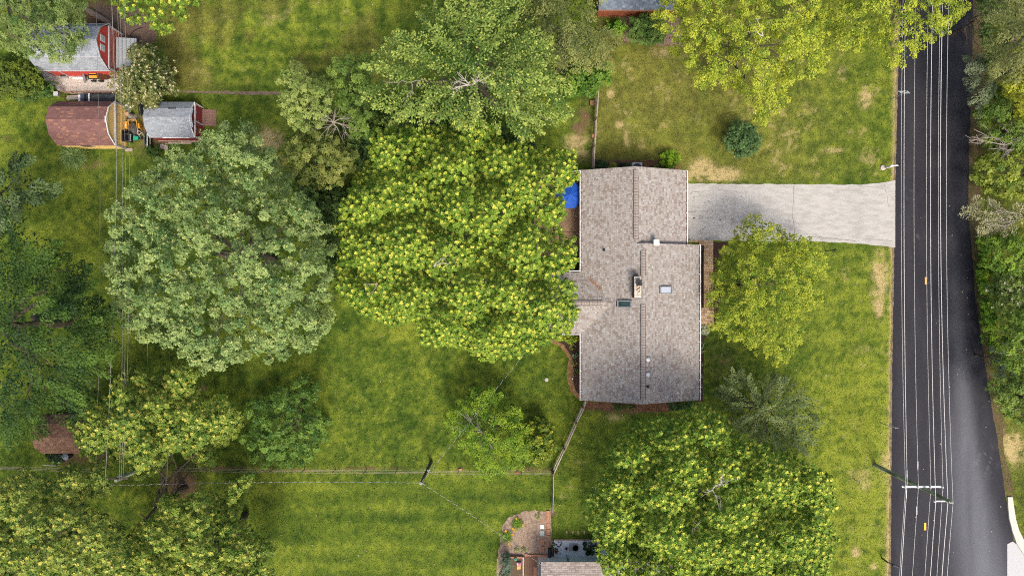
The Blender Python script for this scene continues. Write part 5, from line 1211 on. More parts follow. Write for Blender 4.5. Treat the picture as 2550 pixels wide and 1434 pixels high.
hosta('bright green strappy plant in front of the brown ribbed shed', 142, 1136, .5, 26, C(90, 160, 60), C(160, 220, 120), 101)
for i, (px, py, lb) in enumerate([(1287, 1365, 'left small weed tuft low in the garden bed'), (1304, 1367, 'right small weed tuft low in the garden bed'), (1340, 1284, 'pale weed tuft near the brick strip of the garden bed')]):
    hosta(lb, px, py, .24, 22, C(90, 120, 40), C(150, 176, 66), 102 + i, 'weeds in the garden bed', 'weed')
# ------------------------------------------------------------------ poles and wires
WIRE = M('wire', (.42, .41, .40), var=.25, scale=1.2, rough=.5)
WIRED = M('wire_dull', C(150, 148, 142), var=.25, scale=1.2, rough=.5)
POLEW = M('pole_wood', C(196, 204, 170), var=.35, scale=3, rough=.9, stretch=(4, 4, .6), rgb2=C(112, 118, 92))
INSUL = M('insulator', C(232, 230, 240), var=.05, rough=.3)
pb = np.array(P(2178, 1157))
up = thing('utility_pole', 'tall greenish wooden utility pole with white crossarm by the road', 'utility pole', tuple(pb))
def pol(z): return pb + [0.0, 0.0, z]
MB().tube([pol(-.1), pol(4), pol(9.9)], [.17, .15, .115], 12).build('pole', POLEW, up)
ZA, ZB = 6.9, 9.1
xa0, ya_, _ = P(2246, 1218, ZA); xa1 = P(2345, 1221, ZA)[0]
ya_ += .2
arm = MB().box(((xa0 + xa1) / 2, ya_, ZA), (xa1 - xa0, .12, .13)).build('crossarm', WHITE, up)
ins = MB().lathe((0, 0, 0), [(.04, 0), (.07, .04), (.07, .10), (.035, .12), (.05, .17)], 8).mesh('insulator', INSUL)
ax = [P(px, 1219, ZA)[0] for px in (2251, 2283, 2314, 2344)]
for x in ax: link('insulator', ins, up, (x, ya_, ZA + .065))
xb0, yb_, _ = P(2324, 1247, ZB); xb1 = P(2357, 1247, ZB)[0]
MB().box(((xb0 + xb1) / 2, yb_, ZB), (xb1 - xb0, .08, .09)).build('upper_bracket', WHITE, up)
for x in (xb0 + .03, xb1 - .03): link('insulator', ins, up, (x, yb_, ZB + .045))
link('insulator', ins, up, (pb[0] + .02, pb[1], 9.9))
br = MB(); br.tube([pol(6.3) + [.0, .14, 0], (xa0 + .7, ya_, ZA - .06)], .025, 4); br.tube([pol(6.3) + [.0, .14, 0], (xa1 - .7, ya_, ZA - .06)], .025, 4); br.build('brace', GREYM, up)
bt = MB(); bt.tube([pol(5.2) + [.15, 0, 0], pol(5.2) + [.32, 0, 0]], .03, 6); bt.build('bolt', M('orange_tag', C(226, 96, 46)), up)
def sag_wire(label, x, y, z, ymin, ymax, sag, r=.017, mat=WIRE, bend=-.30, north=0.0, sleeves=(), group='overhead wires along the road'):
    """wire through (x, y, z) at the pole; spans run north and south with their own sag"""
    pts = []
    for s in np.linspace(0, 1, 22): # south part of span
        yy = ymin + (y - ymin) * s; L = 46.0; d = (y - yy) / L
        pts.append((x + bend * (y - yy) / 7.0, yy, z - 4 * sag * d * (1 - d)))
    for s in np.linspace(0.03, 1, 46):
        yy = y + (ymax - y) * s; L = 43.0; d = (yy - y) / L
        pts.append((x + north * d, yy, z - 4 * sag * d * (1 - d) if d < 1 else z - 4 * sag * (d - 1) * (2 - d)))
    w = thing('power_line', label, 'overhead wire', (x, y, z), group)
    MB().tube(pts, r, 5).build('wire', mat, w)
    if sleeves:
        m = MB()
        for dy in sleeves: 
            d = abs(dy) / 43; zz = z - 4 * sag * d * (1 - d); xx = x + (bend * (-dy) / 7.0 if dy < 0 else north * d)
            m.tube([(xx, y + dy - .3, zz), (xx, y + dy + .3, zz)], .035, 6)
        m.build('splice_sleeve', WHITE, w)
    return w
YT, YB = 40, -40
nm = ['first', 'second', 'third', 'fourth']
for i, x in enumerate(ax):
    sag_wire(f'{nm[i]} thin overhead wire on the white crossarm counted from the lawn side', x, ya_, ZA + .2, YB, YT, .55, .014, WIRE, sleeves=(1.6, -1.7) if i == 1 else ())
sag_wire('thick overhead wire held by the inner end of the upper bracket', xb0 + .05, yb_, ZB + .2, YB, YT, .60, .022, WIRE)
sag_wire('thick overhead wire held by the outer end of the upper bracket', xb1 - .03, yb_, ZB + .2, YB, YT, .75, .025, WIRE, north=-.1)
sag_wire('topmost overhead wire resting on the tip of the utility pole', pb[0] + .02, pb[1], 10.1, YB, YT, .72, .014, WIRE)
# lower communication cable lashed to the pole side
sag_wire('thick pale communication cable strung below the crossarm over the road edge', P(2259, 1200, 5.6)[0], P(2259, 1200, 5.6)[1], 5.6, YB, YT, .42, .026, WIRE, bend=-.32, sleeves=(.6, -.9))

# service pole at the wire fence with twisted drop lines
sb = np.array(P(1074, 1149))
sp = thing('service_pole', 'short weathered leaning service pole at the wire fence', 'utility pole', tuple(sb))
MB().tube([sb + [0, 0, -.1], sb + [0, .02, 3], sb + [-.02, .03, 6.4]], [.14, .12, .09], 10).build('pole', M('grey_pole', C(112, 104, 92), var=.4, scale=3, rough=.9, stretch=(4, 4, .6)), sp)
tp = sb + [-.02, .03, 6.3]
k_ = MB(); k_.lathe(tp + [.0, 0, .0], [(.11, 0), (.12, .14), (.03, .2)], 8); k_.tube([tp + [-.14, .0, -.1], tp + [.16, -.05, -.1]], .035, 6); k_.build('bracket', GREYM, sp)
k_ = MB(); k_.box(sb + [.0, 0, 2.6], (.42, .10, .08)); k_.box(sb + [.1, .1, 3.1], (.16, .14, .4)); k_.build('meter_box', GREYM, sp)
def drop_line(label, a, b, sag, period=.62, ymat=None):
    a = np.array(a, float); b = np.array(b, float); L = np.linalg.norm(b - a); n = int(L / period * 8)
    t = np.linspace(0, 1, n); p = a + (b - a) * t[:, None]; p[:, 2] -= 4 * sag * t * (1 - t)
    f = (b - a) / L; side = unit(np.cross(f, [0, 0, 1.0])); up_ = np.cross(side, f)
    w = thing('service_drop', label, 'overhead wire', tuple(a), 'twisted service lines from the short pole')
    ph = 2 * np.pi * t * L / period
    MB().tube(list(p), .009, 5).build('cable', DARKM, w)
    h = p + (np.cos(ph)[:, None] * side + np.sin(ph)[:, None] * up_) * .018
    MB().tube(list(h), .007, 5).build('bare_strand', WIRE, w)
drop_line('twisted service line running west from the short pole along the fence', tp, P(302, 1208, 6.6), .45)
drop_line('twisted service line from the west pole out past the left edge', P(302, 1208, 6.6), P(-120, 1216, 6.2), .3)
drop_line('twisted service line rising from the short pole to the tan house', tp, (GX0 + .6, GYc - 1.0, 3.3), .45)
drop_line('twisted service line running down right from the short pole to the garden bed', tp, (gx_(1372), SYb - .2, 2.9), .5)

# west line: five wires and the pole hidden in the maple
wp = np.array(P(428, 1129)); WZ = 7.9
wpl = thing('utility_pole', 'wooden utility pole half hidden by the spreading maple at lower left', 'utility pole', tuple(wp))
MB().tube([wp, wp + [0, 0, 4], wp + [0, 0, 8.1]], [.17, .15, .12], 10).build('pole', POLEW, wpl)
MB().box(wp + [0, .1, WZ - .1], (1.5, .12, .12)).build('crossarm', BARK, wpl)
MB().lathe(wp + [-.36, -.1, 6.2], [(.2, 0), (.2, .75), (.08, .8)], 12).build('transformer', GREYM, wpl)
def west_wire(label, pts_px, z0, sag, r, mat):
    """pts: (px at y=0, px at y=400, px at pole)"""
    ys_ = [-260, 0, 250, 400, 700, 900, 1050, 1195]
    xs_ = np.interp(ys_, [p[1] for p in pts_px], [p[0] for p in pts_px])
    P3 = []
    yw0, yw1 = P(0, -260, z0)[1], P(0, 1195, z0)[1]
    for yy in np.linspace(-260, 1195, 30):
        t = (yy + 260) / 1455.0
        z = z0 - 4 * sag * t * (1 - t)
        x, y, _ = P(np.interp(yy, ys_, xs_), yy, z0)
        P3.append((x, y, z))
    w = thing('power_line', label, 'overhead wire', P3[-1], 'overhead wires over the left yards')
    MB().tube(P3, r, 5).build('wire', mat, w)
k2 = lambda px, f: 1275 + (px - 1275) * f
west_wire('thin faint wire farthest left over the left lawn', [(232, -260), (236, 0), (240, 250), (244, 400), (244, 900), (240, 1010), (238, 1195)], 6.6, .25, .010, WIRED)
west_wire('thick pale wire second from left over the yellow shed', [(268, -260), (272, 0), (278, 250), (281, 400), (274, 700), (268, 1000), (262, 1195)], 8.3, .5, .020, WIRED)
west_wire('thin wire third from left over the yellow shed', [(284, -260), (287, 0), (294, 250), (297, 400), (299, 900), (297, 1195)], 8.1, .4, .011, WIRED)
west_wire('pale wire fourth from left over the yellow shed', [(290, -260), (293, 0), (301, 250), (305, 400), (306, 900), (302, 1195)], 8.1, .4, .011, WIRED)
west_wire('pale wire rightmost of the five over the sheds', [(300, -260), (304, 0), (312, 250), (315, 400), (313, 900), (306, 1195)], 8.1, .4, .011, WIRED)
w = thing('power_line', 'short pale wire dropping below the big oak', 'overhead wire', P(367, 860, 5), 'overhead wires over the left yards')
MB().tube([P(366, 700, 5.0), P(367, 860, 5.0), P(369, 1060, 5.0)], .014, 5).build('wire', WIRED, w)

# ------------------------------------------------------------------ fences
def rail_fence(name, label, pts, rails, rail_r, post_h, mat, pmat, jit=.03, post_w=.13):
    """split rail fence through ground points (pixels)"""
    p3 = [np.array(P(*q)) for q in pts]
    f = thing(name, label, 'fence', tuple(p3[0]))
    pm = MB().box((0, 0, post_h / 2), (post_w, post_w, post_h)).mesh('post', pmat)
    for q in p3: link('post', pm, f, tuple(q)).rotation_euler = (random.uniform(-.05, .05), random.uniform(-.05, .05), random.uniform(0, 1))
    for a, b in zip(p3[:-1], p3[1:]):
        d = (b - a); L = np.linalg.norm(d); d /= L; s_ = np.array([-d[1], d[0], 0])
        for z in rails:
            o = s_ * random.uniform(-.06, .06)
            A = a - d * .12 + o + [0, 0, z + random.uniform(-jit, jit)]; B = b + d * .12 + o + [0, 0, z + random.uniform(-jit, jit)]
            MB().tube([A, (A + B) / 2 + [0, 0, -.01], B], [rail_r * .8, rail_r, rail_r * .8], 6).build('rail', mat, f)
    return f
RAILW = M('pale_rail', C(206, 190, 176), var=.25, scale=4, rough=.9)
rail_fence('rail_fence', 'pale split rail fence slanting from the house corner to the wire fence', [(1456, 992), (1449, 1012), (1432, 1047), (1403, 1113), (1377, 1170)], (.35, .75, 1.15), .055, 1.3, RAILW, BROWNWOOD)
rail_fence('rail_fence', 'weathered brown rail fence running north from the house', [(1475, 424), (1477, 372), (1481, 305), (1486, 232), (1489, 205)], (.4, .8, 1.2), .06, 1.35, OLDWOOD, BROWNWOOD)
bx = MB().box((*P(1474, 258)[:2], .12), (.36, .36, .24)).build('wood_block', BROWNWOOD, loc=P(1474, 258)); tag(bx, 'square wooden block on the dirt beside the brown rail fence', 'block')
st_ = thing('birdhouse', 'small brown wooden box fixed to the brown rail fence', 'birdhouse', P(1474, 346))
MB().box(np.array(P(1474, 346)) + [0, 0, .95], (.16, .2, .26)).build('body', BROWNWOOD, st_); MB().box(np.array(P(1474, 346)) + [0, 0, 1.1], (.26, .28, .03)).build('roof', M('box_roof', C(168, 120, 88), var=.2), st_); MB().box(np.array(P(1474, 346)) + [0, 0, .42], (.05, .05, .82)).build('stake', BROWNWOOD, st_)

def wire_fence(label, pts, n_posts, h, mat, pmat, zs, r=.012):
    f = thing('wire_fence', label, 'fence', P(*pts[0]))
    P3 = [np.array(P(*q)) for q in pts]
    seg = [0]; 
    for a, b in zip(P3[:-1], P3[1:]): seg.append(seg[-1] + np.linalg.norm(b - a))
    at_ = lambda s: np.array([np.interp(s, seg, [p[i] for p in P3]) for i in range(3)])
    pm = MB().tube([(0, 0, 0), (0, 0, h)], .03, 5).mesh('post', pmat)
    for i in range(n_posts):
        o = link('post', pm, f, tuple(at_(seg[-1] * i / (n_posts - 1)))); o.rotation_euler = (random.uniform(-.05, .05), random.uniform(-.05, .05), 0)
    for z in zs:
        MB().tube([at_(seg[-1] * i / 60) + [0, random.uniform(-.01, .01), z + random.uniform(-.015, .015)] for i in range(61)], r, 4).build('top_wire' if z == max(zs) else 'strand', mat, f)
    return f
RUSTW = M('fence_wire', C(196, 178, 160), var=.35, scale=1.0, rough=.7)
wire_fence('long wire mesh fence across the back lawn with thin dark posts', [(452, 1162), (640, 1166), (1060, 1169), (1240, 1171), (1374, 1171)], 13, 1.25, RUSTW, DARKM, (.3, .75, 1.2), .014)
wire_fence('wire fence along the lot line at the left edge', [(-30, 1158), (100, 1160), (180, 1164), (260, 1166)], 4, 1.2, RUSTW, DARKM, (.35, .8, 1.15), .014)
MB_ = MB().tube([np.array(P(133, 1148)) + [0, 0, 1.2], np.array(P(164, 1150)) + [0, 0, 1.2]], .035, 6).build('top_rail', WHITEDIM, loc=P(133, 1148)); tag(MB_, 'short pale rail lying on top of the left edge wire fence', 'rail')
# chain link fence, galvanised
cf = thing('chain_link_fence', 'short galvanised chain link fence above the brick garden edge', 'fence', P(1376, 1183))
A, B = np.array(P(1376, 1176)), np.array(P(1374.5, 1262))
pm = MB().tube([(0, 0, 0), (0, 0, 1.25)], .032, 8).mesh('post', GREYM)
for t in (0, .5, 1): link('post', pm, cf, tuple(A + (B - A) * t))
MB().tube([A + [0, 0, 1.2], (A + B) / 2 + [.02, 0, 1.2], B + [0, 0, 1.2]], .03, 6).build('top_rail', GREYM, cf)
ml = MB()
for i in range(72):
    t0, t1 = i / 72, (i + 5) / 72
    for za, zb in ((.05, 1.15), (1.15, .05)):
        ml.tube([A + (B - A) * t0 + [0, 0, za], A + (B - A) * min(t1, 1) + [0, 0, zb]], .004, 3, cap=False)
o = ml.build('mesh_wire', GREYM, cf); o['kind'] = 'stuff'
# old wire fence behind the gravel yard
rl = thing('wire_fence', 'low rusty rail fence between the gravel yard and the yellow shed', 'fence', P(122, 231))
for z in (.5, .9): MB().tube([np.array(P(140, 236)) + [0, 0, z], np.array(P(240, 237)) + [0, 0, z], np.array(P(350, 236)) + [0, 0, z]], .03, 5).build('rail', BROWNWOOD, rl)
pm = MB().tube([(0, 0, 0), (0, 0, 1.0)], .04, 5).mesh('post', BROWNWOOD)
for px in (140, 195, 250, 305, 350): link('post', pm, rl, P(px, 237))

# ------------------------------------------------------------------ signs, mailboxes, posts
def road_sign(label, base, h0, h1, half, ang, lean=(0, 0)):
    b = np.array(P(*base)); s = thing('road_sign', label, 'road sign', tuple(b), 'diamond road signs')
    MB().box(b + [0, 0, (h1 + .1) / 2], (.05, .05, h1 + .1)).build('post', GREYM, s)
    d = np.array([math.cos(ang), math.sin(ang), 0]); n = np.array([-d[1], d[0], 0]) * .012; c = b + [0, 0, (h0 + h1) / 2] + n * 3.5; hz = (h1 - h0) / 2
    a = [c - d * half, c - [0, 0, hz], c + d * half, c + [0, 0, hz]]
    MB().add([q - n for q in a] + [q + n for q in a], [(0, 1, 2, 3), (7, 6, 5, 4), (0, 4, 5, 1), (1, 5, 6, 2), (2, 6, 7, 3), (3, 7, 4, 0)]).build('panel', M('sign_back', C(196, 204, 206), var=.05, rough=.4, metallic=.0), s)
road_sign('bare metal back of a diamond road sign near the top of the road', (2218, 248), 1.55, 2.35, .50, math.radians(-10))
road_sign('diamond road sign seen almost edge on above the utility pole', (2192, 1052), 1.35, 2.2, .52, math.radians(-16))
def mailbox(label, base, ang, postmat, boxmat, arm=.75, h=1.0, wide=.09):
    b = np.array(P(*base)); m = thing('mailbox', label, 'mailbox', tuple(b)); d = np.array([math.cos(ang), math.sin(ang), 0])
    ps = MB(); ps.box(b + [0, 0, h / 2], (wide, wide, h)); ps.tube([b + [0, 0, h - .08] - d * .12, b + [0, 0, h - .08] + d * arm], wide * .45, 4); ps.tube([b + [0, 0, h - .6], b + d * (arm * .6) + [0, 0, h - .12]], wide * .35, 4)
    ps.build('post', postmat, m)
    c = b + d * (arm * .82) + [0, 0, h + .02]; s_ = np.array([-d[1], d[0], 0]); L, W_, Hh = .26, .085, .12
    prof = [(-W_, 0), (W_, 0), (W_, Hh), (W_ * .7, Hh + .05), (0, Hh + .075), (-W_ * .7, Hh + .05), (-W_, Hh)]; k = len(prof)
    vs = [c + d * e + s_ * u + [0, 0, v] for e in (-L, L) for u, v in prof]
    MB().add(vs, [list(range(k))[::-1], list(range(k, 2 * k))] + [(i, (i + 1) % k, k + (i + 1) % k, k + i) for i in range(k)]).build('box', boxmat, m)
    MB().box(c + s_ * (W_ + .01) + [0, 0, .1] - d * .1, (.03, .02, .12)).build('flag', M('red_flag', C(170, 40, 30)), m)
    return m
mb_ = mailbox('white posted black mailbox above the driveway entrance', (2203, 419), math.radians(8), WHITE, BLACKP, .95, 1.1, .13)
MB().lathe(np.array(P(2198, 418)), [(.24, 0), (.22, .12), (.06, .16)], 10).build('base_stones', M('ivory_stone', C(214, 200, 184), var=.2), mb_)
mailbox('dark mailbox on a dark post at the bottom of the road lawn', (2195, 1388), math.radians(-22), DARKM, M('grey_mailbox', C(74, 78, 84)), .7, 1.05, .09)
b = np.array(P(2056, 625)); ml_ = thing('yard_light', 'slim dark yard light post at the redwood edge below the driveway', 'lamp post', tuple(b))
MB().tube([b, b + [0, 0, 1.45]], .04, 8).build('post', DARKM, ml_); hd = MB(); hd.lathe(b + [0, 0, 1.45], [(.06, 0), (.085, .2), (.10, .22), (.03, .3)], 8); hd.build('lamp', BLACKP, ml_)
b = np.array(P(2128, 1193)); mk = thing('marker_post', 'thin white marker post with orange foot in the road lawn', 'marker post', tuple(b))
MB().tube([b, b + [0, 0, .3]], .035, 6).build('foot', M('orange_paint', C(226, 130, 60)), mk); MB().tube([b + [0, 0, .3], b + [.02, 0, .95]], .035, 6).build('stake', WHITEDIM, mk)
o = MB().lathe(P(1361, 945), [(.16, 0), (.16, .07), (.13, .09)], 14).build('cleanout_cap', M('grey_cap', C(212, 206, 198)), loc=P(1361, 945)); tag(o, 'round pale cleanout cap in the back lawn', 'cap')
o = MB().lathe(P(1425, 942), [(.05, 0), (.05, .25), (.06, .27)], 10).build('pipe_stub', WHITE, loc=P(1425, 942)); tag(o, 'small white pipe stub in the back mulch bed', 'pipe')

# air conditioner
b = np.array(P(1588, 422)); ac = thing('air_conditioner', 'grey outdoor cooling unit against the north gable', 'air conditioner', tuple(b))
zt_ = .92; c = np.array(P(1587, 417, zt_)); c[2] = 0
bd = MB().box(c + [0, 0, zt_ / 2], (.80, .80, zt_)).build('body', M('ac_grey', C(196, 208, 206), var=.05, rough=.5), ac)
MB().lathe(c + [0, 0, zt_], [(.33, .0), (.34, .012), (.02, .016)], 20).build('fan_well', BLACKP, ac)
rg = MB()
for q in (.12, .2, .28): rg.tube([c + [q * math.cos(t), q * math.sin(t), zt_ + .03] for t in np.linspace(0, 6.283, 17)], .008, 4, cap=False)
for t in np.linspace(0, 5.5, 8): rg.tube([c + [.1 * math.cos(t), .1 * math.sin(t), zt_ + .03], c + [.34 * math.cos(t), .34 * math.sin(t), zt_ + .03]], .008, 4)
rg.lathe(c + [0, 0, zt_ + .025], [(.11, 0), (.1, .03), (.02, .04)], 12); rg.build('fan_guard', GREYM, ac)
MB().box(c + [-.62, -.08, .3], (.3, .3, .6)).build('disconnect_box', GREYM, ac)

# blue parasol, table and chairs on the patio
zc = 2.15; cc = np.array(P(1419, 485, zc)); base = cc.copy(); base[2] = .03
um = thing('parasol', 'blue octagonal parasol on the patio between maple and house', 'parasol', tuple(base))
BLUE = M('blue_canvas', C(28, 92, 200), var=.06, rough=.75)
R_ = 1.12
me_ang = [math.radians(22.5 + 45 * i) for i in range(9)]
for i in range(8):
    a, b2 = me_ang[i], me_ang[i + 1]
    A_ = base + [R_ * math.cos(a), R_ * math.sin(a), zc - .30]; B_ = base + [R_ * math.cos(b2), R_ * math.sin(b2), zc - .30]; T_ = base + [0, 0, zc + .12]
    m_ = (A_ + B_) / 2 * 1.0; m_ = m_ + (T_ - m_) * .02 - [0, 0, .02]
    mid = (A_ + B_) / 4 + T_ / 2 - [0, 0, .035]
    drop = np.array([0, 0, -.10])
    MB().add([A_, B_, T_, mid, A_ + drop, B_ + drop, T_ - [0, 0, .02], mid - [0, 0, .02]], [(0, 1, 3), (1, 2, 3), (2, 0, 3), (0, 4, 5, 1), (4, 7, 5), (5, 7, 6), (6, 7, 4)]).build('canopy_panel', BLUE, um)
MB().tube([base, base + [0, 0, zc + .2]], .024, 8).build('pole', GREYM, um); MB().lathe(base, [(.28, 0), (.26, .05), (.05, .1)], 14).build('base', DARKM, um)
tb = thing('patio_table', 'dark round patio table under the blue parasol', 'table', tuple(base)); MB().lathe(base + [0, 0, .7], [(.55, 0), (.55, .03), (.5, .035)], 20).build('tabletop', DARKM, tb)
lm = MB().tube([(0, 0, 0), (0, 0, .7)], .022, 6).mesh('leg', DARKM)
for i in range(4): link('leg', lm, tb, tuple(base + [.38 * math.cos(.8 + i * 1.571), .38 * math.sin(.8 + i * 1.571), 0]))
def chair(label, px, py, rz):
    b = np.array(P(px, py)); b[2] = .03; ch_ = thing('patio_chair', label, 'chair', tuple(b)); cz, sz = math.cos(rz), math.sin(rz)
    L_ = lambda x, y, z: b + [x * cz - y * sz, x * sz + y * cz, z]
    MB().box(L_(0, 0, .43), (.48, .48, .04), rz).build('seat', BLACKP, ch_); MB().box(L_(0, -.24, .7), (.48, .04, .5), rz).build('backrest', BLACKP, ch_)
    for x in (-.21, .21):
        for y in (-.21, .21): MB().tube([L_(x, y, 0), L_(x, y, .42)], .018, 5).build('leg', BLACKP, ch_)
chair('black patio chair showing below the blue parasol', 1444, 509, .8); chair('black patio chair half under the parasol by the gutter', 1444, 462, 2.4)

# paver walk: small units, joined, with a few loose colours
pv = MB(); PAVC = [C(222, 190, 150), C(210, 174, 136), C(230, 202, 166), C(198, 164, 130)]
def pave(x0, y0, x1, y1, w, h):
    y = y0; row = 0
    while y < y1 - 1:
        x = x0 - (w / 2 if row % 2 else 0)
        while x < x1 - .5:
            a, b_ = max(x, x0), min(x + w, x1)
            if b_ - a > 1.0:
                A = P(a + .2, y + h - .2); B = P(b_ - .2, y + .2); f = random.uniform(.88, 1.12); z = .045 + random.uniform(-.006, .006)
                pv.box(((A[0] + B[0]) / 2, (A[1] + B[1]) / 2, z / 2), (B[0] - A[0], B[1] - A[1], z), col=tuple(q * f for q in random.choice(PAVC)))
            x += w
        y += h; row += 1
pave(1753, 598, 1776, 766, 9.2, 6.6); pave(1737, 766, 1777, 809, 9.2, 6.6); pave(1740, 598, 1753, 607, 9, 6.6); pave(1712, 598, 1740, 603, 9, 5)
o = pv.build('paver_walk', M('paver', (0.1, 0.1, 0.1), var=.16, scale=14, rough=.9, attr=True, bump=.3)); tag(o, 'tan brick paver walk along the front of the house', 'walkway', None, 'structure')
HARD.append([(1735, 596), (1780, 596), (1780, 812), (1735, 812)])
ed = MB()
for y in range(626, 764, 10): ed.box((*P(1751.3, y + 4.8)[:2], .07), (.07, .31, .14), col=C(120, 92, 76))
tag(ed.build('bed_edging', TINT), 'low brick edging between the narrow mulch strip and the walk', 'edging', None, 'structure')

# ------------------------------------------------------------------ yard clutter around the sheds
def simple(name, label, cat, parts, base, group=None):
    t = thing(name, label, cat, tuple(base), group)
    for nm_, mb2, mt in parts: mb2.build(nm_, mt, t)
    return t
def B3(px, py, z=0): return np.array(P(px, py, 0)) + [0, 0, z]
ORG = M('orange_paint2', C(244, 176, 56), var=.10, rough=.5)
YLO = M('yellow_machine', C(232, 170, 62), var=.12, rough=.5)
c = B3(246, 193)
ct = MB(); ct.hexa([c + q for q in ((-.32, -.22, .3), (.32, -.22, .3), (.32, .22, .3), (-.32, .22, .3), (-.5, -.34, .62), (.5, -.34, .62), (.5, .34, .62), (-.5, .34, .62))])
wh = [MB().tube([c + [x, y, .2], c + [x, y + .07, .2]], .2, 12) for x in (-.3, .3) for y in (-.42, .35)]
simple('yard_cart', 'black wheeled yard cart parked at the red barn wall', 'cart', [('tub', ct, BLACKP)] + [('wheel', w_, BLACKP) for w_ in wh] + [('handle', MB().tube([c + [.45, 0, .3], c + [.85, .1, .7]], .02, 5), GREYM)], c)
for dy, lb in ((.16, 'upper orange plastic panel lying in the black yard cart'), (-.17, 'lower orange plastic panel lying in the black yard cart')):
    o = MB().box(c + [-.05, dy, .68], (.62, .2, .10), rx=.1).build('orange_panel', ORG, loc=tuple(c + [-.05, dy, .62])); tag(o, lb, 'panel', 'orange panels in the cart')
o = MB().box(B3(268, 191, .5), (.95, .06, 1.1), rz=-.9, rx=.7).build('plywood_sheet', M('plywood', C(116, 82, 62), var=.4, scale=6), loc=tuple(B3(268, 191))); tag(o, 'brown weathered plywood sheet leaning at the barn corner', 'plywood')
o = MB().box(B3(214, 193, .35), (.10, .9, .75), rz=.3, ry=.6).build('metal_sheet', GREYM, loc=tuple(B3(214, 193))); tag(o, 'grey metal sheet leaning against the barn wall', 'sheet metal')
simple('planter_box', 'pale box planter standing on the gravel against the barn', 'planter', [('box', MB().box(B3(164, 192, .18), (.55, .24, .36)), WHITEDIM), ('soil', MB().box(B3(164, 192, .37), (.5, .19, .02)), MULCH)], B3(164, 192))
o = MB().box(B3(198, 196, .06), (1.0, .12, .12)).build('timber', WHITE, loc=tuple(B3(198, 196))); tag(o, 'white timber lying along the barn wall', 'timber')
o_ = MB()
for i in range(9): o_.tube([B3(285 + rng.uniform(-9, 9), 190 + rng.uniform(-4, 4), .1 + .05 * i), B3(292 + rng.uniform(-9, 9), 196 + rng.uniform(-6, 6), .12 + .05 * i)], .035, 5)
tag(o_.build('branch_pile', OLDWOOD), 'small pile of cut sticks at the barn corner', 'sticks', None, 'stuff')
for i, (y, x0, x1, lb) in enumerate([(239, 172, 262, 'uppermost long white board behind the yellow shed'), (242.5, 170, 268, 'middle long white board behind the yellow shed'), (246, 172, 272, 'lowest long white board behind the yellow shed')]):
    A, B = B3(x0, y + 4, .25), B3(x1, y, .3)
    o = MB().box((A + B) / 2, (np.linalg.norm(B - A), .10, .06), rz=math.atan2((B - A)[1], (B - A)[0])).build('board', M('white_board', C(226, 218, 202), var=.1), loc=tuple((A + B) / 2)); tag(o, lb, 'board', 'long white boards')
tr0 = B3(258, 256)
tl_ = MB(); tl_.box(tr0 + [0, 0, .45], (2.7, 1.0, .12)); 
tarp = MB()
TX, TY = np.meshgrid(np.linspace(-1.0, 1.3, 18), np.linspace(-.5, .5, 9)); tz = .62 + .16 * fbm(TX * 3 + 9, TY * 3, .8, 401) + .12 * np.sin(TX * 2.1) ** 2
vs = np.stack([TX.ravel(), TY.ravel(), tz.ravel()], 1) + tr0; ii = np.arange(18 * 9).reshape(9, 18)
tarp.add([tuple(q) for q in vs], [tuple(int(w_) for w_ in f_) for f_ in np.stack([ii[:-1, :-1], ii[:-1, 1:], ii[1:, 1:], ii[1:, :-1]], -1).reshape(-1, 4)])
TARP = M('dark_tarp', C(52, 60, 66), var=.3, scale=5, rough=.6, bump=.4)
simple('trailer', 'dark flat trailer under a tarp behind the yellow shed', 'trailer', [('bed', tl_, DARKM), ('tarp', tarp, TARP), ('box', MB().box(tr0 + [-1.2, 0, .72], (.32, .95, .4)), M('blue_box', C(62, 78, 100))), ('crossbar', MB().box(tr0 + [-.62, 0, .95], (.07, 1.0, .06)), WHITE)] + [('wheel', MB().tube([tr0 + [0, y, .28], tr0 + [0, y + .12, .28]], .28, 14), BLACKP) for y in (-.66, .54)], tr0)
simple('storage_tote', 'white plastic tote at the west end of the trailer', 'tote', [('tub', MB().hexa([B3(213, 253) + q for q in ((-.2, -.3, 0), (.2, -.3, 0), (.2, .3, 0), (-.2, .3, 0), (-.26, -.38, .5), (.26, -.38, .5), (.26, .38, .5), (-.26, .38, .5))]), WHITE), ('lid', MB().box(B3(213, 253, .52), (.56, .8, .05)), WHITE)], B3(213, 253))
bp = B3(165, 245)
simple('post_box', 'grey box on a post left of the long white boards', 'utility box', [('post', MB().tube([bp, bp + [0, 0, 1.0]], .04, 6), BROWNWOOD), ('box', MB().box(bp + [0, 0, 1.15], (.30, .28, .32)), GREYM), ('roof', MB().box(bp + [0, 0, 1.33], (.36, .34, .04)), WHITEDIM)], bp)
LOGC = M('log_cut', C(214, 170, 132), var=.15, scale=12, rough=.9)
for px, py, h, lb in ((300, 260, .75, 'upright log with pale cut top behind the yellow shed corner'), (296, 268, .6, 'shorter upright log with reddish cut top beside the first')):
    b = B3(px, py); simple('log', lb, 'log', [('bark', MB().tube([b, b + [0, 0, h]], [.13, .11], 10), BARK), ('cut_face', MB().lathe(b + [0, 0, h], [(.105, 0), (.1, .012)], 10), LOGC)], b, 'upright logs by the yellow shed')
b = B3(332, 292); simple('tree_stump', 'tall flared tree stump with pale cut top between the sheds', 'stump', [('bark', MB().tube([b, b + [-.02, .02, .25], b + [-.02, .04, .9]], [.34, .24, .16], 14), M('grey_bark', C(176, 164, 150), var=.3, scale=8, rough=.95, bump=.5, stretch=(3, 3, .5))), ('cut_face', MB().lathe(b + [-.02, .04, .9], [(.155, 0), (.15, .014)], 14), LOGC)], b)
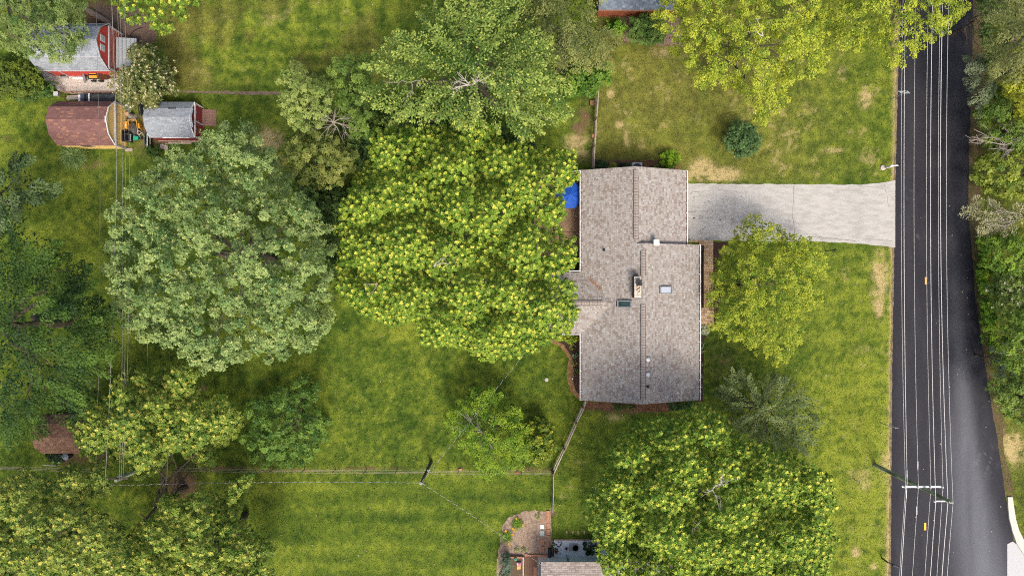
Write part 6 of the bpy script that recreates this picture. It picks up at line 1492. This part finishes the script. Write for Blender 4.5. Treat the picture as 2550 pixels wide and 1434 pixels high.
# yellow engine machine with tarp
b = B3(340, 322)
fr = MB()
q = [b + [-.42, .62, .55], b + [.28, .62, .55], b + [.42, -.45, .55]]; fr.tube(q, .04, 6); fr.tube([b + [-.42, .62, .55], b + [-.36, .2, .5]], .04, 6); fr.tube([b + [.28, .62, .55], b + [.28, .62, 0]], .03, 5); fr.tube([b + [.42, -.45, .55], b + [.42, -.45, 0]], .03, 5); fr.tube([b + [-.42, .62, .55], b + [-.42, .62, 0]], .03, 5)
TX, TY = np.meshgrid(np.linspace(-1, 1, 13), np.linspace(-1, 1, 13)); rr_ = np.clip(1 - (TX ** 2 + TY ** 2), 0, 1)
tz = .02 + .55 * rr_ ** .5 * (.7 + .6 * fbm(TX * 4 + 3, TY * 4, 1.0, 411)); vs = np.stack([TX.ravel() * .36 - .05, TY.ravel() * .55, tz.ravel()], 1) + b; ii = np.arange(169).reshape(13, 13)
tp_ = MB(); tp_.add([tuple(v_) for v_ in vs], [tuple(int(w_) for w_ in f_) for f_ in np.stack([ii[:-1, :-1], ii[:-1, 1:], ii[1:, 1:], ii[1:, :-1]], -1).reshape(-1, 4)])
simple('garden_machine', 'yellow framed garden machine under a grey tarp between the sheds', 'machine', [('frame', fr, YLO), ('tarp', tp_, M('grey_tarp', C(92, 90, 88), var=.35, scale=6, rough=.7, bump=.5)), ('side_shield', MB().box(b + [.5, .15, .35], (.12, .4, .5), rz=.15), YLO), ('wheel', MB().tube([b + [-.32, -.5, .2], b + [-.2, -.5, .2]], .2, 12), BLACKP), ('wheel', MB().tube([b + [.2, -.5, .2], b + [.32, -.5, .2]], .2, 12), BLACKP)], b)
b = B3(324, 316); simple('fuel_box', 'yellow steel box against the yellow shed gable', 'box', [('body', MB().box(b + [0, 0, .3], (.22, .55, .6)), YLO), ('lid', MB().box(b + [0, 0, .62], (.25, .58, .04)), ORG), ('clasp', MB().box(b + [.0, .0, .65], (.06, .12, .03)), WHITE)], b)
o = MB().tube([B3(338, 291, .1), B3(341, 298, .2), B3(342, 306, .15)], .035, 6).build('yellow_bar', YLO, loc=tuple(B3(338, 291))); tag(o, 'bent yellow bar on the dirt by the flared stump', 'bar')
for dy, lb in ((334, 'upper black panel leaning on the yellow shed gable'), (347, 'lower black panel leaning on the yellow shed gable')):
    b = B3(322, dy + 3); o = MB().box(b + [-.02, .0, .55], (.05, .44, 1.2), ry=-.55).build('solar_panel', M('black_panel', C(30, 34, 42), var=.3, scale=3, rough=.35), loc=tuple(b)); tag(o, lb, 'panel', 'black panels by the yellow shed')
b = B3(345, 347); wb = MB(); wb.hexa([b + q_ for q_ in ((-.16, -.13, .2), (.15, -.1, .2), (.15, .1, .2), (-.16, .13, .2), (-.2, -.2, .45), (.22, -.13, .45), (.22, .13, .45), (-.2, .2, .45))])
simple('wheelbarrow', 'green tub wheelbarrow with grey frame between the sheds', 'wheelbarrow', [('tub', wb, M('green_tub', C(36, 178, 140), var=.08, rough=.5)), ('frame', MB().tube([b + [-.36, -.3, .57], b + [-.36, .3, .57]], .05, 4), GREYM), ('wheel', MB().tube([b + [.42, -.04, .18], b + [.42, .04, .18]], .18, 10), BLACKP), ('handle', MB().tube([b + [-.3, .26, .5], b + [-.75, .3, .62]], .02, 5), BROWNWOOD), ('handle', MB().tube([b + [-.3, -.26, .5], b + [-.75, -.3, .62]], .02, 5), BROWNWOOD)], b)
b = B3(372, 352)
for dx, mt, lb, w_ in ((-.28, M('green_glass_sheet', C(150, 172, 168), var=.1, rough=.3), 'greenish framed pane leaning in the stack by the grey shed', .9), (-.02, WHITE, 'white corrugated sheet leaning in the stack by the grey shed', 1.1), (.22, M('grey_sheet', C(176, 178, 180), var=.08, rough=.5), 'broad grey sheet nearest the grey shed in the leaning stack', 1.2)):
    o = MB().box(b + [dx, 0, .34], (.03, w_, .7), ry=.55).build('sheet', mt, loc=tuple(b + [dx, 0, 0])); tag(o, lb, 'sheet', 'leaning sheets by the grey shed')
cl = MB(); cl.tube([B3(350, 333, .5), B3(356, 330, .6), B3(360, 334, .5), B3(354, 339, .45), B3(349, 335, .5)], .03, 5); cl.tube([B3(349, 335, .5), B3(352, 344, .05)], .025, 5); cl.tube([B3(360, 334, .5), B3(362, 342, .05)], .025, 5)
tag(cl.build('folding_chair', WHITEDIM), 'white tubular chair frame by the grey tarp', 'chair frame')
b = B3(353, 273); hl = MB(); n_ = 14
prof = [(.02, -.62), (.16, -.4), (.2, 0), (.17, .35), (.03, .6)]
ring = []
for r0, y in prof: ring.append([(b[0] + r0 * math.cos(t), b[1] + y, .1 + r0 * 1.4 * max(0, math.sin(t))) for t in np.linspace(0, math.pi, 8)])
for i in range(4):
    for j in range(7): hl.add([ring[i][j], ring[i][j + 1], ring[i + 1][j + 1], ring[i + 1][j]], [(0, 1, 2, 3)])
simple('boat_hull', 'small black upturned hull beside the grey shed', 'hull', [('hull', hl, M('black_hull', C(44, 46, 52), rough=.35)), ('keel', MB().tube([b + [0, -.6, .2], b + [0, 0, .4], b + [0, .58, .2]], .015, 4), GREYM)], b)
gm = MB(); gm.box(B3(328, 272, .45), (.5, .4, .06)); gm.tube([B3(322, 268, 0), B3(322, 268, .6), B3(334, 268, .6), B3(334, 268, 0)], .025, 5); gm.tube([B3(322, 277, 0), B3(322, 277, .6), B3(334, 277, .6), B3(334, 277, 0)], .025, 5)
simple('metal_rack', 'low grey metal rack at the north corner of the yellow shed', 'rack', [('frame', gm, GREYM), ('bucket', MB().lathe(B3(326, 270, .48), [(.1, 0), (.13, .22), (.11, .22), (.09, .05)], 10), WHITE)], B3(328, 272))
simple('bucket', 'white bucket with dark lid behind the rack', 'bucket', [('body', MB().lathe(B3(322, 262), [(.13, 0), (.16, .36)], 12), WHITE), ('lid', MB().lathe(B3(322, 262, .36), [(.165, 0), (.16, .03)], 12), DARKM)], B3(322, 262))
simple('junk_barrel', 'dark low barrel beside the trailer tarp', 'barrel', [('body', MB().lathe(B3(307, 252), [(.25, 0), (.28, .2), (.26, .5)], 14), DARKM), ('rim', MB().lathe(B3(307, 252, .5), [(.27, 0), (.22, .03)], 14), GREYM)], B3(307, 252))
LUM = M('lumber', C(210, 192, 168), var=.2, scale=4, rough=.9)
for i, (x0, x1, y, lb) in enumerate([(396, 452, 352.0, 'upper left lumber board along the small red shed'), (452, 496, 352.8, 'upper right lumber board along the small red shed'), (412, 478, 357.2, 'long lower lumber board along the small red shed'), (398, 420, 355.0, 'short brown board end at the left of the lumber row')]):
    A, B = B3(x0, y, .05), B3(x1, y, .05); o = MB().box((A + B) / 2, (B[0] - A[0], .12, .09), rz=random.uniform(-.01, .01)).build('lumber_board', LUM if i != 3 else BROWNWOOD, loc=tuple((A + B) / 2)); tag(o, lb, 'board', 'lumber along the small shed')
for px, py, lb in ((404, 365.5, 'left square concrete paver below the lumber row'), (414, 368, 'right square concrete paver below the lumber row')):
    o = MB().box(B3(px, py, .03), (.30, .42, .06), rz=.06).build('paver', M('pale_paver', C(214, 204, 190), var=.1), loc=tuple(B3(px, py))); tag(o, lb, 'paver', 'loose square pavers')
o = MB().box(B3(323, 374, .08), (.62, .26, .16), rz=.05).build('step_block', M('step_stone', C(192, 172, 156), var=.15, scale=6), loc=tuple(B3(323, 374))); tag(o, 'pale step block at the south corner of the yellow shed', 'block')
o = MB().tube([B3(224, 30, .25), B3(262, 52, .28), B3(285, 66, .2)], [.26, .24, .2], 10).build('fallen_trunk', M('log_bark', C(134, 118, 104), var=.3, scale=6, rough=.95, bump=.5), loc=tuple(B3(224, 30))); tag(o, 'grey fallen trunk lying on the ground above the red barn', 'log')
hs = [B3(352 - 36 * math.cos(t) * 1.0 + 6, 104 - 34 * math.sin(t), .04) for t in np.linspace(.1, 1.45, 16)]
o = MB().tube(hs, .035, 6).build('hose', BLACKP, loc=tuple(hs[0])); tag(o, 'black hose curving over the brown chips right of the barn', 'hose')
o = MB().tube([B3(240, 58, .04), B3(256, 54, .05), B3(266, 64, .04)], .04, 6).build('drain_pipe', BLACKP, loc=tuple(B3(240, 58))); tag(o, 'short black pipe on the chips above the red barn', 'pipe')
# round covered drum by the brown ribbed shed
b = B3(176, 1131); simple('rain_barrel', 'round grey lidded barrel in front of the brown ribbed shed', 'barrel', [('body', MB().lathe(b, [(.25, 0), (.3, .35), (.28, .72)], 16), DARKM), ('lid', MB().lathe(b + [0, 0, .72], [(.30, 0), (.30, .03), (.2, .10), (.03, .14)], 16), M('lid_grey', C(140, 148, 158), rough=.4)), ('knob', MB().lathe(b + [0, 0, .85], [(.03, 0), (.04, .04)], 8), DARKM)], b)

# ------------------------------------------------------------------ south neighbour's garden
be = thing('brick_edging', 'line of terracotta edging blocks along the garden bed', 'edging', P(1364.5, 1315)); y = 1270
me = MB().box((0, 0, .05), (.26, .48, .10)).mesh('brick', BRICKT)
while y < 1364:
    link('brick', me, be, tuple(B3(1364.5 + random.uniform(-.5, .5), y + 7.5))).rotation_euler = (0, 0, random.uniform(-.03, .03)); y += 15.4
me = MB().box((0, 0, .05), (.62, .2, .10)).mesh('brick', BRICKT)
for i, x in enumerate((1318, 1337, 1356)): link('brick', me, be, tuple(B3(x, 1382 + (i == 2) * 1)))
link('brick', MB().box((0, 0, .06), (.22, .24, .12)).mesh('brick', BRICKT), be, tuple(B3(1310, 1380)))
for px, py, s_, mt, lb in ((1350, 1311, .30, WHITE, 'bright white square stepping stone in the garden bed'), (1349.5, 1327, .38, M('grey_stone', C(206, 214, 206), var=.08), 'pale grey square stepping stone below the white one'), (1350, 1348, .36, BRICKT, 'upper reddish square paver low in the garden bed'), (1350, 1367, .36, BRICKT, 'lower reddish square paver low in the garden bed'), (1350, 1296, .15, BRICKT, 'tiny terracotta tile above the white stepping stone')):
    o = MB().box(B3(px, py, .03), (s_, s_ * (1.25 if mt is BRICKT and s_ > .2 else 1.05), .05), rz=random.uniform(-.05, .05)).build('stepping_stone', mt, loc=tuple(B3(px, py))); tag(o, lb, 'stepping stone', 'stepping stones in the garden bed')
pl = thing('raised_planter', 'terracotta framed raised planter left of the small deck', 'planter', P(1288, 1410))
for c_, s_ in ((( 1269.5, 1412), (.12, 1.9)), ((1303, 1412), (.12, 1.9)), ((1286, 1384), (1.0, .12))): MB().box(B3(*c_, .15), (*s_, .3)).build('side_board', BRICKT if c_[0] < 1300 else M('pink_board', C(226, 196, 186), var=.08), pl)
MB().box(B3(1286, 1412, .10), (1.0, 1.8, .2)).build('soil', M('dark_soil', C(112, 98, 78), var=.4, scale=8, rough=1, bump=.8), pl)
b = B3(1284, 1387, .2); simple('watering_can', 'teal round watering pot in the raised planter', 'pot', [('body', MB().lathe(b, [(.11, 0), (.13, .2), (.10, .24)], 12), M('teal', C(40, 160, 140), rough=.4)), ('handle', MB().tube([b + [-.06, 0, .26], b + [.06, .03, .26]], .02, 5), M('teal2', C(30, 130, 116)))], b)
b = B3(1292, 1403, .3); simple('soil_bag', 'yellow and white printed soil bag on the raised planter edge', 'bag', [('sack', MB().hexa([b + q_ for q_ in ((-.18, -.34, 0), (.16, -.3, 0), (.2, .0, 0), (-.2, .0, 0), (-.15, -.3, .14), (.13, -.27, .14), (.16, -.03, .12), (-.16, -.03, .12))]), M('yellow_bag', C(240, 190, 90), var=.15, scale=8, rough=.4)), ('label_band', MB().hexa([b + q_ for q_ in ((-.2, .0, 0), (.2, .0, 0), (.2, .26, 0), (-.2, .26, 0), (-.16, .02, .13), (.16, .02, .13), (.15, .22, .1), (-.15, .22, .1))]), M('white_bag', C(240, 224, 226), var=.1, rough=.4)), ('red_patch', MB().box(b + [.05, .13, .13], (.2, .16, .02)), M('magenta', C(214, 60, 110), rough=.4))], b)
dk = thing('small_deck', 'small brown plank deck beside the south neighbour house', 'deck', P(1320, 1412))
me = MB().box((0, 0, .09), (.125, 1.9, .05)).mesh('plank', M('deck_brown', C(136, 104, 84), var=.2, scale=6, rough=.9, stretch=(6, .6, 6)))
for i in range(8): link('plank', me, dk, tuple(np.array(P(1308 + i * 4.0, 1412)) + [0, 0, random.uniform(-.004, .004)]))
o = MB().box(B3(1333, 1424, .07), (.28, .9, .10)).build('paver_slab', BRICKT, loc=tuple(B3(1333, 1424))); tag(o, 'long pinkish slab between the deck and the pebble strip', 'slab')
o = MB().tube([B3(1369, 1362, .2), B3(1368, 1384, .2)], .16, 12).build('rolled_mat', BLACKP, loc=tuple(B3(1369, 1372))); tag(o, 'black rolled tube standing by the brick edging end', 'roll')
b = B3(1431, 1361)
simple('fire_pit', 'round rusty fire bowl on a grey slab in the pebble bed', 'fire pit', [('slab', MB().box(b + [-.1, .02, .05], (.75, .6, .1)), CONC), ('bowl', MB().lathe(b + [.05, 0, .1], [(.2, 0), (.24, .18), (.2, .18), (.16, .05)], 16), M('rust_iron', C(92, 66, 58), var=.4, scale=9, rough=.8)), ('rim', MB().lathe(b + [.05, 0, .28], [(.25, -.02), (.25, .0), (.21, .0), (.21, -.02)], 16), M('dark_rust', C(120, 96, 84), var=.3))], b)
for i, (px, py, lb) in enumerate(((1384, 1370, 'terracotta pot beside the black roll'), (1410, 1363, 'terracotta square pot left of the fire bowl'))):
    b = B3(px, py); simple('flower_pot', lb, 'pot', [('body', MB().lathe(b, [(.1, 0), (.14, .22), (.15, .26), (.12, .26), (.11, .18)], 12 if i == 0 else 4), BRICKT), ('soil', MB().lathe(b + [0, 0, .18], [(.11, 0), (.1, .02)], 10), MULCH)], b)
gp = B3(1411, 1381); gs = MB(); gs.tube([gp, gp + [0, 0, 1.5], gp + [0, .38, 1.62]], .03, 6); simple('garden_lamp', 'dark post lamp with grey head against the pale green wall', 'lamp post', [('post', gs, DARKM), ('head', MB().lathe(gp + [0, 0, 1.5], [(.1, 0), (.12, .12), (.05, .18)], 10), GREYM)], gp)
o_ = MB()
for i in range(26): 
    q_ = B3(rng.uniform(1376, 1400), rng.uniform(1346, 1384), .03); o_.box(q_, (rng.uniform(.06, .2), rng.uniform(.05, .14), .06), rng.uniform(0, 3), C(*[(60, 62, 60), (150, 140, 120), (196, 196, 200), (110, 96, 80)][i % 4]))
tag(o_.build('yard_litter', TINT), 'small dark and pale litter at the edge of the pebble bed', 'litter', None, 'stuff')
o_ = MB()
for x in range(1382, 1470, 11): o_.box(B3(x + 5, 1342.5, .05), (.36, .10, .1), random.uniform(-.05, .05), C(196, 164, 134))
tag(o_.build('stone_edging', TINT), 'tan stone edging between lawn and pebble bed', 'edging', None, 'structure')
for i, px in enumerate((1411, 1426, 1440, 1455)):
    o = MB().lathe(B3(px, 1325, 0), [(.07, 0), (.075, .025), (.05, .03)], 10, sy=2.0).build('stepping_stone', M('tan_stone', C(172, 152, 122), var=.15), loc=tuple(B3(px, 1325))); tag(o, ('first', 'second', 'third', 'fourth')[i] + ' narrow tan stone from the fence in the row above the pebble bed', 'stepping stone', 'row of narrow stones in the lawn')
# loose objects over the back fence line
for px, py, rgb, lb in ((1288, 1176, C(150, 84, 52), 'rusty brick lying along the wire fence'), (1146, 1168, C(206, 160, 130), 'pale stone beside the short service pole')):
    o = MB().box(B3(px, py, .05), (.3, .16, .1), rz=.2).build('loose_brick', M('loose_' + lb[:5], rgb), loc=tuple(B3(px, py))); tag(o, lb, 'brick')

# fallen leaves, clippings and clover heads on the grass
nl_ = Leaves(); NL = 2600
q = np.stack([rng.uniform(300, 2230, NL), rng.uniform(0, 1434, NL)], 1); kp_ = np.ones(NL, bool)
for h in HARD: kp_ &= ~inside(h, q)
q = q[kp_]; n = len(q); c = np.stack([(q[:, 0] - 1275) / S, (717 - q[:, 1]) / S, np.full(n, .07)], 1)
u = unit(r.normal(0, 1, (n, 3)) * [1, 1, .2]); v = unit(np.cross(u, [[0, 0, 1.0]]) + r.normal(0, .2, (n, 3)))
pal_ = np.array([C(196, 178, 128), C(170, 140, 96), C(214, 206, 170), C(150, 164, 70), C(120, 92, 62)])
nl_.quads(c, u, v, r.uniform(.05, .15, n), r.uniform(.03, .09, n), pal_[r.integers(0, 5, n)])
tag(nl_.build('fallen_leaves', None, (0, 0, 0)), 'sparse fallen leaves and clover heads dotted over the lawns', 'leaf litter', None, 'stuff')

# ------------------------------------------------------------------ blades of grass over the lawn (uncountable)
NG = 420000
gxp = rng.uniform(-30, 2580, NG); gyp = rng.uniform(-30, 1464, NG); pts = np.stack([gxp, gyp], 1)
keep = np.ones(NG, bool)
for h in HARD: keep &= ~inside(h, pts)
pts = pts[keep]; n = len(pts)
t_, d_, s_, o_ = lawn_fields(pts[:, 0], pts[:, 1])
ok = (rng.random(n) > s_ * 1.1) & (rng.random(n) > d_ * .3); pts = pts[ok]; n = len(pts)
gcol = lawn_color(pts[:, 0], pts[:, 1]) * rng.uniform(.55, 1.55, (n, 1)) * np.stack([rng.uniform(.9, 1.12, n), np.ones(n), rng.uniform(.8, 1.2, n)], 1)
b = np.stack([(pts[:, 0] - 1275) / S, (717 - pts[:, 1]) / S, np.full(n, .0)], 1)
a = rng.uniform(0, 2 * np.pi, n); hgt = rng.uniform(.03, .075, n); ln = rng.uniform(.03, .11, n); wd = rng.uniform(.018, .04, n)
d = np.stack([np.cos(a), np.sin(a), 0 * a], 1); s2_ = np.stack([-np.sin(a), np.cos(a), 0 * a], 1)
tri = np.stack([b + s2_ * wd[:, None], b - s2_ * wd[:, None], b + d * ln[:, None] + np.array([0, 0, 1]) * hgt[:, None]], 1)
me = bpy.data.meshes.new('grass'); fill_mesh(me, tri.reshape(-1, 3), np.arange(n * 3).reshape(-1, 3))
at = me.attributes.new('col', 'FLOAT_COLOR', 'FACE'); at.data.foreach_set('color', np.concatenate([gcol, np.ones((n, 1))], 1).astype(np.float32).ravel())
me.materials.append(LEAF)
go = bpy.data.objects.new('grass', me); COL.objects.link(go)
tag(go, 'short mown grass blades covering the lawns', 'grass', None, 'stuff')
print("LEAVES", NLEAF, "GRASS", n)
